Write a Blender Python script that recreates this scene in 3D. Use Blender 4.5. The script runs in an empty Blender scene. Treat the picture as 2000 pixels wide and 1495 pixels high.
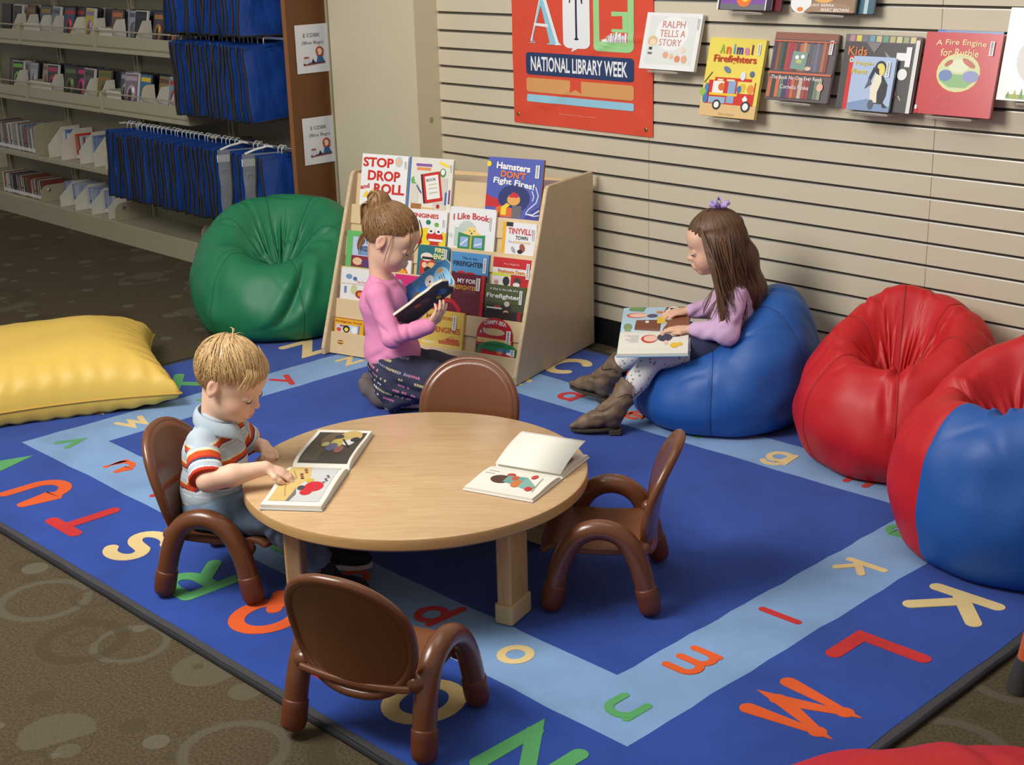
import bpy, bmesh, math, random
import numpy as np
from mathutils import Vector, Matrix, noise
random.seed(7)
S = bpy.context.scene
COL = S.collection
PI = math.pi

# ------------------------------------------------------------------ camera, light, exposure
cam = bpy.data.objects.new('camera', bpy.data.cameras.new('camera'))
COL.objects.link(cam)
cam.data.sensor_fit = 'HORIZONTAL'
cam.data.sensor_width = 36.0
cam.data.lens = 2759.52 / 2000 * 36
cam.data.clip_start = 0.05
def _cam(yaw, pitch, roll, loc):
    fw = Vector((math.sin(yaw)*math.cos(pitch), math.cos(yaw)*math.cos(pitch), math.sin(pitch)))
    rt = Vector((math.cos(yaw), -math.sin(yaw), 0)); up = rt.cross(fw)
    r2 = rt*math.cos(roll)+up*math.sin(roll); u2 = -rt*math.sin(roll)+up*math.cos(roll)
    m = Matrix((r2, u2, -fw)).transposed().to_4x4(); m.translation = loc
    return m
cam.matrix_world = _cam(-0.8168, -0.3147, -0.0275, (2.2465, -4.1529, 1.687))
S.camera = cam

world = bpy.data.worlds.new('world'); S.world = world
world.use_nodes = True
world.node_tree.nodes['Background'].inputs[0].default_value = (1.0, 0.97, 0.92, 1)
world.node_tree.nodes['Background'].inputs[1].default_value = 0.31

def area(name, loc, target, sx, sy, power, color=(1, .96, .9), spread=PI):
    l = bpy.data.lights.new(name, 'AREA'); l.shape = 'RECTANGLE'; l.size = sx; l.size_y = sy
    l.energy = power; l.color = color; l.spread = spread
    o = bpy.data.objects.new(name, l); COL.objects.link(o)
    o.location = loc
    o.rotation_euler = (Vector(target)-Vector(loc)).to_track_quat('-Z', 'Y').to_euler()
    return o
area('softbox_key_light', (-1.1, -3.7, 2.75), (-0.8, 0.0, 0.9), 1.5, 1.2, 116, (1, .972, .93))
area('ceiling_fixture_light', (-0.4, -1.7, 3.3), (-0.4, -1.6, 0), 2.6, 1.4, 17, (1, .965, .90))
S.view_settings.view_transform = 'Standard'
S.view_settings.look = 'None'
S.view_settings.gamma = 1
S.view_settings.use_curve_mapping = False
S.view_settings.exposure = 0.0

# ------------------------------------------------------------------ materials
def lin(c):
    return tuple(((x/255)/12.92 if x/255 <= .04045 else ((x/255+.055)/1.055)**2.4) for x in c)
MATS = {}
def mat(name, rgb, rough=.6, metal=0., spec=.5, var=.0, vscale=20., bump=0., bscale=200., coat=0., sheen=0., trans=0., alpha=1., stretch=None):
    if name in MATS: return MATS[name]
    m = bpy.data.materials.new(name); MATS[name] = m
    m.use_nodes = True
    nt = m.node_tree; N = nt.nodes; L = nt.links
    b = N['Principled BSDF']
    c = lin(rgb)
    b.inputs['Base Color'].default_value = (*c, 1)
    b.inputs['Roughness'].default_value = rough
    b.inputs['Metallic'].default_value = metal
    b.inputs['Specular IOR Level'].default_value = spec
    b.inputs['Coat Weight'].default_value = coat
    b.inputs['Coat Roughness'].default_value = .15
    b.inputs['Sheen Weight'].default_value = sheen
    b.inputs['Transmission Weight'].default_value = trans
    b.inputs['Alpha'].default_value = alpha
    if var or bump:
        tc = N.new('ShaderNodeTexCoord'); mp = N.new('ShaderNodeMapping')
        L.new(tc.outputs['Object'], mp.inputs[0])
        if stretch: mp.inputs['Scale'].default_value = stretch
        if var:
            n = N.new('ShaderNodeTexNoise'); n.inputs['Scale'].default_value = vscale; n.inputs['Detail'].default_value = 4
            L.new(mp.outputs[0], n.inputs['Vector'])
            r = N.new('ShaderNodeMapRange'); r.inputs[1].default_value = .3; r.inputs[2].default_value = .7
            r.inputs[3].default_value = 1-var; r.inputs[4].default_value = 1+var
            L.new(n.outputs[0], r.inputs[0])
            mx = N.new('ShaderNodeMix'); mx.data_type = 'RGBA'; mx.blend_type = 'MULTIPLY'; mx.inputs[0].default_value = 1
            mx.inputs[6].default_value = (*c, 1)
            L.new(r.outputs[0], mx.inputs[7]); L.new(mx.outputs[2], b.inputs['Base Color'])
        if bump:
            n2 = N.new('ShaderNodeTexNoise'); n2.inputs['Scale'].default_value = bscale; n2.inputs['Detail'].default_value = 3
            L.new(mp.outputs[0], n2.inputs['Vector'])
            bp = N.new('ShaderNodeBump'); bp.inputs['Strength'].default_value = bump; bp.inputs['Distance'].default_value = .004
            L.new(n2.outputs[0], bp.inputs['Height']); L.new(bp.outputs[0], b.inputs['Normal'])
    return m
def attr_mat(name, rough=.6, spec=.4, bump=0., bscale=300., sss=0., stretch=None, sheen=0.):
    """base colour from the mesh's own colour attribute 'Col' (pattern of the thing itself)"""
    if name in MATS: return MATS[name]
    m = mat(name, (200, 200, 200), rough, spec=spec, bump=bump, bscale=bscale, stretch=stretch, sheen=sheen)
    N = m.node_tree.nodes; a = N.new('ShaderNodeAttribute'); a.attribute_name = 'Col'
    m.node_tree.links.new(a.outputs[0], N['Principled BSDF'].inputs['Base Color'])
    if sss:
        b = N['Principled BSDF']; b.inputs['Subsurface Weight'].default_value = sss
        b.inputs['Subsurface Radius'].default_value = (.012, .005, .003); b.inputs['Subsurface Scale'].default_value = .5
    return m
def paint(rgb):   # printed ink / plain colour
    return mat('ink_%02x%02x%02x' % tuple(int(v) for v in rgb), rgb, .45)

def wood(name, rgb, rgb2, scale=(1, 12, 12), planks=0., rough=.35, coat=.25):
    m = bpy.data.materials.new(name); m.use_nodes = True; MATS[name] = m
    nt = m.node_tree; N = nt.nodes; L = nt.links; b = N['Principled BSDF']
    b.inputs['Roughness'].default_value = rough; b.inputs['Coat Weight'].default_value = coat; b.inputs['Coat Roughness'].default_value = .3
    tc = N.new('ShaderNodeTexCoord'); mp = N.new('ShaderNodeMapping'); mp.inputs['Scale'].default_value = scale
    L.new(tc.outputs['Object'], mp.inputs[0])
    n = N.new('ShaderNodeTexNoise'); n.inputs['Scale'].default_value = 4; n.inputs['Detail'].default_value = 6; n.inputs['Roughness'].default_value = .65
    L.new(mp.outputs[0], n.inputs['Vector'])
    cr = N.new('ShaderNodeValToRGB'); cr.color_ramp.elements[0].position = .35; cr.color_ramp.elements[1].position = .68
    cr.color_ramp.elements[0].color = (*lin(rgb2), 1); cr.color_ramp.elements[1].color = (*lin(rgb), 1)
    L.new(n.outputs[0], cr.inputs[0]); out = cr.outputs[0]
    if planks:
        br = N.new('ShaderNodeTexBrick'); br.inputs['Scale'].default_value = 1; br.offset = .37
        br.inputs['Brick Width'].default_value = .55; br.inputs['Row Height'].default_value = planks; br.inputs['Mortar Size'].default_value = .0
        br.inputs['Color1'].default_value = (.86, .84, .80, 1); br.inputs['Color2'].default_value = (1, 1, 1, 1)
        L.new(tc.outputs['Object'], br.inputs['Vector'])
        mx = N.new('ShaderNodeMix'); mx.data_type = 'RGBA'; mx.blend_type = 'MULTIPLY'; mx.inputs[0].default_value = .55
        L.new(out, mx.inputs[6]); L.new(br.outputs[0], mx.inputs[7]); out = mx.outputs[2]
    L.new(out, b.inputs['Base Color'])
    return m
# ------------------------------------------------------------------ object helpers
def prop(o, label=None, cat=None, group=None, kind=None):
    if label: o['label'] = label
    if cat: o['category'] = cat
    if group: o['group'] = group
    if kind: o['kind'] = kind
    return o
def thing(name, label, cat, M=None, group=None):
    o = bpy.data.objects.new(name, None); COL.objects.link(o)
    o.empty_display_size = .05
    if M is not None: o.matrix_basis = M if isinstance(M, Matrix) else Matrix.Translation(M)
    return prop(o, label, cat, group)
def frame(origin, xdir, zdir=(0, 0, 1)):
    """matrix with local x along xdir (flattened against zdir)"""
    z = Vector(zdir).normalized(); x = Vector(xdir); x = (x-z*x.dot(z)).normalized(); y = z.cross(x)
    m = Matrix((x, y, z)).transposed().to_4x4(); m.translation = origin
    return m
class MB:
    def __init__(s): s.v = []; s.f = []; s.m = []; s.mats = []
    def mi(s, m):
        if m is None: return 0
        if m not in s.mats: s.mats.append(m)
        return s.mats.index(m)
    def add(s, vs, fs, m, M=None):
        o = len(s.v)
        s.v += [tuple(M @ Vector(v)) if M is not None else tuple(v) for v in vs]
        k = s.mi(m)
        for f in fs: s.f.append([i+o for i in f]); s.m.append(k)
    def box(s, lo, hi, m, M=None):
        x0, y0, z0 = lo; x1, y1, z1 = hi
        s.add([(x0,y0,z0),(x1,y0,z0),(x1,y1,z0),(x0,y1,z0),(x0,y0,z1),(x1,y0,z1),(x1,y1,z1),(x0,y1,z1)],
              [(0,3,2,1),(4,5,6,7),(0,1,5,4),(1,2,6,5),(2,3,7,6),(3,0,4,7)], m, M)
    def rbox(s, lo, hi, r, m, M=None, n=4):
        """box with rounded vertical (z) edges"""
        x0, y0, z0 = lo; x1, y1, z1 = hi; P = []
        for cx, cy, a0 in ((x1-r,y1-r,0),(x0+r,y1-r,PI/2),(x0+r,y0+r,PI),(x1-r,y0+r,1.5*PI)):
            for i in range(n+1):
                a = a0+PI/2*i/n; P.append((cx+r*math.cos(a), cy+r*math.sin(a)))
        s.prism(P, z0, z1, m, M)
    def prism(s, P, z0, z1, m, M=None):
        n = len(P)
        s.add([(x,y,z0) for x,y in P]+[(x,y,z1) for x,y in P],
              [tuple(range(n-1,-1,-1)), tuple(range(n,2*n))]+[(i,(i+1)%n,n+(i+1)%n,n+i) for i in range(n)], m, M)
    def tube(s, pts, r, m, M=None, n=10, cap=True, flat=None):
        pts = [Vector(p) for p in pts]; k = len(pts)
        rs = r if isinstance(r, (list, tuple)) else [r]*k
        t0 = (pts[1]-pts[0]).normalized()
        ref = Vector((0,0,1)) if abs(t0.z) < .9 else Vector((1,0,0))
        nrm = t0.cross(ref).normalized(); V = []; F = []
        for i in range(k):
            t = (pts[min(i+1,k-1)]-pts[max(i-1,0)]).normalized()
            nrm = (nrm-t*nrm.dot(t)).normalized(); bn = t.cross(nrm)
            for j in range(n):
                a = 2*PI*j/n; V.append(pts[i]+nrm*(math.cos(a)*rs[i])+bn*(math.sin(a)*rs[i]*(flat or 1)))
        for i in range(k-1):
            for j in range(n):
                F.append((i*n+j, i*n+(j+1)%n, (i+1)*n+(j+1)%n, (i+1)*n+j))
        if cap: F += [tuple(range(n-1,-1,-1)), tuple(range((k-1)*n, k*n))]
        s.add(V, F, m, M)
    def lathe(s, prof, m, M=None, n=24, a0=0, a1=2*PI):
        full = abs(a1-a0-2*PI) < 1e-6; c = n if full else n+1; V = []; F = []
        for r, z in prof:
            for j in range(c):
                a = a0+(a1-a0)*j/n; V.append((r*math.cos(a), r*math.sin(a), z))
        for i in range(len(prof)-1):
            for j in range(n if full else n):
                k = (j+1) % c
                F.append((i*c+j, i*c+k, (i+1)*c+k, (i+1)*c+j))
        s.add(V, F, m, M)
    def sphere(s, c, r, m, M=None, n=16):
        r = r if isinstance(r, (tuple, list)) else (r, r, r); V = []; F = []; h = n//2
        for i in range(h+1):
            t = PI*i/h
            for j in range(n):
                a = 2*PI*j/n; V.append((c[0]+r[0]*math.sin(t)*math.cos(a), c[1]+r[1]*math.sin(t)*math.sin(a), c[2]-r[2]*math.cos(t)))
        for i in range(h):
            for j in range(n): F.append((i*n+j, i*n+(j+1)%n, (i+1)*n+(j+1)%n, (i+1)*n+j))
        s.add(V, F, m, M)
    def build(s, name, parent=None, smooth=False, bevel=0., M=None, seg=2, sub=0, solid=0., angle=None):
        me = bpy.data.meshes.new(name)
        me.from_pydata([tuple(v) for v in s.v], [], s.f)
        for m in s.mats: me.materials.append(m)
        me.polygons.foreach_set('material_index', s.m)
        me.polygons.foreach_set('use_smooth', [bool(smooth)]*len(s.f))
        me.update()
        o = bpy.data.objects.new(name, me); COL.objects.link(o)
        if parent is not None: o.parent = parent
        if M is not None: o.matrix_basis = M
        if solid:
            d = o.modifiers.new('solid', 'SOLIDIFY'); d.thickness = solid; d.offset = 0
        if bevel:
            d = o.modifiers.new('bevel', 'BEVEL'); d.width = bevel; d.segments = seg; d.limit_method = 'ANGLE'; d.angle_limit = .7
            d.harden_normals = False
        if sub:
            d = o.modifiers.new('sub', 'SUBSURF'); d.levels = sub; d.render_levels = sub
        if angle is not None and smooth:
            me.set_sharp_from_angle(angle=angle)
        return o
def dup(root, M, label=None, group=None):
    r = root.copy(); COL.objects.link(r); r.matrix_basis = M
    if label: r['label'] = label
    if group: r['group'] = group
    for ch in list(root.children):
        c = ch.copy(); COL.objects.link(c); c.parent = r; c.matrix_basis = ch.matrix_basis.copy()
        for gch in list(ch.children):
            d = gch.copy(); COL.objects.link(d); d.parent = c; d.matrix_basis = gch.matrix_basis.copy()
    return r
def spline(P, n=8, closed=False):
    P = [Vector(p) for p in P]; k = len(P); out = []
    for i in range(k if closed else k-1):
        g = (lambda j: P[j % k]) if closed else (lambda j: P[max(0, min(k-1, j))])
        a, b, c, d = g(i-1), g(i), g(i+1), g(i+2)
        for q in range(n):
            t = q/n
            out.append(.5*((2*b)+(c-a)*t+(2*a-5*b+4*c-d)*t*t+(3*b-a-3*c+d)*t**3))
    if not closed: out.append(P[-1])
    return out
# text as flat outlines, cached (built-in font only)
_TX = {}
def text_geo(s, bold=0.):
    k = (s, bold)
    if k in _TX: return _TX[k]
    cu = bpy.data.curves.new('t', 'FONT'); cu.body = s; cu.size = 1; cu.offset = bold; cu.resolution_u = 3
    o = bpy.data.objects.new('t', cu); COL.objects.link(o)
    dg = bpy.context.evaluated_depsgraph_get(); dg.update()
    me = bpy.data.meshes.new_from_object(o.evaluated_get(dg))
    V = [(v.co.x, v.co.y) for v in me.vertices]; F = [tuple(p.vertices) for p in me.polygons]
    bpy.data.objects.remove(o); bpy.data.curves.remove(cu); bpy.data.meshes.remove(me)
    if V:
        x0 = min(v[0] for v in V); x1 = max(v[0] for v in V); y0 = min(v[1] for v in V); y1 = max(v[1] for v in V)
    else: x0 = x1 = y0 = y1 = 0
    _TX[k] = (V, F, (x0, x1, y0, y1))
    return _TX[k]
def put_text(mb, s, cx, cy, h, m, w=None, bold=.0, z=0., rot=0., M=None, arc=0.):
    """text centred on (cx,cy), cap box height h, optional exact width w; arc bends it like a rainbow"""
    V, F, (x0, x1, y0, y1) = text_geo(s, bold)
    if not V: return
    sy = h/(y1-y0); sx = (w/(x1-x0)) if w else sy
    c, sn = math.cos(rot), math.sin(rot); P = []
    W = sx*(x1-x0)
    for x, y in V:
        px = (x-(x0+x1)/2)*sx; py = (y-(y0+y1)/2)*sy
        if arc:
            py = py+arc*W*(0.25-(px/W)**2)*4*.25
        P.append((cx+px*c-py*sn, cy+px*sn+py*c, z))
    # keep faces looking along +z
    def ar(f): return sum(P[f[i]][0]*P[f[(i+1) % len(f)]][1]-P[f[(i+1) % len(f)]][0]*P[f[i]][1] for i in range(len(f)))
    mb.add(P, [f if ar(f) > 0 else tuple(reversed(f)) for f in F], m, M)
def ell(cx, cy, rx, ry, n=20, a0=0, a1=2*PI, rot=0):
    c, s = math.cos(rot), math.sin(rot); out = []
    k = n if abs(a1-a0-2*PI) < 1e-6 else n+1
    for i in range(k):
        a = a0+(a1-a0)*i/n; x, y = rx*math.cos(a), ry*math.sin(a); out.append((cx+x*c-y*s, cy+x*s+y*c))
    return out
def draw(mb, art, W, H, z0=0., dz=.00012, M=None, texts=True, shapes=True):
    """flat printed artwork in layers; coordinates are fractions of W and H"""
    z = z0
    for a in art:
        k = a[0]; z += dz
        if k == 't':
            if not texts: continue
            _, s, cx, cy, h, col = a[:6]; o = a[6] if len(a) > 6 else {}
            put_text(mb, s, cx*W, cy*H, h*H, paint(col), w=o['w']*W if 'w' in o else None, bold=o.get('b', .012), z=z, rot=o.get('r', 0), M=M, arc=o.get('arc', 0))
            continue
        if not shapes: continue
        if k == 'r':
            _, x, y, w, h, col = a[:6]; rot = a[6] if len(a) > 6 else 0
            cx, cy = (x+w/2)*W, (y+h/2)*H; hw, hh = w*W/2, h*H/2; c, s = math.cos(rot), math.sin(rot)
            P = [(cx+dx*c-dy*s, cy+dx*s+dy*c) for dx, dy in ((-hw,-hh),(hw,-hh),(hw,hh),(-hw,hh))]
        elif k == 'e':
            _, cx, cy, rx, ry, col = a[:6]; P = ell(cx*W, cy*H, rx*W, ry*H, rot=a[6] if len(a) > 6 else 0)
        elif k == 'p':
            P = [(x*W, y*H) for x, y in a[1]]; col = a[2]
            if sum(P[i][0]*P[(i+1) % len(P)][1]-P[(i+1) % len(P)][0]*P[i][1] for i in range(len(P))) < 0: P.reverse()
        elif k == 'l':   # polyline stroke
            P2 = [Vector((x*W, y*H)) for x, y in a[1]]; col = a[3]; hw = a[2]*W/2
            for i in range(len(P2)-1):
                d = P2[i+1]-P2[i]
                if d.length < 1e-9: continue
                nrm = Vector((-d.y, d.x)).normalized()*hw; q = [P2[i]-nrm, P2[i+1]-nrm, P2[i+1]+nrm, P2[i]+nrm]
                mb.add([(p.x, p.y, z) for p in q], [(0,1,2,3)], paint(col), M)
            continue
        mb.add([(x, y, z) for x, y in P], [tuple(range(len(P)))], paint(col), M)
# ------------------------------------------------------------------ the room
def node_carpet():
    m = bpy.data.materials.new('carpet_brown'); m.use_nodes = True
    nt = m.node_tree; N = nt.nodes; L = nt.links; b = N['Principled BSDF']; b.inputs['Roughness'].default_value = .95; b.inputs['Specular IOR Level'].default_value = .15
    tc = N.new('ShaderNodeTexCoord')
    base = N.new('ShaderNodeTexNoise'); base.inputs['Scale'].default_value = 140; L.new(tc.outputs['Object'], base.inputs['Vector'])
    cr = N.new('ShaderNodeValToRGB'); cr.color_ramp.elements[0].color = (*lin((74,64,47)),1); cr.color_ramp.elements[1].color = (*lin((95,83,64)),1)
    cr.color_ramp.elements[0].position = .35; cr.color_ramp.elements[1].position = .65
    L.new(base.outputs[0], cr.inputs[0]); prev = cr.outputs[0]
    wv = N.new('ShaderNodeTexWave'); wv.inputs['Scale'].default_value = 75; L.new(tc.outputs['Object'], wv.inputs['Vector'])
    for sc, r0, r1, ring, col, off in ((2.4,.0,.16,0,(104,98,80),0),(3.7,0,.13,0,(76,67,48),7),(4.6,0,.15,0,(112,108,92),3),(2.0,.17,.215,1,(102,97,82),11),(1.5,.19,.28,1,(74,64,46),5),(3.0,.1,.14,1,(76,67,49),17)):
        mp = N.new('ShaderNodeMapping'); mp.inputs['Location'].default_value = (off, off*.37, 0); L.new(tc.outputs['Object'], mp.inputs[0])
        v = N.new('ShaderNodeTexVoronoi'); v.voronoi_dimensions = '2D'; v.inputs['Scale'].default_value = sc; v.inputs['Randomness'].default_value = 1
        L.new(mp.outputs[0], v.inputs['Vector'])
        # every cell gets its own radius from its colour
        sx = N.new('ShaderNodeSeparateColor'); L.new(v.outputs['Color'], sx.inputs[0])
        mu = N.new('ShaderNodeMath'); mu.operation = 'MULTIPLY_ADD'; mu.inputs[1].default_value = 1.1; mu.inputs[2].default_value = .35; L.new(sx.outputs[0], mu.inputs[0])
        dv = N.new('ShaderNodeMath'); dv.operation = 'DIVIDE'; L.new(v.outputs['Distance'], dv.inputs[0]); L.new(mu.outputs[0], dv.inputs[1])
        m1 = N.new('ShaderNodeMapRange'); m1.inputs[1].default_value = r1; m1.inputs[2].default_value = r1*.93; L.new(dv.outputs[0], m1.inputs[0])
        fac = m1.outputs[0]
        if ring:
            m2 = N.new('ShaderNodeMapRange'); m2.inputs[1].default_value = r0*.95; m2.inputs[2].default_value = r0; L.new(dv.outputs[0], m2.inputs[0])
            q = N.new('ShaderNodeMath'); q.operation = 'MULTIPLY'; L.new(fac, q.inputs[0]); L.new(m2.outputs[0], q.inputs[1]); fac = q.outputs[0]
        # woven stripes inside the dots, and only some cells carry one
        th = N.new('ShaderNodeMath'); th.operation = 'GREATER_THAN'; th.inputs[1].default_value = .42; L.new(sx.outputs[1], th.inputs[0])
        q = N.new('ShaderNodeMath'); q.operation = 'MULTIPLY'; L.new(fac, q.inputs[0]); L.new(th.outputs[0], q.inputs[1])
        q2 = N.new('ShaderNodeMapRange'); q2.inputs[3].default_value = .3; q2.inputs[4].default_value = .85; L.new(wv.outputs[1], q2.inputs[0])
        q3 = N.new('ShaderNodeMath'); q3.operation = 'MULTIPLY'; L.new(q.outputs[0], q3.inputs[0]); L.new(q2.outputs[0], q3.inputs[1])
        mx = N.new('ShaderNodeMix'); mx.data_type = 'RGBA'; mx.inputs[7].default_value = (*lin(col), 1)
        L.new(q3.outputs[0], mx.inputs[0]); L.new(prev, mx.inputs[6]); prev = mx.outputs[2]
    L.new(prev, b.inputs['Base Color'])
    bp = N.new('ShaderNodeBump'); bp.inputs['Strength'].default_value = .5; bp.inputs['Distance'].default_value = .003
    n2 = N.new('ShaderNodeTexNoise'); n2.inputs['Scale'].default_value = 350; L.new(tc.outputs['Object'], n2.inputs['Vector'])
    L.new(n2.outputs[0], bp.inputs['Height']); L.new(bp.outputs[0], b.inputs['Normal'])
    return m
mb = MB(); mb.box((-9, -6, -.1), (4.5, .06, 0), node_carpet()); prop(mb.build('floor'), kind='structure')

WALLC = (206, 196, 168)
m_wall = mat('wall_paint', WALLC, .7, var=.02, vscale=3, bump=.05, bscale=400)
m_slat = mat('slat_board', (208, 198, 174), .55, var=.015, vscale=2)
m_gback = mat('groove_metal', (160, 157, 150), .45, metal=.9)
m_gdark = mat('groove_dark', (84, 76, 64), .7)
PITCH = .0762; Z1 = 1.3234; XL = -2.5916; XR = 3.2
mb = MB()
mb.box((XL, .012, .1161), (XR, .03, 2.4), m_gdark)
zs = [Z1-PITCH*(k-1) for k in range(-12, 17)]
seams = [XL, -1.3654, -.1462, 1.073, 2.292, XR]
edges = sorted([.1161]+zs+[2.4])
for i in range(len(edges)-1):
    lo = edges[i]+(.0055 if i > 0 else 0); hi = edges[i+1]-(.0055 if i < len(edges)-2 else 0)
    for k in range(len(seams)-1):
        x0 = seams[k]+(.0007 if k else 0); x1 = seams[k+1]-(.0007 if k < len(seams)-2 else 0)
        mb.box((x0, 0, lo), (x1, .0125, hi), m_slat)
for z in zs:   # thin aluminium liner lying in each groove
    mb.add([(XL+.19, .0004, z-.0066), (XR, .0004, z-.0066), (XR, .0020, z-.0014), (XL+.19, .0020, z-.0014), (XR, .0118, z-.0006), (XL+.19, .0118, z-.0006)], [(0, 1, 2, 3), (3, 2, 4, 5)], m_gback)
o = mb.build('wall_back', bevel=.001, seg=1); prop(o, kind='structure')
mb = MB(); mb.box((XL, .004, 0), (XR, .03, .1161), mat('cove_base', (22, 22, 24), .5)); prop(mb.build('baseboard_back'), kind='structure')
# plain wall behind the shelving and the boxed-out column beside it
mb = MB(); mb.box((-9, .0, 0), (-3.2, .03, 2.4), m_wall); prop(mb.build('wall_left'), kind='structure')
mb = MB(); mb.box((-3.205, -.13, 0), (-2.5916, .03, 2.4), m_wall)
# a small scuff of green on the column side
gm = mat('green_scuff', (150, 152, 90), .8)
M = Matrix(((0,0,1,-2.5914),(1,0,0,0),(0,1,0,0),(0,0,0,1)))
mb.add([(x, y, 0) for x, y in ell(-.055, .862, .012, .014, 9)], [tuple(range(9))], gm, M)
prop(mb.build('wall_column'), kind='structure')
# ------------------------------------------------------------------ alphabet rug (its letters are its pattern)
def arc(cx, cy, rx, ry, a0, a1, n=12):
    return [(cx+rx*math.cos(math.radians(a0+(a1-a0)*i/n)), cy+ry*math.sin(math.radians(a0+(a1-a0)*i/n))) for i in range(n+1)]
LET = {
 'A': [[(0,0),(.5,1),(1,0)],[(.2,.35),(.8,.35)]],
 'B': [[(0,0),(0,1)],[(0,1)]+arc(.5,.76,.35,.24,90,-90)+[(0,.52)],[(0,.52)]+arc(.52,.26,.42,.26,90,-90)+[(0,0)]],
 'C': [arc(.5,.5,.48,.5,45,315,18)],
 'D': [[(0,0),(0,1)],[(0,1)]+arc(.35,.5,.6,.5,90,-90)+[(0,0)]],
 'E': [[(.9,1),(0,1),(0,0),(.9,0)],[(0,.52),(.75,.52)]],
 'F': [[(.9,1),(0,1),(0,0)],[(0,.52),(.75,.52)]],
 'G': [arc(.5,.5,.48,.5,45,340,18)+[(.95,.45),(.6,.45)]],
 'H': [[(0,0),(0,1)],[(1,0),(1,1)],[(0,.5),(1,.5)]],
 'I': [[(.5,0),(.5,1)]],
 'J': [[(.75,1),(.75,.3)]+arc(.42,.28,.33,.28,0,-170)],
 'K': [[(0,0),(0,1)],[(.85,1),(.1,.45)],[(.22,.54),(.95,0)]],
 'L': [[(0,1),(0,0),(.85,0)]],
 'M': [[(-.05,0),(.12,1),(.5,.15),(.88,1),(1.05,0)]],
 'N': [[(0,0),(0,1),(.95,0),(.95,1)]],
 'O': [arc(.5,.5,.5,.5,0,360,28)],
 'P': [[(0,0),(0,1)],[(0,1)]+arc(.5,.74,.42,.26,90,-90)+[(0,.48)]],
 'Q': [arc(.5,.5,.5,.5,0,360,28),[(.62,.3),(1.05,-.08)]],
 'R': [[(0,0),(0,1)],[(0,1)]+arc(.48,.74,.4,.26,90,-90)+[(0,.48)],[(.4,.48),(.9,0)]],
 'S': [arc(.5,.74,.38,.26,30,235,14)+arc(.5,.25,.42,.25,70,-150,14)],
 'T': [[(0,1),(1,1)],[(.5,1),(.5,0)]],
 'U': [[(0,1),(0,.4)]+arc(.45,.4,.45,.4,180,360)+[(.9,1)]],
 'V': [[(0,1),(.45,0),(.9,1)]],
 'W': [[(0,1),(.25,0),(.5,.8),(.75,0),(1,1)]],
 'X': [[(0,1),(.9,0)],[(0,0),(.9,1)]],
 'Y': [[(0,1),(.45,.5),(.9,1)],[(.45,.5),(.45,0)]],
 'Z': [[(0,1),(.9,1),(0,0),(.9,0)]],
 'a': [arc(.45,.5,.43,.5,0,360,20),[(.9,1),(.9,0)]],
 'b': [[(0,1.5),(0,0)],arc(.45,.5,.43,.5,0,360,20)],
 'c': [arc(.5,.5,.45,.5,45,315,16)],
 'd': [arc(.45,.5,.43,.5,0,360,20),[(.9,1.5),(.9,0)]],
 'e': [[(.1,.52),(.9,.52)]+arc(.5,.5,.42,.5,0,310,18)],
 'f': [arc(.6,1.2,.28,.28,20,180,8)+[(.32,0)],[(0,.85),(.7,.85)]],
 'g': [arc(.45,.5,.43,.5,0,360,20),[(.9,1),(.9,-.15)]+arc(.5,-.15,.4,.35,0,-150,10)],
 'h': [[(0,1.5),(0,0)],arc(.45,.55,.42,.45,180,0,10)+[(.87,0)]],
 'i': [[(.5,0),(.5,1)],[(.5,1.35),(.5,1.4)]],
 'j': [[(.6,1),(.6,-.15)]+arc(.3,-.15,.3,.3,0,-140,8),[(.6,1.35),(.6,1.4)]],
 'k': [[(0,0),(0,1.45)],[(.75,1),(.1,.4)],[(.22,.52),(.85,0)]],
 'l': [[(.5,0),(.5,1.45)]],
 'm': [[(-.2,0),(-.2,1)],arc(.15,.65,.34,.35,170,0,9)+[(.49,0)],arc(.83,.65,.34,.35,170,0,9)+[(1.17,0)]],
 'n': [[(0,0),(0,1)],arc(.45,.6,.43,.4,175,0,10)+[(.88,0)]],
 'o': [arc(.45,.5,.43,.5,0,360,24)],
 'p': [arc(.47,.5,.43,.5,0,360,20),[(0,1.05),(0,-.5)]],
 'q': [arc(.45,.5,.43,.5,0,360,20),[(.9,1.05),(.9,-.5)]],
 'r': [[(0,0),(0,1)],arc(.4,.6,.4,.4,175,40,8)],
 's': [arc(.5,.74,.34,.26,30,240,10)+arc(.5,.25,.38,.25,65,-150,10)],
 't': [[(.4,0),(.4,1.4)],[(0,.95),(.8,.95)]],
 'u': [[(0,1),(0,.4)]+arc(.43,.4,.43,.4,180,360,10)+[(.86,1),(.86,0)]],
 'v': [[(0,1),(.45,0),(.9,1)]],
 'w': [[(-.1,1),(.2,0),(.5,.8),(.8,0),(1.1,1)]],
 'x': [[(0,1),(.85,0)],[(0,0),(.85,1)]],
 'y': [[(0,1),(.45,.1)],[(.9,1),(.3,-.45)]],
 'z': [[(0,1),(.85,1),(0,0),(.85,0)]],
}
def pile(name, rgb):
    m = mat(name, rgb, .95, spec=.1, var=.13, vscale=5, bump=.35, bscale=420, sheen=.15)
    return m
R_BLUE = pile('rug_blue', (42, 74, 158)); R_LIGHT = pile('rug_light_blue', (128, 163, 206))
R_LET = {'t': pile('rug_tan', (228, 200, 140)), 'r': pile('rug_red', (200, 44, 44)), 'o': pile('rug_orange', (226, 92, 36)), 'g': pile('rug_green', (88, 164, 100))}
ru = Vector((math.cos(.0133), math.sin(.0133), 0)); rw = Vector((-ru.y, ru.x, 0))
MR = Matrix((ru, rw, Vector((0,0,1)))).transposed().to_4x4()
RUG = thing('alphabet_rug', 'large blue rug with a pale blue band and coloured alphabet letters', 'rug')
RT = .012
mb = MB()
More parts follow.
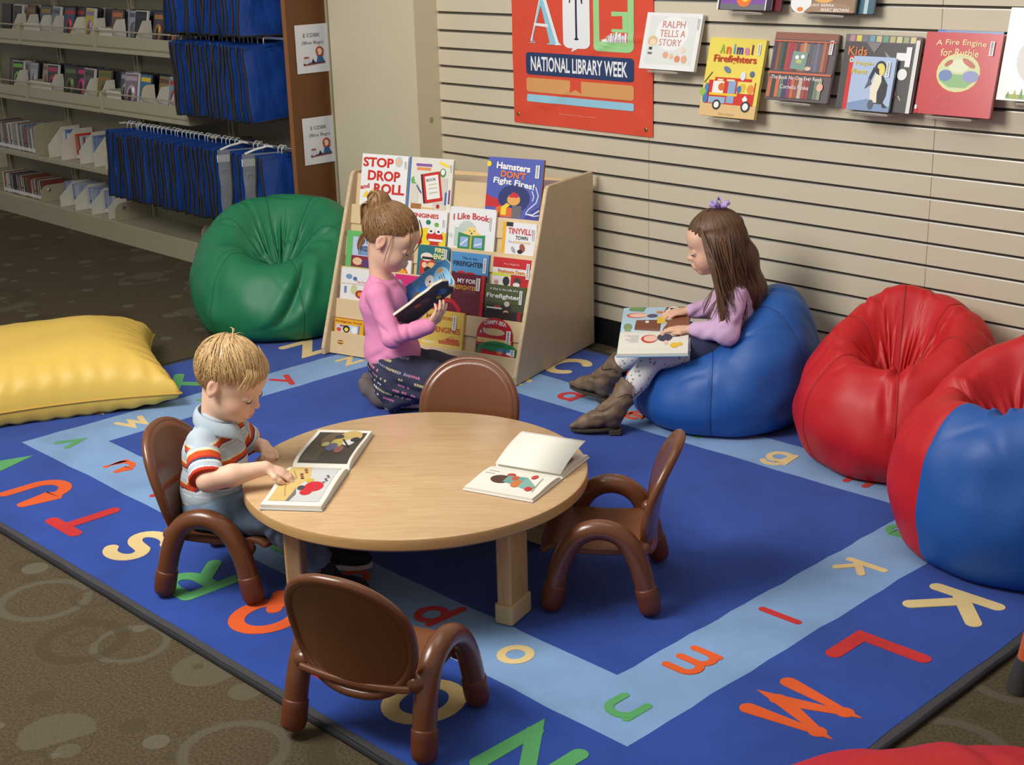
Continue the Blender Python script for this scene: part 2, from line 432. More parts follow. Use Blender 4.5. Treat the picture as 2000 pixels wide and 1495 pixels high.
U0, U1, V0, V1 = -2.7315, .8306, -2.5688, -.1135
O = (-2.3263, .4612, -2.2033, -.4662); I = (-2.1061, .2466, -1.9926, -.6855)
def rect(a, b): return [(a[0],a[2]),(a[1],a[2]),(a[1],a[3]),(a[0],a[3])]
def ring(outer, inner, z, m):
    P, Q = rect(outer, 0), rect(inner, 0)
    # slightly wavering woven edges
    def edge(A, B, n=24):
        out = []
        for i in range(n):
            t = i/n; w = .0022*math.sin(i*2.3+A[0]*9)+.0016*math.sin(i*5.1) if 0 < i else 0
            dx, dy = B[0]-A[0], B[1]-A[1]; l = math.hypot(dx, dy)
            out.append((A[0]+dx*t-dy/l*w, A[1]+dy*t+dx/l*w, z))
        return out
    a = sum((edge(P[i], P[(i+1) % 4]) for i in range(4)), []); b = sum((edge(Q[i], Q[(i+1) % 4]) for i in range(4)), [])
    n = len(a)
    mb.add(a+b, [(i, (i+1) % n, n+(i+1) % n, n+i) for i in range(n)], m)
    return b
E4 = (U0, U1, V0, V1)
mb.box((U0, V0, 0), (U1, V1, RT-.0006), R_BLUE)
ring(E4, O, RT, R_BLUE); b = ring(O, I, RT, R_LIGHT)
mb.add(b, [tuple(range(len(b)))], R_BLUE)
def letter(ch, u, w, up, h, wd, sw, col):
    """up: direction of the letter's top in rug coordinates; (u,w) is the middle of its base line"""
    rt = (up[1], -up[0]); m = R_LET[col]; z = RT+.0012
    r = sw/2*(1.15 if ch.isupper() else 1)
    for k, st in enumerate(LET[ch]):
        zz = z+k*.0004
        P = [Vector((u+rt[0]*(x-.45)*wd+up[0]*y*h, w+rt[1]*(x-.45)*wd+up[1]*y*h)) for x, y in st]
        closed = (P[0]-P[-1]).length < 1e-4
        if closed: P = P[:-1]
        n = len(P); Lf, Rt = [], []
        for i in range(n):
            a_ = P[i]-P[i-1] if (i or closed) else None; b_ = P[(i+1) % n]-P[i] if (i < n-1 or closed) else None
            d1 = (a_ or b_).normalized(); d2 = (b_ or a_).normalized()
            n1 = Vector((-d1.y, d1.x)); n2 = Vector((-d2.y, d2.x)); q = n1+n2
            q = q/max(q.length_squared, .5)*2*r
            Lf.append(P[i]+q); Rt.append(P[i]-q)
            if a_ and b_ and d1.dot(d2) < .5: mb.prism(ell(P[i].x, P[i].y, r*1.02, r*1.02, 12), RT-.002, zz-.0002-.00003*i, m)
        V = [(p.x, p.y, zz) for p in Rt+Lf]+[(p.x, p.y, RT-.002) for p in Rt+Lf]; F = []
        for i in range(n if closed else n-1):
            j = (i+1) % n
            F += [(i, j, n+j, n+i), (2*n+i, 2*n+j, j, i), (n+i, n+j, 3*n+j, 3*n+i)]
        mb.add(V, F, m)
        if not closed:
            for e, d in ((P[0], P[0]-P[1]), (P[-1], P[-1]-P[-2])):
                a0 = math.atan2(d.y, d.x)
                mb.prism(ell(e.x, e.y, r, r, 10, a0-PI/2, a0+PI/2), RT-.002, zz-.00005, m)
UP, LO = .165, .072
def side(chars, pos, cols, up, base, upper):
    for ch, q, c in zip(chars, pos, cols):
        h, wd, sw = (UP, .14, .036) if upper else (LO, .078, .022)
        uw = (base, q) if up[0] else (q, base)
        letter(ch, uw[0], uw[1], up, h, wd, sw, c)
side('NOPQRSTUV', [.345,.012,-.30,-.60,-.915,-1.235,-1.525,-1.85,-2.17], 'gtrogtrog', (0,-1), -2.296, True)
side('nopqrstuv', [.353,.004,-.30,-.62,-.93,-1.24,-1.55,-1.855,-2.19], 'gtrogtrog', (0,-1), -2.05, False)
side('IJKLM', [-.55,-.84,-1.15,-1.51,-1.82], 'ogtro', (1,0), .557, True)
side('ijklm', [-.57,-.85,-1.13,-1.49,-1.82], 'ogtro', (1,0), .298, False)
side('WXYZ', [-1.83,-1.48,-1.17,-.85], 'tgrt', (-1,0), -2.412, True)
side('wxyz', [-1.835,-1.5,-1.17,-.845], 'tgrt', (-1,0), -2.178, False)
side('ABCDEFGH', [-2.1,-1.8,-1.5,-1.225,-.92,-.6,-.295,.01], 'rotrogtr', (0,1), -.40, True)
side('abcdefgh', [-2.1,-1.8,-1.5,-1.235,-.915,-.6,-.295,.012], 'rotrogtr', (0,1), -.62, False)
mb.build('pile', RUG, M=MR)
mb = MB()
gb = mat('rug_binding', (66, 64, 66), .9, bump=.3, bscale=300); kb = mat('rug_edge_black', (28, 28, 32), .8)
b1 = .026; b2 = .012
for (a0, a1, c0, c1) in ((U0-b1, U1+b1, V0-b1, V0), (U0-b1, U1+b1, V1, V1+b1), (U0-b1, U0, V0, V1), (U1, U1+b1, V0, V1)):
    mb.box((a0, c0, 0), (a1, c1, RT-.001), gb)
q = b1
for (A, B) in (((U0-q, V0-q), (U1+q, V0-q)), ((U1+q, V0-q), (U1+q, V1+q)), ((U1+q, V1+q), (U0-q, V1+q)), ((U0-q, V1+q), (U0-q, V0-q))):
    pts = [(A[0]+(B[0]-A[0])*i/40, A[1]+(B[1]-A[1])*i/40, .0065+.0012*math.sin(i*1.7)) for i in range(41)]
    mb.tube(pts, .0075, kb, n=8)
mb.build('binding', RUG, M=MR, smooth=False)['label'] = 'dark grey and black bound edge of the rug'
# ------------------------------------------------------------------ steel library shelving with trays
SH = mat('shelf_enamel', (176, 168, 142), .45, var=.02, vscale=5)
SHB = mat('shelf_back_enamel', (140, 133, 110), .55)
DIV = mat('divider_enamel', (222, 217, 200), .45)
CHR = mat('chrome', (210, 210, 208), .2, metal=.9)
WHP = mat('white_plastic', (226, 226, 220), .4)
def at(o, root):
    """part built in world coordinates, hung on its thing"""
    o.matrix_basis = root.matrix_basis.inverted(); return o
YF, YB = -.32, -.075
def plate(y0, y1, z0, z1, x, th, r, m, mb):
    P = [(y1, z0), (y1, z1)]+[(y0+r-r*math.sin(a), z1-r+r*math.cos(a)) for a in [PI/2*i/6 for i in range(7)]]+[(y0, z0)]
    M = Matrix(((0,0,1,x),(1,0,0,0),(0,1,0,0),(0,0,0,1)))
    P.reverse(); mb.prism(P, -th/2, th/2, m, M)
def wedge(x, y0, y1, z0, z1, mb, m, th=.003, cut=.6):
    """upright divider with its front corner cut away"""
    M = Matrix(((0,0,1,x),(1,0,0,0),(0,1,0,0),(0,0,0,1)))
    P = [(y0, z0), (y1, z0), (y1, z1), (y0+(y1-y0)*cut, z1), (y0, z0+(z1-z0)*.42)]
    mb.prism(P, -th/2, th/2, m, M)
BAYS = []
def bay(x0, x1, label, third, base_brk=True, trays=True):
    root = thing('library_shelf_unit', label, 'shelf unit', Matrix.Translation(((x0+x1)/2, (YF+YB)/2, 0)), None)
    def P(name, mb, **k): return at(mb.build(name, root, **k), root)
    mb = MB(); mb.box((x0+.001, YB, .1), (x1-.001, YB+.012, 1.9), SHB); P('back_panel', mb)
    for x in (x0+.015, x1-.015) if x1 > -3.4 else (x0+.015,):
        mb = MB(); mb.box((x-.0145, YB-.02, 0), (x-.003, YB-.002, 1.9), SH); mb.box((x+.018, YB-.02, 0), (x+.035, YB-.002, 1.9), SH); P('upright', mb)
    mb = MB(); mb.box((x0+.001, YF, 0), (x1-.001, YB, .12), SH); P('base_shelf', mb, bevel=.003)
    mb = MB(); plate(YF+.005, YB, .121, .222, x0+.004, .004, .05, SH, mb); mb.sphere((x0+.008, YF+.06, .19), (.004, .012, .012), CHR, n=10)
    P('base_bracket', mb)
    if third:
        mb = MB(); mb.box((x0+.003, YF, .383), (x1-.003, YB, .411), SH); P('third_shelf', mb, bevel=.003)
        mb = MB(); plate(YF+.005, YB, .40, .60, x0+.006, .004, .05, SH, mb); P('shelf_bracket', mb)
    for zl in (.735, 1.072) if trays else ():
        mb = MB()
        mb.box((x0+.003, YF, zl), (x1-.003, YB, zl+.022), SH)                        # deck with rolled front lip
        mb.box((x0+.005, YF+.004, zl+.030), (x1-.005, YF+.008, zl+.088), SH)        # tray front
        mb.box((x0+.005, YF+.004, zl+.022), (x1-.005, YB, zl+.030), SHB)
        for x in (x0+.008, x1-.008):
            plate(YF-.004, YB, zl+.004, zl+.125, x, .012, .03, SH, mb)
        tr = P('media_tray', mb, bevel=.0015, seg=1)
        mb = MB(); mb.tube([(x0+.01, YF-.001, zl+.116), (x1-.01, YF-.001, zl+.116)], .0042, SH, n=8); o = mb.build('front_rail', tr); 
    if trays: mb = MB(); mb.box((x0+.003, YF, 1.42), (x1-.003, YB, 1.445), SH); P('top_tray', mb)
    BAYS.append((x0, x1, root, P)); return root, P
XB = [-6.955, -6.035, -5.115, -4.195, -3.285]
b1 = bay(XB[0], XB[1], 'beige steel shelf bay at the far left edge, packed with thin books low down', True)
b2 = bay(XB[1], XB[2], 'beige steel shelf bay with white dividers on its two lowest shelves', True)
b3 = bay(XB[2], XB[3], 'beige steel shelf bay with an empty base shelf under the hanging bags', False)
b4 = bay(XB[3], XB[4], 'shelf bay hung with blue bags and closed by a brown end panel', False, trays=False)
# brown end panel of the last bay
BRN = mat('end_panel_brown', (108, 68, 36), .5, var=.04, vscale=6)
BRL = mat('end_panel_edge', (150, 98, 58), .5)
mb = MB(); mb.box((-3.305, YF+.003, 0), (-3.28, YB+.02, 1.9), BRN); mb.box((-3.305, YF-.001, 0), (-3.28, YF+.003, 1.9), BRL); b4[1]('end_panel', mb)
# ---- dividers in the trays and on the low shelves
def tx(px, row):
    k = [(40, -6.035), (186, -5.115), (343, -4.26)] if row == 1 else [(54, -6.035), (198, -5.115), (350, -4.30)]
    for (a, xa), (b, xb) in zip(k, k[1:]):
        if px <= b or b == k[-1][0]: return xa+(px-a)*(xb-xa)/(b-a)
def unit_of(x): return next((b for b in BAYS if b[0] <= x < b[1]), BAYS[-1])
def tray_dividers():
    for row, zl, flats in ((1, 1.1035, [(41, 76), (187, 216)]), (2, .7665, [(54, 98), (200, 232)])):
        xs = sorted(tx(p[0], row) for p in rows[row])
        for a, b in flats:
            x0, x1 = tx(a, row)+.012, tx(b, row); u = unit_of(x0+.02); mb = MB()
            mb.box((x0, YF+.025, zl), (x1, YF+.028, zl+.095), DIV); u[3]('divider', mb)
        for p, q in zip(xs, xs[1:]):
            if q-p > .142:
                x = (p+q)/2; u = unit_of(x); mb = MB(); wedge(x, YF+.018, YB-.13, zl, zl+.14, mb, DIV, cut=.5); u[3]('divider', mb)
for x in (-5.86, -5.70, -5.47, -5.30, -5.17): 
    mb = MB(); wedge(x, YF+.010, YB-.02, .412, .412+.175, mb, DIV, .005, cut=.45); b2[1]('divider', mb)
for x in (-5.79, -5.60, -5.40, -5.2):
    mb = MB(); wedge(x, YF+.010, YB-.02, .121, .121+.145, mb, DIV, .005, cut=.45); b2[1]('divider', mb)
# ---- disc cases standing face out in the trays
def cname(c):
    r, g, b = c; mx, mn = max(c), min(c)
    if mx < 75: return 'black'
    if mx-mn < 22: return 'grey' if mx < 165 else 'white'
    if r == mx:
        if b > .62*r and g < .6*r: return 'pink'
        if g < .5*r: return 'red' if r > 110 else 'dark red'
        if r < 145: return 'brown'
        return 'yellow' if g > .78*r and b < .6*r else ('orange' if b < .5*r and g < .7*r else 'tan')
    if g == mx: return 'green' if g > b+12 else 'teal'
    if r > g+8: return 'purple'
    return 'pale blue' if mx > 145 else 'blue'
ORD = 'first second third fourth fifth sixth seventh eighth ninth tenth eleventh twelfth thirteenth fourteenth'.split()
rows = {1: [(8,(44,38,36),(70,60,56)),(33,(112,74,52),(140,96,60)),(60,(96,96,116),(160,124,60)),(87,(120,130,140),(70,84,96)),(110,(66,76,112),(170,58,56)),(126,(58,40,60),(150,42,44)),(152,(200,180,70),(150,120,170)),(200,(112,80,70),(196,112,70)),(228,(168,168,180),(90,100,130)),(250,(34,34,38),(50,50,56)),(280,(70,56,80),(176,120,50)),(302,(56,58,70),(210,110,56)),(328,(40,42,62),(110,100,60))],
        2: [(8,(44,44,40),(120,190,60)),(38,(176,176,186),(150,150,160)),(60,(182,160,140),(140,120,104)),(80,(62,62,62),(190,44,90)),(112,(60,60,50),(100,120,70)),(130,(44,44,48),(214,44,120)),(150,(96,88,90),(60,54,58)),(176,(136,112,60),(90,110,60)),(210,(74,88,84),(170,176,172)),(232,(140,116,130),(190,170,180)),(256,(40,116,160),(246,206,40)),(288,(150,122,76),(100,74,50)),(315,(120,146,170),(190,44,54)),(343,(196,116,74),(230,190,90))]}
for row, zl in ((1, 1.1065), (2, .7695)):
    for i, (px, c, acc) in enumerate(rows[row]):
        x = tx(px, row); w, h = .135, .19
        if row == 1 and x > -4.34: x = -4.34+.02*(i-11)
        if row == 2 and x > -4.30: x = -4.30
        yaw = random.uniform(-.12, .12)
        side_ = 'second tray' if row == 2 else 'upper tray'
        lab = '%s disc case with %s picture in the %s, %s from the left' % (cname(c), cname(acc), side_, ORD[i])
        M = Matrix.Translation((x, YF+.075+.012*(i % 3), zl)) @ Matrix.Rotation(yaw, 4, 'Z') @ Matrix.Rotation(PI/2-.20, 4, 'X')
        t = thing('disc_case', lab, 'disc case', M, 'disc cases in the media trays')
        mb = MB(); mb.box((-w/2, 0, -.014), (w/2, h, 0), mat('case_black', (30, 30, 32), .35) if i % 3 else mat('case_white', (214, 214, 212), .4)); mb.build('case', t, bevel=.002, seg=1)
        mb = MB(); draw(mb, [('r',.04,.03,.90,.94,c), ('r',.08,.78,.8,.12,acc), ('e',.5,.42,.30,.24,acc), ('e',.42,.36,.14,.2,tuple(int(v*.6) for v in c)), ('r',.1,.06,.5,.08,tuple(min(255, int(v*1.35)) for v in c)), ('e',.64,.52,.1,.09,tuple(min(255, int(v*1.5)) for v in acc))], w, h, z0=.0006, M=Matrix.Translation((-w/2, 0, 0)))
        mb.build('cover_sheet', t)
tray_dividers()
# cases filed behind the front ones
for row, zl in ((1, 1.1075), (2, .7705)):
    for k in range(3):
        for q in range(9):
            x = XB[k]+.07+q*.098+random.uniform(-.02, .02)
            c = random.choice([(32,32,34),(40,38,40),(62,60,64),(190,190,188),(34,36,46),(84,60,50),(60,80,110)])
            if k == 0 and x < -6.6: continue
            M = Matrix.Translation((x, YF+.135+.03*(q % 2), zl)) @ Matrix.Rotation(PI/2-.16, 4, 'X')
            mb = MB(); mb.box((-.065, 0, -.014), (.065, .185, 0), mat('case_%d_%d_%d' % c, c, .4))
            o = mb.build('disc_case', bevel=.002, seg=1, M=M)
            prop(o, '%s disc case filed behind the front row of the %s' % (cname(c), 'upper tray' if row == 1 else 'second tray'), 'disc case', 'cases filed behind in the %s' % ('upper tray' if row == 1 else 'second tray'))
# ---- thin books, spines out
SP = [(196,196,200),(176,176,178),(206,204,198),(150,146,142),(188,184,176),(120,92,70),(166,88,56),(120,120,128),(200,196,190),(170,170,176),(110,70,60),(92,120,150)]
def spines(x0, x1, z, h, pal, where, ysh=0, wmin=.009, wmax=.02):
    x = x0; i = 0
    while x < x1:
        w = random.uniform(wmin, wmax); c = random.choice(pal); hh = h*random.uniform(.9, 1.02)
        mb = MB(); sm = mat('spine_%d_%d_%d' % c, c, .5); pg = mat('page_white', (232, 228, 216), .8)
        mb.box((0, 0, 0), (w, .003, hh), sm); mb.box((0, .003, 0), (.0012, .15, hh), sm); mb.box((w-.0012, .003, 0), (w, .15, hh), sm); mb.box((.0012, .003, .003), (w-.0012, .148, hh-.003), pg)
        mb.box((.0006, -.0006, .006), (w-.0006, 0, .026), paint((226, 226, 226)))
        if i % 4 == 1: mb.box((.001, -.0006, .045), (w-.001, 0, .055), paint((40, 40, 44)))
        o = mb.build('thin_book', M=Matrix.Translation((x, YF+.035+ysh, z+.0018)) @ Matrix.Rotation(random.uniform(-.03, .05), 4, 'Y'))
        prop(o, '%s spined thin book standing on the %s' % (cname(c), where), 'book', '%s spined thin books on the %s' % (cname(c), where))
        x += w+.0012; i += 1
spines(-6.62, -6.06, .4115, .165, SP, 'third shelf of the leftmost bay')
spines(-6.62, -6.06, .1205, .125, [(70,64,66),(150,150,156),(190,184,170),(110,96,60),(60,70,90),(206,200,190),(130,60,50),(40,40,44)], 'base shelf of the leftmost bay')
spines(-5.82, -5.745, .4115, .16, [(200,206,214),(90,130,170),(214,210,200)], 'third shelf between the first dividers', ysh=.055)
spines(-5.66, -5.50, .4115, .15, [(90,130,170),(190,190,196),(180,120,60),(120,170,130),(206,60,50),(60,70,90)], 'third shelf between the middle dividers', ysh=.055)
spines(-5.455, -5.33, .4115, .155, [(120,136,176),(140,154,186),(104,122,168)], 'third shelf at its right end', ysh=.055)
for a, b, n in ((-5.885, -5.81, 'before the first divider'), (-5.775, -5.62, 'after the first divider'), (-5.585, -5.42, 'after the second divider'), (-5.385, -5.22, 'after the third divider')):
    spines(a, b, .1205, .135, [(150,162,190),(172,180,202),(126,142,180)], 'base shelf %s' % n, ysh=.055)
# ---- rods with hanging bags
BGB = mat('bag_nylon_blue', (32, 72, 152), .34, spec=.5, var=.15, vscale=14, bump=1.0, bscale=18, stretch=(1, 1.6, .5))
BGT = mat('bag_trim_black', (46, 42, 38), .8)
CLR = mat('bag_clear_plastic', (176, 180, 184), .12, trans=.55, alpha=.8)
GRY = mat('bag_grey_lining', (120, 122, 126), .4, bump=.3, bscale=20)
def pouch(seed, mbody, w=.29, h=.365):
    """hanging pouch: thin across x, front edge at -y, hung from z=0"""
    rnd = random.Random(seed); off = Vector((seed*7.3, 0, 0)); NY, NZ = 9, 12
    V = []; F = []; th = .011+.006*rnd.random()
    for sd in (-1, 1):
        b = len(V)
        for i in range(NY+1):
            for j in range(NZ+1):
                y = -w/2+w*i/NY; z = -.03-h*j/NZ
                e = min(1, min(i, NY-i)*.6)*min(1, min(j, NZ-j)*.7)
                wv = .024*noise.noise(Vector((y*6, z*5, 0))+off)*(j/NZ)+.009*noise.noise(Vector((y*22, z*12, 3))+off)
                V.append((sd*(.0015+th*e*(.35+.65*j/NZ))+wv, y+.006*noise.noise(Vector((0, z*9, 1))+off), z))
        for i in range(NY):
            for j in range(NZ):
                q = b+i*(NZ+1)+j; f = (q, q+1, q+NZ+2, q+NZ+1); F.append(f if sd < 0 else f[::-1])
    mb = MB(); mb.add(V, F, mbody)
    n = NZ+1; edge = [Vector(V[i*n])*.5+Vector(V[(NY+1)*n+i*n])*.5 for i in range(NY+1)]
    fr = [Vector(V[j])*.5+Vector(V[(NY+1)*n+j])*.5 for j in range(n)]; bt = [Vector(V[i*n+NZ])*.5+Vector(V[(NY+1)*n+i*n+NZ])*.5 for i in range(NY+1)]; bk = [Vector(V[NY*n+j])*.5+Vector(V[(NY+1)*n+NY*n+j])*.5 for j in range(n)]
    return mb, fr+bt[1:]+bk[::-1][1:], edge
def bag_proto(seed, M, label, group, clear=False):
    t = thing('hanging_bag', label, 'bag', M, group)
    mb, rim, top = pouch(seed, CLR if clear else BGB, .29 if not clear else .25, .355)
    mb.build('pouch', t, smooth=True)
    if not clear:
        mb = MB(); mb.tube(rim, .0055, BGT, n=8, flat=1.0); mb.build('trim', t, smooth=True)
        mb = MB(); mb.box((-.004, -.148, -.042), (.004, .14, -.026), BGB); mb.build('top_band', t)
    else:
        mb = MB(); mb.box((-.006, -.11, -.36), (.006, .10, -.12), GRY); mb.build('contents', t, bevel=.004)
        mb = MB(); mb.box((-.003, -.127, -.09), (-.0092, -.05, -.055), mat('white_tag', (232, 232, 230), .5)); mb.build('tag', t)
    mb = MB(); mb.tube([(0, -.02, -.028), (0, -.02, -.004), (0, -.008, .010), (0, .006, .010), (0, .012, .0)], .0026, WHP if not clear else CHR, n=6)
    if clear: mb.tube([(0, -.11, -.03), (0, -.06, -.012), (0, 0, .0), (0, .06, -.012), (0, .10, -.03)], .006, WHP, n=8)
    mb.build('hanger', t, smooth=True)
    return t
protos = []
def rod(z, x0, x1, label):
    t = thing('hanging_rod', label, 'rod', Matrix.Translation((x0, -.31, z)))
    mb = MB(); mb.tube([(0, 0, 0), (x1-x0, 0, 0)], .007, CHR, n=10); mb.build('rod', t, smooth=True, angle=.8)
    for x in ((0, .92) if x1-x0 > 1.2 else (0,)):
        mb = MB(); mb.tube([(x+.004, -.03, 0), (x+.004, .05, -.012), (x+.004, .205, -.028)], [.011, .012, .016], SH, n=8, flat=.5); mb.build('arm', t, smooth=True)
    return t
rod(1.60, -4.16, -3.31, 'chrome rod carrying the topmost row of blue bags')
rod(1.205, -4.16, -3.31, 'chrome rod carrying the middle row of blue bags')
rod(.700, -4.90, -3.31, 'long chrome rod carrying the lowest row of blue bags')
def hang(z, xs, where):
    for i, x in enumerate(xs):
        M = Matrix.Translation((x, -.305+random.uniform(-.008, .008), z)) @ Matrix.Rotation(random.uniform(-.06, .06), 4, 'Z') @ Matrix.Rotation(random.uniform(-.05, .05), 4, 'X')
        lab = 'blue nylon hanging bag with black trim on the %s rod' % where; grp = 'blue bags on the %s rod' % where
        if len(protos) < 5: protos.append(bag_proto(len(protos)+1, M, lab, grp))
        else: dup(protos[random.randrange(5)], M, lab, grp)
def runx(a, b, n): return [a+(b-a)*(i/(n-1))+random.uniform(-.005, .005) for i in range(n)]
hang(1.60, runx(-4.12, -3.46, 17), 'topmost')
hang(1.205, runx(-4.11, -3.47, 18), 'middle')
hang(.700, runx(-4.84, -3.78, 27), 'lowest')
hang(.700, [-3.615, -3.58, -3.40, -3.37], 'lowest')
for x, lb in ((-3.70, 'clear plastic hanging bag with white tag, the left one on the lowest rod'), (-3.485, 'clear plastic hanging bag nearer the brown panel on the lowest rod')):
    bag_proto(9, Matrix.Translation((x, -.335, .700)) @ Matrix.Rotation(-.42, 4, 'Z'), lb, None, clear=True)
# ---- two paper signs taped to the end panel (facing the viewer side)
def sign(z0, z1, y0, y1, tilt, label):
    W, H = y1-y0, z1-z0
    M = Matrix(((0,0,1,-3.2780),(1,0,0,y0),(0,1,0,z0),(0,0,0,1))) @ Matrix.Rotation(tilt, 4, 'Z')
    t = thing('paper_sign', label, 'sign', M)
    PW = mat('paper_white', (222, 222, 226), .7)
    mb = MB(); N = 10; V = []; F = []
    for i in range(N+1):
        for j in range(N+1):
            V.append((W*i/N, H*j/N, .0006+.0016*noise.noise(Vector((i*.5, j*.4, z0)))+.0016))
    for i in range(N):
        for j in range(N): q = i*(N+1)+j; F.append((q, q+N+1, q+N+2, q+1))
    mb.add(V, F, PW); mb.build('sheet', t, smooth=True)
    mb = MB(); G = (104, 104, 110)
    draw(mb, [('t','E CDBK',.5,.78,.075,G,{'w':.52,'b':.0})], W, H, z0=.0042); mb.build('lettering', t)
    mb = MB(); draw(mb, [('t','(Blue Bags)',.52,.62,.085,(130,130,136),{'w':.66,'b':.0})], W, H, z0=.0042); mb.build('lettering', t)
    mb = MB(); draw(mb, [('r',.2,.185,.68,.03,(70,70,96),.05),('r',.2,.17,.68,.018,(150,60,44),.05),('e',.30,.26,.10,.075,(206,208,214)),('e',.30,.32,.085,.022,(160,80,70)),('p',[(.44,.2),(.5,.29),(.58,.2)],(40,44,66)),
        ('p',[(.60,.20),(.66,.36),(.78,.36),(.86,.22)],(56,100,150)),('e',.72,.44,.125,.10,(176,84,42)),('e',.715,.43,.075,.07,(240,206,180)),('r',.62,.34,.05,.1,(176,84,42)),('r',.79,.34,.04,.1,(176,84,42))], W, H, z0=.0042)
    mb.build('picture', t)
sign(1.044, 1.264, -.276, -.094, 0, 'upper white paper sign reading E CDBK on the brown panel')
sign(.618, .838, -.270, -.090, 0, 'lower white paper sign reading E CDBK on the brown panel')
# ------------------------------------------------------------------ books
PG = mat('page_white', (232, 228, 216), .8)
def book(label, W, H, T, col, art, M, barcode=None, shape=None, edge=None, group=None, name='picture_book', round_=0., spine=None):
    """closed book: local x across, y up, z out of the front cover (z=0); spine on the left"""
    t = thing(name, label, 'book', M, group)
    cm_ = mat('cover_%d_%d_%d' % tuple(col), col, .32, coat=.35)
    ec = mat('cover_%d_%d_%d' % tuple(edge or col), edge or col, .4)
    mb = MB()
    if shape:
        P = [(x*W, y*H) for x, y in shape]; mb.prism(P, -T, 0, cm_); mb.build('cover', t, bevel=.0008, seg=1)
    else:
        c = .0022
        for z0, z1 in ((-c, 0), (-T, -T+c)):
            if round_: mb.rbox((0, 0, z0), (W, H, z1), round_, cm_ if z1 == 0 else ec, n=3)
            else: mb.box((0, 0, z0), (W, H, z1), cm_ if z1 == 0 else ec)
        mb.box((0, 0, -T+c), (c, H, -c), mat('cover_%d_%d_%d' % tuple(spine), spine, .4) if spine else cm_)
        mb.build('cover', t)
        mb = MB(); mb.box((c, .003, -T+c), (W-.003, H-.003, -c), PG); mb.build('pages', t)
    if any(a[0] != 't' for a in art):
        mb = MB(); draw(mb, art, W, H, z0=.0003, texts=False); mb.build('illustration', t)
    if any(a[0] == 't' for a in art):
        for i, a in enumerate(art):
            if a[0] == 't': mb = MB(); draw(mb, [a], W, H, z0=.0003+.00012*i); mb.build('title', t)
    if barcode:
        x, y, w, h = barcode; mb = MB()
        A = [('r', x, y, w, h, (240, 240, 240))]+[('r', x+w*.22, y+h*(.08+.055*i), w*.5, h*(.022 if i % 3 else .036), (70, 70, 76)) for i in range(16)]
        draw(mb, A, W, H, z0=.0042, dz=.00005); mb.build('barcode_label', t)
    return t
# ------------------------------------------------------------------ slanted book display
DW = wood('display_birch', (226, 202, 160), (220, 194, 150), (2, 8, 3), rough=.4, coat=.1)
DWS = wood('display_side', (206, 184, 150), (200, 177, 142), (2, 6, 2), rough=.42, coat=.12)
DWE = wood('display_edge', (226, 204, 168), (206, 178, 136), (14, 14, 14), rough=.45, coat=.1)
DA = math.radians(15.5); DO = Vector((-1.456, -.65, 0))
MD = Matrix.Translation(DO) @ Matrix.Rotation(DA, 4, 'Z')
DS = thing('book_display_stand', 'slanted birch display stand full of picture books by the wall', 'book display', MD)
DL = -.917
prof = [(-.004, .0150), (-.004, .045), (.262, .722), (.275, .733), (.625, .733), (.634, .722), (.634, .0150)]
def side_panel(u, w):
    M = Matrix(((0,0,1,u),(1,0,0,0),(0,1,0,0),(0,0,0,1))); mb = MB(); mb.prism(prof, 0, w, DWS, M)
    mb.build('side_panel', DS, bevel=.004, seg=3)
    mb = MB(); mb.prism([(prof[1][0]-.0008, prof[1][1]), (prof[2][0]-.0008, prof[2][1]), (prof[2][0]+.002, prof[2][1]), (prof[1][0]+.002, prof[1][1])], .002, w-.002, DWE, M); mb.build('edge_band', DS)
side_panel(-.0175, .0175); side_panel(DL-.0175, .0175)
TI = [(.047, .105), (.097, .235), (.144, .36), (.190, .475), (.2385, .602)]; TT = math.radians(12.5)
for k, (v, z) in enumerate(TI):
    lo = .0175 if k == 0 else z-.078
    mb = MB(); t_ = math.tan(TT)
    M = Matrix.Translation((0, v, z)) @ Matrix.Rotation(-TT, 4, 'X')
    mb.box((DL, -.0, (lo-z)/math.cos(TT)), (-.0175, .006, 0), DW, M); mb.build('ledge_front', DS, bevel=.0015, seg=1)
    zn = TI[k+1][1]-.062 if k < 4 else .727
    mb = MB(); mb.box((DL, .027, -.055), (-.0175, .033, (zn-z)/math.cos(TT)), DW, M); mb.build('back_board', DS)
    mb = MB(); mb.box((DL, .004, -.058), (-.0175, .03, -.05), DW, M); mb.build('ledge', DS)
mb = MB(); mb.box((DL, .60, .02), (-.0175, .615, .70), DW); mb.build('rear_panel', DS)
mb = MB(); mb.box((DL, .295, .672), (-.0175, .60, .684), DW); mb.build('top_shelf', DS)
# oval maker's badge on the bottom ledge
t_ = Matrix.Translation((0, TI[0][0], TI[0][1])) @ Matrix.Rotation(-TT, 4, 'X') @ Matrix(((1,0,0,0),(0,0,-1,0),(0,1,0,0),(0,0,0,1)))
mb = MB(); draw(mb, [('e', -.865, -.04, .0165, .0105, (206, 170, 60)), ('e', -.865, -.04, .0145, .0075, (140, 50, 30)), ('r', -.878, -.042, .026, .005, (226, 200, 120))], 1, 1, z0=.0006, M=t_); mb.build('badge', DS)
def DB(k, u, y, back=.0):
    """matrix of a book standing on tier k with its lower left front corner at (u, y along the slope)"""
    v, z = TI[k]
    return MD @ Matrix.Translation((u, v+.0075+back, z)) @ Matrix.Rotation(-TT, 4, 'X') @ Matrix(((1,0,0,0),(0,0,-1,0),(0,1,0,0),(0,0,0,1))) @ Matrix.Translation((0, y, 0))
RED = (208, 44, 32); WHT = (240, 240, 238); BLK = (34, 32, 36); SKY = (150, 200, 230); FLM = (240, 130, 40); YEL = (246, 214, 60); GRN = (70, 150, 80)
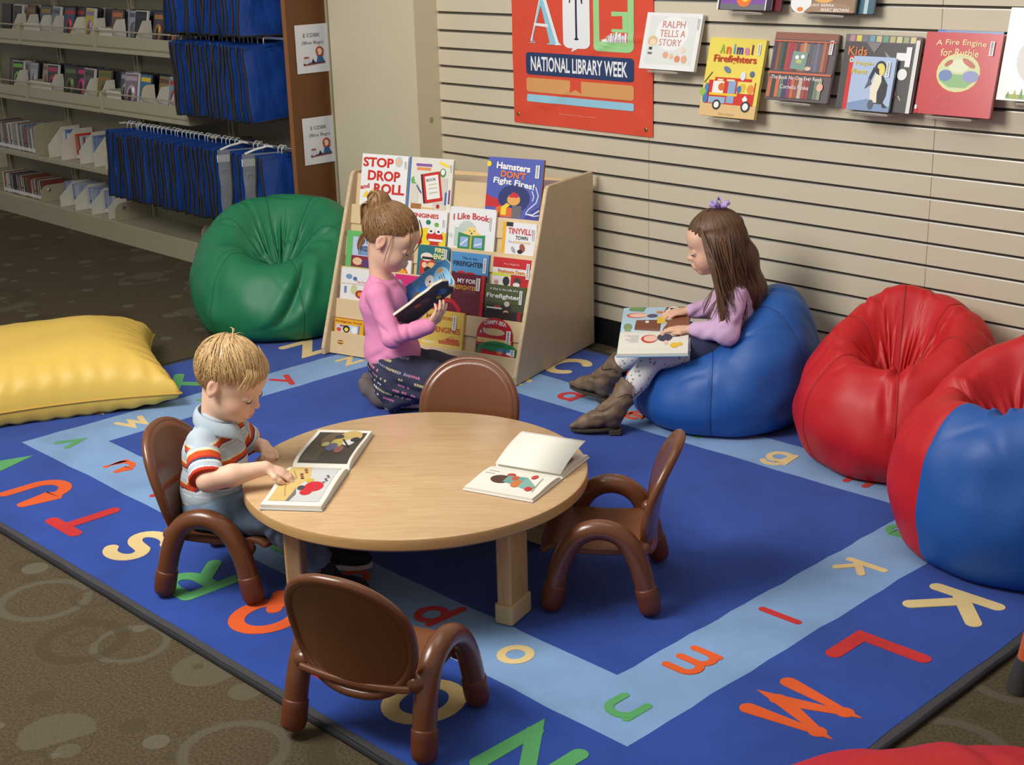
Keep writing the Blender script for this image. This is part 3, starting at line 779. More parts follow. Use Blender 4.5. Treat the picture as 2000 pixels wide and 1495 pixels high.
def truck(x, y, s, c=(208, 44, 36)):
    """little printed fire engine"""
    return [('r', x, y, s, s*.32, c), ('r', x+s*.62, y+s*.3, s*.36, s*.2, c), ('r', x+s*.68, y+s*.34, s*.22, s*.12, SKY), ('r', x+s*.04, y+s*.18, s*.5, s*.05, WHT), ('l', [(x+s*.02, y+s*.42), (x+s*.6, y+s*.36)], s*.05, (210, 210, 200)),
            ('e', x+s*.22, y, s*.1, s*.1, BLK), ('e', x+s*.78, y, s*.1, s*.1, BLK), ('e', x+s*.22, y, s*.045, s*.045, WHT), ('e', x+s*.78, y, s*.045, s*.045, WHT)]
HB = -.045     # hidden below the ledge
def tier(label, k, u0, u1, top, T, col, art, bc=None, back=0., low=None, **kw):
    y0 = HB if low is None else low
    book(label, u1-u0, top-y0, T, col, art, DB(k, u0, y0, back), barcode=bc, **kw)
tier('white book lettered STOP DROP and ROLL on the top tier', 4, -.884, -.655, .207, .012, WHT,
     [('p', [(.06,.30),(.14,.42),(.2,.34),(.26,.46),(.34,.3)], YEL), ('e', .80,.90,.085,.085,(200,206,210)), ('e', .80,.90,.055,.058,(232,196,150)), ('r', .17,.2,.3,.05,(236,226,150)),
      ('t','STOP',.36,.87,.155,RED,{'w':.66,'b':.035}), ('t','DROP',.50,.66,.165,RED,{'w':.70,'b':.035}), ('t','and',.10,.475,.075,RED,{'w':.2,'b':.03,'r':.2}), ('t','ROLL',.63,.455,.165,RED,{'w':.66,'b':.035})], (.93,.80,.045,.12))
tier('book showing a red-framed notebook and stationery on the top tier', 4, -.648, -.438, .207, .012, (232, 228, 214),
     [('r',0,0,.045,1,(70,120,180)), ('r',.16,.86,.36,.045,(140,90,160)), ('r',.18,.80,.32,.045,(230,150,80)), ('p',[(.06,.66),(.12,.70),(.16,.60),(.2,.6),(.14,.55),(.08,.56)],(110,180,100)), ('p',[(.68,.92),(.9,.86),(.92,.9),(.7,.96)],YEL), ('e',.78,.78,.07,.07,(90,150,80)), ('e',.78,.79,.045,.045,WHT),
      ('r',.6,.2,.3,.5,(214,206,190)), ('r',.08,.28,.16,.3,(222,214,200)), ('l',[(.2,.56),(.32,.44)],.03,(60,90,150)), ('r',.86,.28,.04,.2,(60,100,180)), ('r',.94,.3,.035,.22,(130,70,140)), ('r',.1,.19,.24,.08,(170,110,60)), ('e',.72,.25,.04,.035,(180,40,40)), ('r',.34,.2,.3,.02,(226,180,90)),
      ('r',.33,.31,.42,.46,(30,28,30),.2), ('r',.37,.31,.40,.46,(206,40,36),.2), ('r',.42,.36,.30,.37,(236,236,226),.2), ('t','BOOK',.53,.66,.045,BLK,{'w':.22,'b':.02,'r':.2}), ('r',.47,.58,.2,.02,(210,200,170),.2),('r',.48,.52,.2,.02,(210,200,170),.2),('r',.5,.45,.2,.02,(200,190,170),.2)], (.93,.80,.045,.12))
tier('blue book lettered Hamsters DONT Fight Fires! at the top right of the display', 4, -.277, -.033, .229, .016, (84, 96, 178),
     [('p',[(0,.30),(0,.48),(.1,.44),(.3,.4),(.3,.30)],(196,38,44)), ('e',.52,.44,.29,.19,(40,52,110)), ('p',[(.2,.17),(.2,.3),(.3,.33),(.5,.3),(.52,.17)],(226,104,48)), ('r',.5,.17,.17,.17,(110,104,110)), ('p',[(.72,.17),(1,.17),(1,.36),(.86,.28)],(66,66,150)),
      ('l',[(.9,.62),(.96,.5),(.93,.4),(.8,.3),(.76,.25)],.016,(226,232,246)), ('l',[(.84,.56),(.88,.48),(.86,.42)],.016,(226,232,246)), ('l',[(1,.30),(.88,.23),(.76,.235)],.02,(226,232,246)), ('l',[(.75,.24),(.9,.215),(1,.23)],.015,(226,232,246)),
      ('p',[(.30,.2),(.30,.3),(.4,.37),(.46,.34),(.40,.3),(.40,.2)],(240,214,60)), ('e',.52,.42,.12,.08,(232,170,90)), ('p',[(.42,.45),(.5,.53),(.6,.5),(.6,.45)],(206,40,44)), ('e',.02,.9,.04,.04,YEL),
      ('t','Hamsters',.47,.875,.095,WHT,{'w':.62,'b':.035,'r':-.06}), ('t',"DON'T",.48,.765,.095,(240,124,48),{'w':.46,'b':.03,'r':-.06}), ('t','Fight Fires!',.50,.635,.11,WHT,{'w':.76,'b':.03,'r':-.10,'arc':.08})], (.88,.74,.07,.18), spine=(150,24,34), edge=(160,24,34))
tier('white book lettered FIRE ENGINES half hidden behind the kneeling girl', 3, -.672, -.435, .134, .010, WHT,
     [('p',[(.2,.1),(.2,.3),(.3,.52),(.6,.62),(.9,.58),(1,.52),(1,.1)],(236,214,40)), ('e',.63,.74,.05,.055,(30,130,90)), ('e',.8,.70,.045,.05,(110,180,70)), ('r',.3,.36,.2,.08,(220,120,60)), ('e',.78,.42,.17,.14,(208,44,36)), ('e',.70,.55,.07,.06,(240,240,246)), ('e',.85,.55,.07,.06,(240,240,246)), ('e',.70,.55,.025,.025,BLK), ('e',.85,.55,.025,.025,BLK), ('r',.66,.33,.28,.05,(240,240,240)), ('e',.78,.24,.1,.08,(200,50,40)), ('e',.45,.3,.08,.08,RED),
      ('t','FIRE ENGINES',.43,.88,.095,RED,{'w':.80,'b':.025})], (.92,.66,.04,.17))
tier('white book lettered I Like Books on the second tier', 3, -.424, -.210, .160, .010, (238, 238, 236),
     [('e',.40,.55,.2,.20,(196,210,200)), ('r',.13,.25,.2,.36,(190,206,196)), ('p',[(.02,.5),(.1,.46),(.08,.40),(.02,.42)],(200,214,204)), ('e',.5,.54,.115,.10,(244,214,130)), ('e',.38,.50,.05,.045,(244,214,130)), ('e',.64,.50,.05,.045,(244,214,130)), ('e',.46,.56,.012,.011,BLK), ('e',.56,.56,.012,.011,BLK), ('e',.505,.515,.02,.015,BLK),
      ('p',[(.22,.20),(.22,.52),(.50,.47),(.50,.18)],(54,140,76)), ('p',[(.50,.18),(.50,.47),(.80,.50),(.80,.20)],(54,140,76)), ('r',.27,.25,.17,.19,(150,180,226)), ('r',.57,.25,.18,.19,(150,180,226)), ('l',[(.28,.28),(.43,.40)],.03,(220,230,240)), ('l',[(.58,.29),(.74,.34)],.03,(220,230,240)), ('r',.485,.18,.035,.28,(226,180,90)),
      ('t','I Like Books',.5,.80,.12,(206,50,60),{'w':.82,'b':.015,'arc':.2})], (.87,.60,.04,.26), round_=.012)
tier('white board book lettered TINYVILLE TOWN on the second tier', 3, -.176, -.026, .119, .010, (238, 238, 240),
     [('r',0,0,.10,1,(236,180,40)), ('r',.10,.9,.2,.1,(40,40,48)), ('e',.62,.42,.08,.10,(160,80,60),.4), ('e',.56,.33,.08,.05,BLK), ('e',.36,.36,.05,.09,(170,170,176),.6), ('r',.35,.52,.5,.05,(226,206,170)),
      ('t','TINYVILLE',.55,.80,.14,(206,50,40),{'w':.76,'b':.02}), ('t','TOWN',.58,.65,.09,BLK,{'w':.36,'b':.02}), ('t',"I'm a",.28,.55,.06,(150,150,150),{'b':0})], (.88,.62,.07,.26), spine=(236,180,40), round_=.008)
tier('bright green book with a collage panel at the left end of the third tier', 2, -.904, -.70, .147, .010, (104, 184, 104),
     [('r',.16,.3,.8,.58,(190,206,226)), ('r',.14,.24,.8,.24,(140,40,60)), ('e',.3,.36,.12,.08,(226,190,150)), ('e',.5,.33,.1,.09,(90,60,110)), ('r',.3,.5,.3,.2,(120,150,190)), ('t','BOY',.42,.80,.1,(60,80,130),{'b':.02}), ('t','FRIZ',.42,.64,.1,(40,40,80),{'b':.02})])
tier('white comic-like picture book partly hidden behind the kneeling girl', 2, -.69, -.575, .092, .010, (240, 238, 226),
     [('p',[(.1,.3),(.5,.8),(.9,.3)],(214,60,40)), ('e',.5,.5,.22,.14,YEL), ('r',.2,.3,.6,.1,(230,160,40)), ('e',.3,.72,.12,.1,(80,150,200))])
tier('teal book lettered FIRE ENGINE with a crowd of animals on the third tier', 2, -.548, -.400, .120, .010, (44, 112, 124),
     [('p',[(.08,.3),(.1,.62),(.5,.7),(.74,.4),(.72,.3)],(190,60,50)), ('e',.3,.72,.2,.1,(236,220,200)), ('r',.15,.66,.4,.06,BLK), ('e',.46,.5,.14,.1,(236,180,120)), ('e',.36,.4,.12,.09,(40,40,44)), ('e',.62,.5,.09,.08,(230,120,60)), ('e',.24,.52,.08,.07,(240,200,160)),
      ('t','FIRE',.70,.90,.11,(244,240,150),{'w':.3,'b':.03}), ('t','ENGI',.70,.75,.13,(244,240,150),{'w':.36,'b':.03})], (.86,.66,.09,.28), round_=.012)
tier('sky blue book lettered This Is the FIREFIGHTER on the third tier', 2, -.388, -.216, .107, .010, (84, 152, 208),
     [('r',0,0,1,.42,(46,42,46)), ('e',.30,.44,.13,.09,(200,50,44)), ('e',.28,.37,.07,.08,(240,200,170)), ('e',.55,.42,.15,.09,(190,46,40)), ('e',.53,.36,.07,.07,(230,190,160)), ('e',.80,.36,.13,.1,(120,110,110)), ('e',.09,.4,.08,.1,(60,60,60)), ('r',.4,.3,.5,.06,(150,60,50)),
      ('t','This Is the',.5,.86,.07,(40,60,110),{'w':.4,'b':0}), ('t','FIREFIGHTER',.47,.71,.13,(30,34,60),{'w':.80,'b':.02})], (.88,.52,.08,.38))
tier('red and white book with small photo squares at the right of the third tier', 2, -.194, -.026, .104, .010, (236, 232, 226),
     [('r',0,.74,1,.26,(204,40,44)), ('r',.5,.28,.5,.30,(196,36,40)), ('r',0,.55,.3,.06,(226,226,90)), ('r',.0,.42,.5,.14,(232,228,226)), ('r',0,.52,.5,.06,(214,220,70)), ('e',.38,.40,.09,.12,(50,50,60)), ('e',.68,.42,.10,.10,(90,60,50)), ('e',.66,.33,.09,.06,(230,230,230)), ('e',.12,.35,.06,.06,(200,150,140)), ('r',.2,.60,.7,.05,(236,200,110)),
      ('t','Fire Engines',.5,.84,.05,(244,214,214),{'w':.4,'b':0}), ('t','Firehouse Team',.5,.655,.08,(206,60,40),{'w':.7,'b':.01})], (.90,.5,.08,.4))
tier('white patterned board book at the left end of the fourth tier', 1, -.906, -.70, .126, .010, (236, 234, 230),
     [('r',.02,.62,.96,.015,(206,170,140)), ('e',.2,.8,.08,.06,(120,150,190)), ('e',.35,.76,.05,.05,(80,110,170)), ('t','The Fire',.5,.69,.06,(190,70,60),{'b':0}), ('r',.1,.4,.06,.16,(110,140,180)), ('e',.34,.5,.08,.12,(206,206,150)), ('e',.5,.4,.12,.1,(170,50,40)), ('e',.5,.4,.06,.05,(230,150,60)), ('e',.76,.52,.09,.1,(90,160,110))], round_=.01)
tier('magenta book with a grey elephant, half behind the pink sweater', 1, -.636, -.455, .125, .010, (214, 40, 120),
     [('e',.12,.62,.13,.26,(150,166,178)), ('e',.1,.72,.08,.1,(130,148,162)), ('e',.1,.68,.018,.025,BLK), ('t','ELEPHANT',.55,.86,.05,(190,80,60),{'b':0}), ('t','Uh-Oh!',.60,.68,.17,(244,190,50),{'w':.56,'b':.03})])
tier('maroon and red book lettered MY FOR FIREFIGHTERS on the fourth tier', 1, -.366, -.214, .158, .010, (104, 22, 48),
     [('e',-.08,.02,.50,.48,(200,32,44)), ('e',-.08,.02,.40,.40,(104,22,48)), ('r',.90,0,.10,1,(200,30,44)), ('t','MY FOR',.46,.86,.085,WHT,{'w':.56,'b':.02}), ('t','FIREFIGHTERS',.42,.73,.085,(230,170,50),{'w':.84,'b':.02}), ('r',.35,.64,.4,.012,(150,90,60))], (.76,.70,.12,.24))
tier('dark green book lettered A Day in the Life of a Firefighter, with a bear-brown dog', 1, -.207, -.028, .131, .010, (86, 98, 62),
     [('r',0,0,1,.45,(46,44,44)), ('r',0,.45,1,.16,(70,80,54)), ('r',.07,.36,.40,.18,(40,36,40)), ('r',.06,.47,.42,.035,(226,226,220)), ('r',.24,.51,.16,.03,(196,50,50)), ('e',.56,.50,.12,.11,(56,48,46)), ('e',.55,.40,.07,.06,(214,160,120)), ('e',.56,.3,.14,.12,(50,40,36)), ('e',.58,.38,.04,.04,BLK), ('r',.84,.26,.1,.2,(150,40,40)), ('e',.56,.60,.07,.06,(206,196,180)),
      ('t','A Day in the Life of a',.46,.90,.06,WHT,{'w':.70,'b':.01}), ('t','Firefighter',.46,.745,.125,WHT,{'w':.84,'b':.025})], (.86,.62,.07,.30))
tier('orange yellow book lettered Firefighter Frank at the bottom left of the display', 0, -.906, -.76, .055, .010, (240, 176, 40),
     [('r',.06,.45,.8,.32,(206,210,224)), ('r',.18,.68,.2,.06,(190,50,44)), ('e',.42,.60,.12,.15,BLK), ('e',.42,.58,.07,.08,YEL), ('e',.70,.58,.10,.14,WHT), ('e',.16,.55,.08,.08,(214,80,40)), ('r',.82,.45,.06,.36,(120,140,180)), ('t','Firefighter Frank',.5,.88,.1,(150,60,40),{'w':.94,'b':.01})])
tier('yellow book lettered Big Machines FIRE ENGINES at the knees of the kneeling girl', 0, -.482, -.282, .143, .010, (226, 190, 84),
     [('r',.1,.25,.9,.10,(232,206,110)), ('r',.45,.3,.5,.08,(206,110,56)), ('r',.62,.36,.3,.07,(200,90,50)), ('l',[(.5,.36),(.75,.48),(.95,.34)],.012,(196,120,70)), ('r',.05,.28,.3,.06,(236,214,150)),
      ('t','Machines',.45,.86,.10,(180,104,40),{'w':.66,'b':.01}), ('t','FIRE ENGINES',.50,.60,.12,(190,84,44),{'w':.88,'b':.025})], (.76,.62,.08,.30))
arch_ = [(0, 0), (1, 0), (1, .62)]+[(.5+.5*math.cos(a), .62+.38*math.sin(a)) for a in [PI*i/14 for i in range(1, 14)]]+[(0, .62)]
tier('red handle-shaped board book at the bottom right of the display', 0, -.224, -.062, .140, .005, (190, 26, 40),
     [('e',.48,.70,.30,.075,(216,190,140)), ('e',.12,.68,.03,.03,(150,220,210)), ('e',.2,.74,.03,.03,(150,220,210)), ('t','CAMPY-BEA',.5,.87,.09,WHT,{'w':.62,'b':.02,'arc':.25}), ('r',.02,.46,.96,.1,(226,180,110)), ('t','EMERGENCY',.5,.51,.09,(240,210,150),{'w':.86,'b':.02}), ('r',.02,.3,.5,.1,(60,60,70))], (.84,.42,.12,.34), back=.0072, shape=arch_)
tier('green round-topped board book in front of the red handle-shaped one', 0, -.212, -.030, .052, .0055, (36, 132, 74),
     [('r',.10,.38,.84,.36,(190,32,44)), ('e',.5,.7,.42,.14,(36,132,74)), ('r',.50,.50,.16,.22,(70,130,200)), ('r',.72,.50,.16,.22,(70,130,200)), ('e',.57,.54,.06,.07,(230,130,50)), ('e',.80,.55,.07,.06,WHT), ('t','RESCUE TRUCKS',.42,.84,.07,(20,90,50),{'w':.5,'b':.0}), ('t','Fire Truck',.3,.60,.08,(150,20,34),{'b':0})], (.84,.46,.10,.28), back=-.001, shape=arch_, low=-.04)
# flat books lying on the top of the stand
book('purple and orange book lying flat on top of the display', .27, .22, .016, (120, 84, 130), [], MD @ Matrix.Translation((-.30, .315, .7005)) @ Matrix.Rotation(.06, 4, 'Z'), edge=(190, 110, 60), spine=(210, 130, 70))
book('pale book with yellow edge lying flat on top of the display', .24, .20, .014, (206, 180, 150), [], MD @ Matrix.Translation((-.58, .33, .699)) @ Matrix.Rotation(.05, 4, 'Z'), edge=(226, 200, 70))
# ------------------------------------------------------------------ red banner on the slatted wall
BX0, BX1, BZ0, BZ1 = -2.110, -1.341, .887, 1.56
BW, BH = BX1-BX0, BZ1-BZ0
def on_wall(x, z, y=0., tilt=0., roll=0.):
    """local x right, y up, z towards the room; tilt leans the foot out"""
    return Matrix.Translation((x, y, z)) @ Matrix.Rotation(PI/2-tilt, 4, 'X') @ Matrix.Rotation(roll, 4, 'Z')
BN = thing('banner', 'red vinyl banner reading NATIONAL LIBRARY WEEK on the slatted wall', 'banner', on_wall(BX0, BZ0, -.0035))
BR = mat('banner_red', (222, 80, 56), .45, var=.02, vscale=6)
def bump_z(x, y):
    # hanging creases in the vinyl
    d = 0
    for (ax, ay, bx, by, w, h) in ((.60,.62,.78,.74,.014,.006),(.42,.30,.26,.16,.014,.005),(.30,.25,.22,.16,.01,.004),(.80,.72,1.,.75,.012,.004),(.08,.1,.2,.2,.03,.004),(.92,.06,.93,.16,.02,.003)):
        ax, bx = ax*BW, bx*BW; ay, by = ay*.5, by*.5
        t = max(0, min(1, ((x-ax)*(bx-ax)+(y-ay)*(by-ay))/((bx-ax)**2+(by-ay)**2)))
        q = math.hypot(x-ax-(bx-ax)*t, y-ay-(by-ay)*t)/w
        d += h*math.exp(-q*q)
    return d+.0025*noise.noise(Vector((x*5, y*5, 0)))+.002
NX, NY = 90, 80
V = [(BW*i/NX, BH*j/NY, bump_z(BW*i/NX, BH*j/NY)) for i in range(NX+1) for j in range(NY+1)]
F = [(i*(NY+1)+j, (i+1)*(NY+1)+j, (i+1)*(NY+1)+j+1, i*(NY+1)+j+1) for i in range(NX) for j in range(NY)]
mb = MB(); mb.add(V, F, BR); mb.build('vinyl_sheet', BN, smooth=True)
def drape(mb, lift):
    """lay flat artwork on the creased sheet: cut it finely first"""
    me = bpy.data.meshes.new('d'); me.from_pydata(mb.v, [], mb.f); bm = bmesh.new(); bm.from_mesh(me)
    for f, k in zip(bm.faces, mb.m): f.material_index = k
    for ax, L, n in ((0, BW, 60), (1, BH, 54)):
        for i in range(1, n):
            co = [0, 0, 0]; no = [0, 0, 0]; co[ax] = L*i/n; no[ax] = 1
            bmesh.ops.bisect_plane(bm, geom=bm.verts[:]+bm.edges[:]+bm.faces[:], plane_co=co, plane_no=no)
    bm.verts.index_update()
    mb.v = [(v.co.x, v.co.y, v.co.z+bump_z(v.co.x, v.co.y)+lift) for v in bm.verts]
    mb.f = [[v.index for v in f.verts] for f in bm.faces]; mb.m = [f.material_index for f in bm.faces]
    bm.free(); bpy.data.meshes.remove(me)
    return mb
NAVY = (44, 62, 104); PB = (150, 205, 226); TAN = (220, 160, 100); PG_ = (160, 216, 146); W_ = (238, 240, 242)
H5 = .5/BH   # artwork measured on the lowest half metre
def rr(x0, y0, x1, y1, r):
    P = []
    for cx, cy, a0 in ((x1-r,y1-r,0),(x0+r,y1-r,PI/2),(x0+r,y0+r,PI),(x1-r,y0+r,1.5*PI)):
        P += [(cx+r*math.cos(a0+PI/2*i/4), (cy+r*math.sin(a0+PI/2*i/4))) for i in range(5)]
    return P
def poly(mb, P, c, z): 
    if sum(P[i][0]*P[(i+1) % len(P)][1]-P[(i+1) % len(P)][0]*P[i][1] for i in range(len(P))) < 0: P = P[::-1]
    mb.add([(x*BW, y*.5, z) for x, y in P], [tuple(range(len(P)))], paint(c))
mb = MB()
# bars: navy title bar, tan bar with a red ribbon notch, pale blue bar
poly(mb, rr(.105, .405, .875, .585, .025), NAVY, .0002)
poly(mb, rr(.105, .265, .875, .38, .02), TAN, .0002); poly(mb, [(.43,.385),(.51,.385),(.51,.285),(.47,.31),(.43,.285)], (222, 80, 56), .0006)
poly(mb, rr(.108, .185, .875, .245, .012), PB, .0002)
drape(mb, .0016).build('colour_bars', BN, smooth=True)
mb = MB(); z = .0010
put_text(mb, 'NATIONAL LIBRARY WEEK', .488*BW, .496*.5, .118*.5, paint(W_), w=.69*BW, bold=.022, z=z)
drape(mb, .0016).build('lettering', BN); mb = MB()
put_text(mb, 'American Library Association | www.ala.org', .48*BW, .105*.5, .010*.5, paint((240, 190, 176)), w=.27*BW, z=z)
drape(mb, .0016).build('lettering', BN)
mb = MB()
# letter A, pale blue with white edges
poly(mb, [(.105,.66),(.175,.66),(.165,.675),(.145,.69),(.22,1.0),(.235,1.0),(.155,.69),(.18,.665)], PB, .0002)
poly(mb, [(.155,.66),(.20,.95),(.222,1.05),(.24,1.05),(.265,1.0),(.345,.67),(.37,.655),(.26,.655),(.285,.67),(.225,.96),(.14,.68)], PB, .0003)
poly(mb, [(.222,1.02),(.24,1.08),(.262,1.02),(.352,.675),(.372,.655),(.322,.652),(.33,.67),(.243,1.0)], W_, .0005)
poly(mb, [(.17,.80),(.17,.82),(.275,.815),(.275,.79)], W_, .0006)
poly(mb, [(.143,.68),(.212,1.0),(.222,1.02),(.15,.675)], W_, .0006)
# T in a white speech balloon
poly(mb, rr(.385, .635, .575, 1.12, .045), W_, .0002); poly(mb, [(.455,.64),(.44,.605),(.50,.64)], W_, .0002)
poly(mb, [(.472,.70),(.465,.705),(.466,.712),(.474,.716),(.474,1.02),(.442,1.02),(.438,.985),(.43,.985),(.434,1.035),(.524,1.03),(.526,.98),(.518,.98),(.512,1.015),(.486,1.02),(.487,.718),(.496,.71),(.494,.702)], (24, 34, 60), .0006)
# E as a green window with stacked books inside
O_ = rr(.60, .625, .875, 1.10, .045); poly(mb, O_, PG_, .0002)
poly(mb, [(.64,.70),(.835,.70),(.835,1.02),(.64,1.02)], (222, 80, 56), .0004)
poly(mb, [(.725,.895),(.80,.90),(.80,.865),(.835,.865),(.835,.93),(.725,.93)], PG_, .0006)
poly(mb, [(.725,.80),(.80,.80),(.80,.865),(.835,.865),(.835,.775),(.725,.775)], PG_, .0006)
for i, (h, dx) in enumerate(((.05, 0), (.065, 0), (.05, 0), (.075, .004), (.06, 0), (.07, -.004), (.055, 0), (.07, 0))):
    x = .70+i*.0165; poly(mb, [(x,.70),(x+.0135,.70),(x+.0135+dx,.70+h),(x+dx,.70+h)], (236, 236, 240) if i % 2 else (200, 214, 230), .0008)
poly(mb, [(.655,.70),(.70,.70),(.69,.725),(.67,.72)], W_, .0007)
drape(mb, .0016).build('large_letters', BN)
for x, y in ((.035, .072), (.955, .055)):
    mb = MB(); mb.lathe([(.003, .003), (.0075, .004), (.009, .0025), (.0095, .001)], mat('grommet_brass', (190, 170, 100), .25, metal=.9), n=16, M=Matrix.Translation((x*BW, y*.5, .003)))
    mb.add([(x*BW+px, y*.5+py, .0052) for px, py in ell(0, 0, .004, .004, 10)], [tuple(range(10))], paint((40, 44, 40))); mb.build('grommet', BN, smooth=True)
# ------------------------------------------------------------------ face-out books on clear ledges
AC = mat('ledge_acrylic', (222, 216, 202), .1, trans=.4, coat=.3, alpha=.55)
def ledge(x, z, w, label, dep=.085):
    t = thing('book_ledge', label, 'book ledge', Matrix.Translation((x, 0, z)))
    mb = MB(); w = w*.72; N = 16
    P = [(-w/2+w*i/N, -.0005) for i in range(N+1)]+[(w/2-w*i/N, -dep-.004-.012*math.sin(PI*i/N)**2*(1 if i % N else 0)) for i in range(N+1)]
    mb.prism(P[::-1], -.003, 0, AC)
    mb.tube([(-w/2+w*i/N, -dep-.003-.012*math.sin(PI*i/N)**2, .001+.003*math.sin(PI*i/N)) for i in range(N+1)], .0028, AC, n=6)
    mb.build('tray', t)
    mb = MB(); mb.box((-w/2+.01, -.004, -.0), (w/2-.01, -.0008, .06), AC); mb.build('wall_clip', t)
    return t
def wbook(label, x, z, W, H, tilt, T, col, art, bc=None, roll=0., y=-.078, **kw):
    book(label, W, H, T, col, art, on_wall(x, z, y, tilt, roll), barcode=bc, **kw)
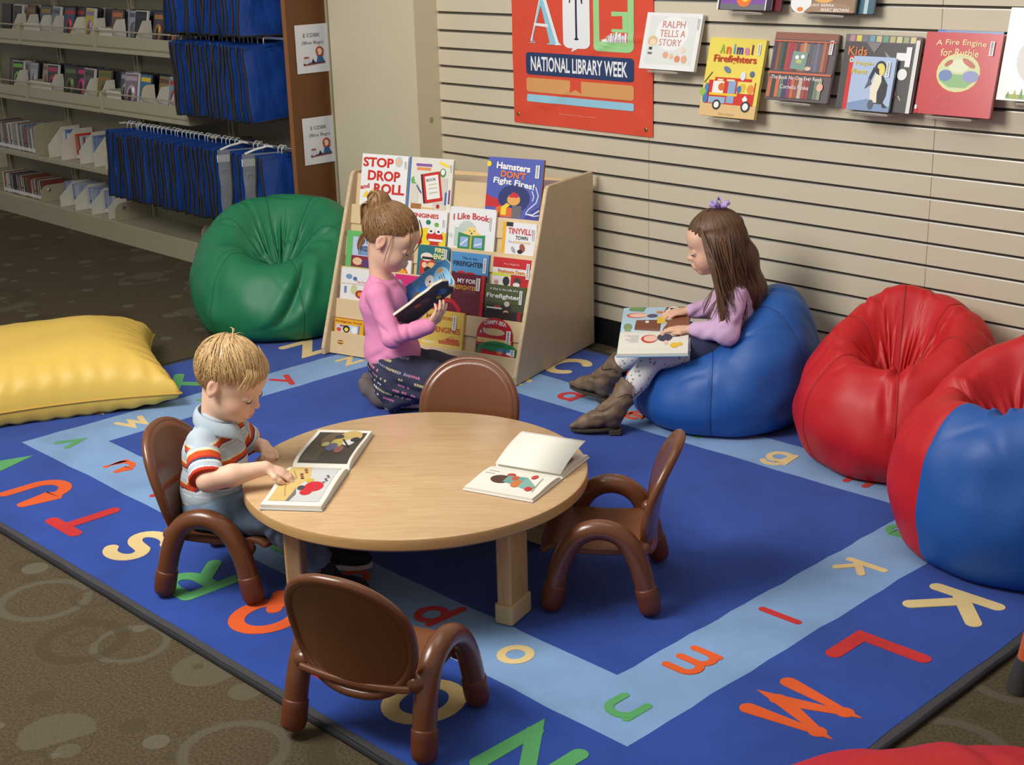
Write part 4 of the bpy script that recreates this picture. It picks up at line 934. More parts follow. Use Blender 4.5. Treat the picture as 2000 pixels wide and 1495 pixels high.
WB = [('white book lettered RALPH TELLS A STORY overlapping the banner edge', -1.350, 1.155, .265, .207, .252, .014, (236, 236, 234),
   [('r',.08,.1,.84,.84,(222,226,220)), ('e',.50,.64,.30,.30,(236,238,236)), ('e',.18,.50,.09,.09,(220,190,150)), ('e',.185,.48,.06,.06,(240,214,184)), ('r',.13,.34,.06,.05,(70,70,76)), ('r',.12,.26,.08,.04,(120,110,110)), ('e',.45,.26,.05,.06,(226,170,140)), ('e',.56,.24,.035,.05,(230,190,150)), ('e',.67,.20,.05,.06,(220,140,110)), ('e',.79,.20,.05,.07,(226,170,140)), ('e',.75,.36,.04,.05,(236,214,190)),
    ('t','RALPH',.52,.80,.12,(206,120,110),{'w':.40,'b':-.004}), ('t','TELLS A',.52,.64,.12,(206,130,110),{'w':.46,'b':-.004}), ('t','STORY',.50,.48,.12,(206,140,120),{'w':.40,'b':-.004})], (.93,.72,.035,.2)),
  ('yellow book lettered Animal Firefighters with a red fire engine', -1.060, 1.003, .249, .279, .237, .014, (238, 218, 96),
   [('r',0,0,1,.17,(222,188,130)), ('r',.10,.16,.84,.30,(212,52,38)), ('r',.20,.44,.66,.06,(212,52,38)), ('r',.25,.455,.1,.025,(236,226,170)), ('r',.42,.455,.14,.025,(236,226,170)), ('r',.18,.30,.20,.15,(240,236,230)), ('e',.34,.38,.06,.05,(220,110,50)), ('r',.46,.18,.13,.28,(140,170,206)), ('r',.62,.31,.3,.15,(240,220,110)), ('e',.72,.38,.06,.06,(220,190,60)), ('e',.86,.37,.06,.06,(230,150,60)), ('e',.66,.36,.04,.05,(70,120,170)), ('r',.14,.27,.5,.03,(240,200,60)), ('r',.14,.17,.3,.08,(150,180,210)), ('p',[(.74,.24),(.79,.29),(.84,.24),(.79,.19)],WHT),
    ('e',.30,.15,.075,.065,(60,56,60)), ('e',.30,.15,.045,.04,WHT), ('e',.82,.15,.08,.07,(60,56,60)), ('e',.82,.15,.05,.045,WHT), ('l',[(.02,.42),(.14,.56)],.015,(110,90,60)), ('e',.40,.60,.07,.035,(110,130,160),-.5), ('e',.70,.53,.045,.055,(226,226,236)), ('e',.85,.56,.04,.04,(90,110,150)), ('e',.08,.34,.04,.08,(80,130,190)), ('e',.02,.3,.06,.05,(150,190,80)), ('e',.08,.22,.05,.06,(80,120,180)),
    ('t','A',.26,.86,.115,(140,190,70),{'w':.085,'b':.03}), ('t','n',.37,.845,.09,(226,110,50),{'w':.085,'b':.03}), ('t','i',.47,.865,.125,(80,160,220),{'w':.025,'b':.03}), ('t','m',.57,.845,.09,(60,60,150),{'w':.11,'b':.03}), ('t','a',.70,.845,.09,(220,130,180),{'w':.085,'b':.03}), ('t','l',.79,.865,.125,(110,40,90),{'w':.022,'b':.03}), ('t','Firefighters',.51,.725,.12,(196,50,34),{'w':.76,'b':.02}), ('t','Sharon Rentta',.5,.04,.03,(190,160,110),{'b':0})], (.88,.80,.05,.14)),
  ('dark red bookshelf-covered book lettered The Book No One Ever Read', -.767, 1.080, .256, .231, .255, .016, (104, 92, 96),
   [('r',0,.90,1,.1,(150,96,80))]+[('r',.02+.052*i,.44,.05,.42+.02*math.sin(i*3),c) for i, c in enumerate([(72,68,90),(150,92,60),(84,92,90),(60,74,70),(176,76,66),(160,70,90),(170,72,64),(92,84,96),(196,110,70),(190,150,120),(150,124,104),(96,98,112),(110,108,120),(120,116,130),(100,98,110),(176,110,90),(140,80,64)])]
   +[('r',.02+.062*i,.04,.058,.30,c) for i, c in enumerate([(190,110,80),(60,80,74),(214,110,80),(110,130,120),(74,76,100),(140,70,110),(200,110,70),(150,90,80),(196,180,160),(160,80,76),(150,70,70),(70,84,80),(120,130,110),(150,160,130)])]
   +[('r',.34,.46,.24,.26,(128,156,146),-.06), ('e',.42,.64,.03,.03,WHT), ('e',.51,.65,.03,.03,WHT), ('e',.46,.58,.05,.03,(190,190,120)), ('e',.62,.48,.05,.03,(230,190,170)), ('r',0,.86,1,.02,(206,110,76)), ('r',0,.385,1,.03,(206,110,76)), ('e',.86,.22,.05,.06,(226,180,160)),
    ('t','The Book No One Ever Read',.46,.335,.055,(236,226,226),{'w':.80,'b':.01}), ('t','Cornelia Funke',.46,.20,.06,(236,226,226),{'w':.46,'b':.01})], (.90,.70,.055,.2)),
  ('large dark plastic-wrapped book standing behind the penguin book', -.476, 1.070, .280, .242, .202, .020, (84, 80, 80),
   [('r',0,.90,1,.10,(110,104,110))]+[('r',.06+.09*i,.91,.07,.08,c) for i, c in enumerate([(190,140,150),(226,206,90),(120,120,130),(110,160,180),(200,190,140),(110,160,140),(190,180,120),(206,206,150),(160,170,130),(220,200,150)])]
   +[('p',[(.3,.9),(.42,.76),(.5,.9)],(130,124,122)), ('p',[(.55,.8),(.62,.66),(.66,.7)],(150,146,146)), ('e',.62,.32,.06,.05,(170,140,110)), ('e',.7,.24,.1,.08,(100,70,64)), ('l',[(.82,.22),(.86,.16)],.012,(210,206,150)),
     ('r',.72,.68,.14,.10,(236,236,238)), ('r',.84,.60,.07,.26,(240,240,240)), ('e',.83,.50,.065,.075,(236,236,232)), ('r',.95,.0,.05,.95,(226,224,222)), ('t','Kids',.2,.78,.12,(226,130,70),{'w':.26,'b':.01}), ('t','Poppy',.44,.62,.13,(226,150,70),{'w':.4,'b':.01})], None),
  ('large red book lettered A Fire Engine for Ruthie with an oval picture', -.180, 1.075, .261, .255, .208, .018, (202, 60, 66),
   [('e',.50,.52,.285,.235,(236,224,140)), ('e',.50,.52,.27,.222,(216,222,170)), ('p',[(.26,.42),(.4,.34),(.62,.34),(.74,.44),(.7,.50),(.3,.50)],(150,190,130)), ('e',.34,.48,.09,.07,(120,140,190)), ('e',.67,.48,.11,.07,(150,160,200)), ('e',.5,.60,.14,.08,(230,232,200)), ('e',.36,.63,.06,.03,(196,110,90),.6), ('e',.62,.64,.10,.035,(200,120,100),-.5), ('r',.0,.04,.03,.06,(230,230,230)), ('r',.0,.0,.05,.05,(200,20,30)),
    ('t','A Fire Engine',.48,.86,.085,(244,226,170),{'w':.66,'b':.008,'arc':.10}), ('t','for Ruthie',.48,.755,.09,(244,226,170),{'w':.50,'b':.008,'arc':.06}), ('t','Lesley Newman',.35,.20,.03,(226,130,130),{'b':0}), ('t','Cyd Moore',.35,.09,.035,(226,130,130),{'b':0})], (.86,.74,.055,.17))]
for (lab, x, z, W, H, tl, T, col, art, bc) in WB: wbook(lab, x, z, W, H, tl, T, col, art, bc)
wbook('blue book with a penguin and a red spine strip, in front of the dark one', -.437, 1.071, .175, .174, .202, .010, (176, 196, 226),
   [('p',[(.1,.0),(.1,.12),(.5,.22),(1,.1),(1,0)],(128,152,190)), ('r',0,0,.09,1,(214,44,36)), ('e',.05,.92,.04,.045,WHT), ('e',.05,.92,.02,.025,(40,120,60)),
    ('p',[(.60,.14),(.56,.4),(.62,.66),(.78,.66),(.90,.50),(.90,.3),(.84,.14)],(52,52,58)), ('p',[(.58,.16),(.54,.42),(.62,.68),(.74,.70),(.76,.55),(.70,.35),(.72,.16)],(236,228,206)), ('e',.70,.80,.12,.13,(40,40,46)), ('p',[(.56,.82),(.48,.62),(.46,.46),(.54,.58),(.60,.74)],(44,44,50)), ('p',[(.56,.5),(.42,.40),(.50,.62)],(90,96,110)), ('e',.70,.83,.07,.055,(226,214,120)), ('e',.74,.76,.06,.10,(236,214,110)), ('e',.60,.12,.06,.09,(90,96,110)), ('p',[(.82,.2),(.96,.08),(.86,.08)],(48,48,54)),
    ('t','Penguin',.34,.86,.10,(230,206,70),{'w':.38,'b':.01}), ('t','Planet',.26,.72,.10,(230,206,70),{'w':.34,'b':.01})], (.83,.64,.08,.28), y=-.097, round_=.01)
wbook('blue book peeking out above the red fire engine book', -.158, 1.077, .225, .282, .208, .012, (120, 150, 200), [('r',0,.9,.12,.1,(60,130,200))], y=-.052)
wbook('white book with a large pale bird at the right edge of the wall', .098, 1.135, .30, .275, .2, .014, (238, 238, 236),
   [('e',.45,.45,.30,.30,(226,226,220)), ('e',.35,.74,.16,.14,(230,228,222)), ('e',.26,.70,.05,.03,(226,214,180)), ('e',.3,.77,.012,.012,(90,90,90)), ('l',[(.34,.2),(.34,.08)],.015,(120,116,110)), ('r',.1,.02,.8,.05,(170,190,120))]+[('p',[(.1+.07*i,.03),(.12+.07*i,.10+.02*(i % 3)),(.14+.07*i,.03)],(190,180,70) if i % 2 else (120,170,90)) for i in range(11)])
wbook('purple and black book cut off by the top edge of the photo', -.985, 1.378, .23, .25, .2, .016, (60, 46, 66),
   [('r',.06,.08,.84,.8,(128,80,160)), ('r',.06,.0,.84,.08,(110,110,116)), ('e',.5,.16,.14,.12,(230,120,50)), ('e',.52,.18,.08,.07,(246,200,60)), ('r',.90,.0,.02,1,(226,226,226)), ('r',0,0,.03,1,(226,226,226))], spine=(150,30,40))
wbook('dark red book standing behind the purple one at the top edge', -.93, 1.376, .20, .25, .2, .012, (110, 30, 40), [], y=-.056)
wbook('brown book lettered JUDY SIERRA MARC BROWN cut off by the top edge', -.666, 1.378, .245, .25, .2, .014, (150, 122, 96),
   [('e',.14,.12,.17,.14,(232,232,232)), ('p',[(.2,0),(.34,.1),(.6,.14),(.9,.1),(1,0)],(160,130,104)), ('e',.5,.22,.2,.1,(226,170,90)), ('e',.14,.03,.05,.03,(226,130,60)), ('t','JUDY SIERRA',.48,.085,.045,(236,230,220),{'w':.40,'b':.012}), ('t','MARC BROWN',.70,.03,.045,(236,230,220),{'w':.44,'b':.012})], spine=(120,160,190))
wbook('teal and dark blue book behind the brown one at the top edge', -.60, 1.375, .235, .25, .2, .014, (60, 100, 120), [('r',.85,0,.06,1,(180,200,206))], y=-.055)
for n, (x, z, w, who) in enumerate(((-1.222,1.153,.20,'RALPH TELLS A STORY book'),(-.935,1.001,.20,'yellow Animal Firefighters book'),(-.639,1.078,.20,'The Book No One Ever Read'),(-.336,1.068,.22,'penguin book and the dark book'),(-.05,1.072,.22,'red fire engine book'),(.25,1.133,.22,'pale bird book'),(-.85,1.373,.20,'purple book at the top edge'),(-.53,1.372,.22,'brown book at the top edge'))):
    ledge(x, z-.0055, w, 'clear plastic wall ledge holding the %s' % who, .088 if n != 3 else .105)
# ------------------------------------------------------------------ round table
TC = Vector((-.486, -1.945, 0)); TR = .457; TZ = .315
w_top = wood('table_maple', (216, 182, 140), (200, 162, 116), (2, 26, 10), planks=.065, rough=.34)
w_rim = wood('table_edge', (200, 160, 104), (186, 144, 92), (3, 3, 30))
w_leg = wood('table_leg_wood', (206, 170, 118), (190, 150, 98), (30, 30, 3))
TB = thing('round_table', 'round low maple table with two open books on it', 'table', Matrix.Translation((TC.x, TC.y, RT+.003)))
mb = MB(); z1 = TZ-RT-.003; z0 = z1-.037
mb.lathe([(0, z0), (TR-.02, z0), (TR-.006, z0+.002), (TR, z0+.008)], w_rim, n=96)
mb.lathe([(TR, z0+.008), (TR, z1-.007), (TR-.002, z1-.003)], w_rim, n=96)
mb.lathe([(TR-.002, z1-.003), (TR-.008, z1), (0, z1)], w_top, n=96)
mb.build('tabletop', TB, smooth=True, M=Matrix.Rotation(.8, 4, 'Z'), angle=.9)
capm = mat('leg_boot_plastic', (206, 182, 134), .45)
# four square legs near the rim, seen corner-on; pale plastic boots
LC = Vector((-.112, -1.955)) - Vector((TC.x, TC.y)); base_a = math.atan2(LC.y, LC.x); LRr = LC.length
for k in range(4):
    a = base_a-[0, 1.66, PI, 4.95][k]
    M = Matrix.Translation((LRr*math.cos(a), LRr*math.sin(a), 0)) @ Matrix.Rotation(.82 if k == 1 else a+.33, 4, 'Z')
    mb = MB(); mb.rbox((-.021, -.047, .05), (.021, .047, z0), .006, w_leg, n=2)
    lg = mb.build('leg', TB, M=M, bevel=.002)
    mb = MB(); mb.rbox((-.026, -.053, 0), (.026, .053, .052), .008, capm, n=3)
    mb.build('foot_cap', lg, bevel=.003)['label'] = 'pale plastic foot cap of the leg'
# ------------------------------------------------------------------ moulded brown chairs
CB = mat('chair_brown_plastic', (110, 64, 37), .3, coat=.3, var=.04, vscale=9)
CF = mat('chair_foot_cap', (106, 54, 29), .45)
CS = mat('chair_seat_plastic', (118, 70, 41), .45, bump=.04, bscale=250)
def arch_pts(y):
    P = [(-.135, y*1.04, 0), (-.122, y*1.02, .06), (-.104, y, .13), (-.075, y*.985, .19), (-.035, y*.98, .219), (.015, y*.98, .222), (.06, y*.985, .196), (.093, y, .14), (.112, y*1.02, .065), (.124, y*1.04, 0)]
    return spline(P, 6)
def make_chair(M, label):
    t = thing('toddler_chair', label, 'chair', M, 'brown moulded chairs around the table')
    r = .0265
    for s in (1, -1):
        P = arch_pts(.157*s)
        rs = [r]*len(P)
        mb = MB(); mb.tube([(p.x, p.y, p.z) for p in P if p.z > .045], r, CB, n=20)
        ar = mb.build('leg_arch', t, smooth=True, angle=1.0)
        for e, d in ((0, 1), (-1, -1)):
            seg = [p for p in (P if d == 1 else P[::-1])[:14] if p.z < .078]
            dirv = (seg[-1]-seg[0]).normalized()
            pts = [seg[0]+dirv*q for q in (.001, .004, .010, .020, .035, .055, .072, .076)]
            mb = MB(); mb.tube(pts, [.010, .019, .0255, .0285, .0292, .0290, .0288, .0268], CF, n=20)
            mb.build('foot_cap', ar, smooth=True, angle=1.2)['label'] = 'reddish brown foot cap'
    # seat shell, saddle with rolled front edge
    V = []; F = []; nx, ny = 14, 14
    for i in range(nx+1):
        x = -.135+.285*i/nx
        for j in range(ny+1):
            q = -1+2*j/ny
            w = .137-(.012 if i > nx-3 else 0)
            z = .150+.014*q*q-.010*math.sin(PI*i/nx)-(.020*max(0, (x-.11)/.04)**2)
            V.append((x+.012*(1-q*q)*(i/nx), q*w, z))
    for i in range(nx):
        for j in range(ny):
            a = i*(ny+1)+j; F.append((a, a+ny+1, a+ny+2, a+1))
    mb = MB(); mb.add(V, F, CS); so = mb.build('seat', t, smooth=True, solid=.016, bevel=.005, seg=3)
    # knobs where the seat meets the arches
    for s in (1, -1):
        for px, py, pz, rr in ((-.105, .138, .168, (.024, .026, .022)), (.1, .134, .138, (.024, .03, .02))):
            mb = MB(); mb.sphere((px, py*s, pz), rr, CB, n=14); mb.build('seat_joint', t, smooth=True)
    # back shell: broad oval, dished, with a rolled rim
    zb, zt = .125, .418
    def outline(k):
        a = 2*PI*k/64; c, s = math.cos(a), math.sin(a)
        y = (abs(c)**.82)*math.copysign(.146, c); z = (zb+zt)/2+(abs(s)**.86)*math.copysign((zt-zb)/2, s)
        y *= 1-.10*((zt-z)/(zt-zb))**2*.6
        if z > .30: y *= 1-.10*((z-.30)/.12)**2
        return y, z
    def bx(y, z):
        t_ = (z-zb)/(zt-zb)
        return -.122-.070*t_+.012*math.sin(t_*PI)+(.030*(y/.146)**2)*(1-.35*t_)
    V = []; F = []; rings = 9
    for i in range(rings+1):
        q = i/rings
        for k in range(64):
            y, z = outline(k); y2, z2 = y*q, (zb+zt)/2+(z-(zb+zt)/2)*q
            V.append((bx(y2, z2), y2, z2))
    for i in range(rings):
        for k in range(64):
            F.append((i*64+k, i*64+(k+1) % 64, (i+1)*64+(k+1) % 64, (i+1)*64+k))
    mb = MB(); mb.add(V, F, CB); bk = mb.build('backrest', t, smooth=True, solid=.017)
    mb = MB(); P = [(bx(*outline(k))-.0035, *outline(k)) for k in range(64)]
    mb.tube(P+[P[0], P[1]], .0118, CB, n=12, cap=False)
    mb.build('backrest_rim', bk, smooth=True)
    return t
def cm(c, f): return frame((c[0], c[1], RT+.003), (f[0], f[1], 0))
ch_a = make_chair(cm((-.85, -2.30), (.836, .549)), 'brown chair the small boy sits on')
for c, f, lab in (((.028, -2.475), (-.364, .93), 'empty brown chair at the front with its back to us, standing half off the rug'),
                  ((-.068, -1.661), (-.8, -.6), 'empty brown chair seen from its side, tucked at the right of the table'),
                  ((-.706, -1.60), (.56, -.83), 'brown chair behind the table with only its round backrest showing')):
    dup(ch_a, cm(c, f), lab)
# ------------------------------------------------------------------ bean bags and floor cushions
def vinyl(name, rgb): return mat(name, rgb, .48, spec=.4, bump=.06, bscale=160)
VG = vinyl('vinyl_green', (34, 122, 80)); VB = vinyl('vinyl_blue', (34, 88, 164)); VR = vinyl('vinyl_red', (196, 30, 34)); VY = vinyl('vinyl_yellow', (236, 198, 92))
seamm = {VG: mat('seam_green', (22, 92, 60), .6), VB: mat('seam_blue', (20, 62, 126), .6), VR: mat('seam_red', (146, 18, 24), .6), VY: mat('seam_yellow', (206, 164, 66), .6)}
def cat1(P, t):
    """catmull-rom through P (list of (r,z)) at t in 0..1"""
    k = len(P)-1; x = min(t*k, k-1e-6); i = int(x); f = x-i
    g = lambda j: P[max(0, min(k, j))]
    a, b, c, d = g(i-1), g(i), g(i+1), g(i+2)
    return tuple(.5*((2*b[q])+(c[q]-a[q])*f+(2*a[q]-5*b[q]+4*c[q]-d[q])*f*f+(3*b[q]-a[q]-3*c[q]+d[q])*f**3) for q in (0, 1))
def bean_bag(name, label, cat, c, yaw, R, H, mats, front=.62, dimple=.40, shift=.12, seed=1, creases=(), seams=6, sy=1., pan=None, lobes=.055, pw=.8, rim=.07):
    rnd = random.Random(seed)
    root = thing(name, label, cat, Matrix.Translation((c[0], c[1], c[2] if len(c) > 2 else RT+.003)) @ Matrix.Rotation(yaw, 4, 'Z'))
    NT, NS = 220, 120
    cr = list(creases)
    for _ in range(11):
        cr.append((rnd.uniform(-PI, PI), rnd.uniform(.70, .78), rnd.uniform(.90, .99), rnd.uniform(.05, .11), rnd.uniform(.012, .034), rnd.uniform(-.5, .5)))
    for _ in range(7):
        cr.append((rnd.uniform(-PI, PI), rnd.uniform(.30, .45), rnd.uniform(.55, .68), rnd.uniform(.04, .07), rnd.uniform(.003, .008), rnd.uniform(-.7, .7)))
    st = [(-PI+2*PI*(k+.37)/seams) for k in range(seams)]
    off = Vector((rnd.uniform(0, 50), rnd.uniform(0, 50), 0))
    V = []
    for i in range(NS+1):
        s = i/NS
        for j in range(NT):
            t = -PI+2*PI*j/NT
            b = .5-.5*math.cos(t)              # 0 at the front, 1 at the back
            hr = front+(1-front)*(b**pw)+rim*noise.noise(Vector((math.cos(t)*1.5, math.sin(t)*1.5, seed*1.7)))
            zd = dimple
            P = [(0, 0), (.55, 0), (.86, .015), (1.0, .20*hr+.02), (1.02, .46*hr), (.92, .76*hr), (.72, .97*hr), (.50, hr*.98), (.30, zd+(hr-zd)*.55), (.14, zd+(hr-zd)*.16), (0, zd)]
            r, z = cat1(P, s)
            up = max(0, min(1, (s-.45)/.4)); sh = shift*R*up*up
            x = r*R*math.cos(t)+sh; y = r*R*sy*math.sin(t); z = max(z, 0)*H
            d = lobes*R*noise.noise(Vector((x*3.2/R*.35, y*3.2/R*.35, z*4))+off)*min(1, s*4)*min(1, (1.05-s)*4)
            d += .012*noise.noise(Vector((x*9, y*9, z*9))+off)*min(1, s*4)
            for (tc, s0, s1, w, dep, sl) in cr:
                if s0-.04 < s < s1+.04:
                    m = (s-s0)/(s1-s0)
                    e = math.sin(PI*max(0, min(1, m)))**.7
                    dt = (t-tc-sl*(m-.5)+PI) % (2*PI)-PI
                    q = abs(dt)/w
                    if q < 3: d -= dep*e*(math.exp(-q*1.6)-.45*math.exp(-(q-1.5)**2*1.4))
            rg = abs(noise.noise(Vector((x*4.2, y*4.2, z*4.2+7))+off)); d -= .014*max(0, 1-rg/.09)*max(0, min(1, (s-.50)*6))
            for tc in st:
                dt = abs((t-tc+PI) % (2*PI)-PI)*max(r, .08)*R
                if dt < .012: d -= .0035*(1-dt/.012)
            nr = Vector((math.cos(t), math.sin(t), .0))*(1 if s < .62 else max(0, 1-(s-.62)*4)) + Vector((0, 0, 1))*max(0, min(1, (s-.40)*2.4))
            if nr.length > 0: nr.normalize()
            p = Vector((x, y, z))+nr*d
            if s < .3: p.z = max(p.z, 0)
            V.append(p)
    F = []; MI = []
    for i in range(NS):
        for j in range(NT):
            F.append((i*NT+j, i*NT+(j+1) % NT, (i+1)*NT+(j+1) % NT, (i+1)*NT+j))
            MI.append(pan(-PI+2*PI*(j+.5)/NT, (i+.5)/NS) if pan else 0)
    for k, m in enumerate(mats):
        mb = MB(); mp = {}
        for f, q in zip(F, MI):
            if q != k: continue
            mb.f.append([mp.setdefault(v, len(mp)) for v in f]); mb.m.append(0)
        if not mp: continue
        mb.mats = [m]; mb.v = [None]*len(mp)
        for a, b2 in mp.items(): mb.v[b2] = V[a]
        o = mb.build('bag_panel' if len(mats) > 1 else 'bag_body', root, smooth=True)
        if len(mats) > 1: o['label'] = {VR: 'red panel', VB: 'blue panel', VY: 'yellow panel'}[m]+' of the bean bag'
    # stitched seams
    for tc in st:
        j = int(round((tc+PI)/(2*PI)*NT)) % NT
        pts = [V[i*NT+j] for i in range(int(NS*.16), int(NS*.93), 2)]
        m = mats[pan(tc, .5)] if pan else mats[0]
        if pan: continue
        mb = MB(); mb.tube(pts, .0022, seamm[m], n=6); mb.build('seam', root, smooth=True)
    return root
bean_bag('bean_bag', 'big green bean bag between the shelving and the slanted book display', 'bean bag', (-2.90, -.70, .0135), -.80, .40, .545, [VG], front=.56, dimple=.42, shift=.12, seed=5,
         creases=[(.35, .30, .62, .10, .03, .5), (1.3, .60, .97, .09, .05, .2), (-.9, .62, .97, .08, .05, -.2), (2.4, .66, .98, .07, .05, .1), (-2.3, .66, .98, .07, .05, 0), (PI, .7, .98, .06, .045, 0)])
bean_bag('bean_bag', 'plain blue bean bag the girl in lilac sits on', 'bean bag', (-.69, -.375), math.atan2(-.62, -.78), .318, .46, [VB], front=.46, dimple=.36, shift=.14, seed=11, lobes=.06, pw=1.5, rim=.0)
bean_bag('bean_bag', 'plain red bean bag against the slatted wall beside the blue one', 'bean bag', (-.015, -.338), -1.45, .315, .515, [VR], front=.66, dimple=.42, shift=.06, seed=23, rim=.035,
         creases=[(.5, .58, .97, .1, .06, .3), (-.9, .60, .98, .1, .06, 0), (2.2, .62, .98, .08, .05, 0), (-2.2, .62, .98, .09, .055, .2), (PI, .66, .98, .06, .04, 0)])
def pan(t, s):
    # red towards the left and the wall, blue towards the viewer and at the back, a sliver of yellow by the dimple
    if -2.3 < t < -2.0 and s > .80: return 2
    if -2.1 < t < .40: return 1
    return 0
bean_bag('bean_bag', 'red and blue bean bag at the right edge of the photo', 'bean bag', (.60, -.71), PI*1.25, .348, .575, [VB, VR, VY], front=.74, dimple=.42, shift=.05, seed=31, pan=lambda t, s: pan(t, s),
         creases=[(-.6, .55, .97, .1, .06, 0), (.9, .62, .98, .08, .05, 0), (2.6, .6, .98, .1, .06, 0)])
def cushion(name, label, c, d1, d2, L, T, m, z0=.002, seed=3):
    """square stuffed floor cushion with pinched corners"""
    root = thing(name, label, 'cushion', frame((c[0], c[1], z0), (d1[0], d1[1], 0)))
    N = 72; rnd = random.Random(seed); off = Vector((seed*3.1, 0, 0)); V = []; F = []
    for side in (1, -1):
        base = len(V)
        for i in range(N+1):
            for j in range(N+1):
                a, b = -1+2*i/N, -1+2*j/N
                e = (max(0, 1-a**2)**.5)*(max(0, 1-b**2)**.5)
                pull = .13*(1-abs(a)**2)*abs(b)**3, .13*(1-abs(b)**2)*abs(a)**3
                x = a*L/2*(1-pull[1]*1.0); y = b*L/2*(1-pull[0]*1.0)
                h = e**.62
                edge = 1-max(abs(a), abs(b))
                wr = .011*math.exp(-edge*7)*math.sin((a if abs(b) > abs(a) else b)*34+3*noise.noise(Vector((a*3, b*3, 0))+off))*min(1, edge*14)
                n = .02*noise.noise(Vector((a*1.6, b*1.6, side))+off)*h
                mid = T*.42*(1-.40*max(a*a, b*b)**2)
                z = mid+side*(T*.5*h)+(n+wr)*side if side > 0 else max(0, mid-T*.46*h+wr*.6)
                V.append((x, y, max(z, 0)))
        for i in range(N):
            for j in range(N):
                q = base+i*(N+1)+j; f = (q, q+N+1, q+N+2, q+1); F.append(f if side > 0 else f[::-1])
    mb = MB(); mb.add(V, F, m); o = mb.build('cushion_cover', root, smooth=True)
    bm = bmesh.new(); bm.from_mesh(o.data); bmesh.ops.remove_doubles(bm, verts=bm.verts, dist=.0004); bm.to_mesh(o.data); bm.free()
    P = [V[i*(N+1)] for i in range(N+1)]+[V[N*(N+1)+j] for j in range(1, N+1)]+[V[i*(N+1)+N] for i in range(N-1, -1, -1)]+[V[j] for j in range(N-1, -1, -1)]
    mb = MB(); mb.tube(P, .0035, seamm[m], n=8, cap=False); mb.build('seam', root, smooth=True)
    return root
cushion('floor_cushion', 'large yellow floor cushion lying at the left edge of the photo', (-2.75, -1.88), (-.40, -.917), (-.917, .40), .86, .28, VY, seed=3)
bean_bag('floor_cushion', 'large smooth red cushion cut off by the bottom right corner', 'cushion', (1.60, -2.50, .003), .4, .72, .30, [VR], front=.97, dimple=1.0, shift=0, seed=9, lobes=.03, seams=2, rim=.02)
# stool at the right edge: only one splayed leg is in the picture
st = thing('stool', 'stool leg with dark foot standing at the right edge of the photo', 'stool', Matrix.Translation((1.13, -1.31, .001)))
OR = mat('stool_orange', (206, 98, 48), .4); DG = mat('stool_foot_grey', (62, 62, 62), .5)
for k in range(4):
    a = PI+.5+k*PI/2; mb = MB()
    A = Vector((.19*math.cos(a), .19*math.sin(a), 0)); B = Vector((.13*math.cos(a), .13*math.sin(a), .42))
    mb.tube([A.lerp(B, .19), B], .021, OR, n=16); lg = mb.build('leg', st, smooth=True, angle=.9)
    mb = MB(); mb.tube([A, A.lerp(B, .03), A.lerp(B, .2)], [.026, .0265, .0235], DG, n=16); mb.build('foot_cap', lg, smooth=True, angle=.9)['label'] = 'dark grey foot cap'
mb = MB(); mb.lathe([(0, .42), (.155, .42), (.165, .432), (.16, .447), (0, .452)], OR, n=32); mb.build('seat', st, smooth=True, angle=.9)
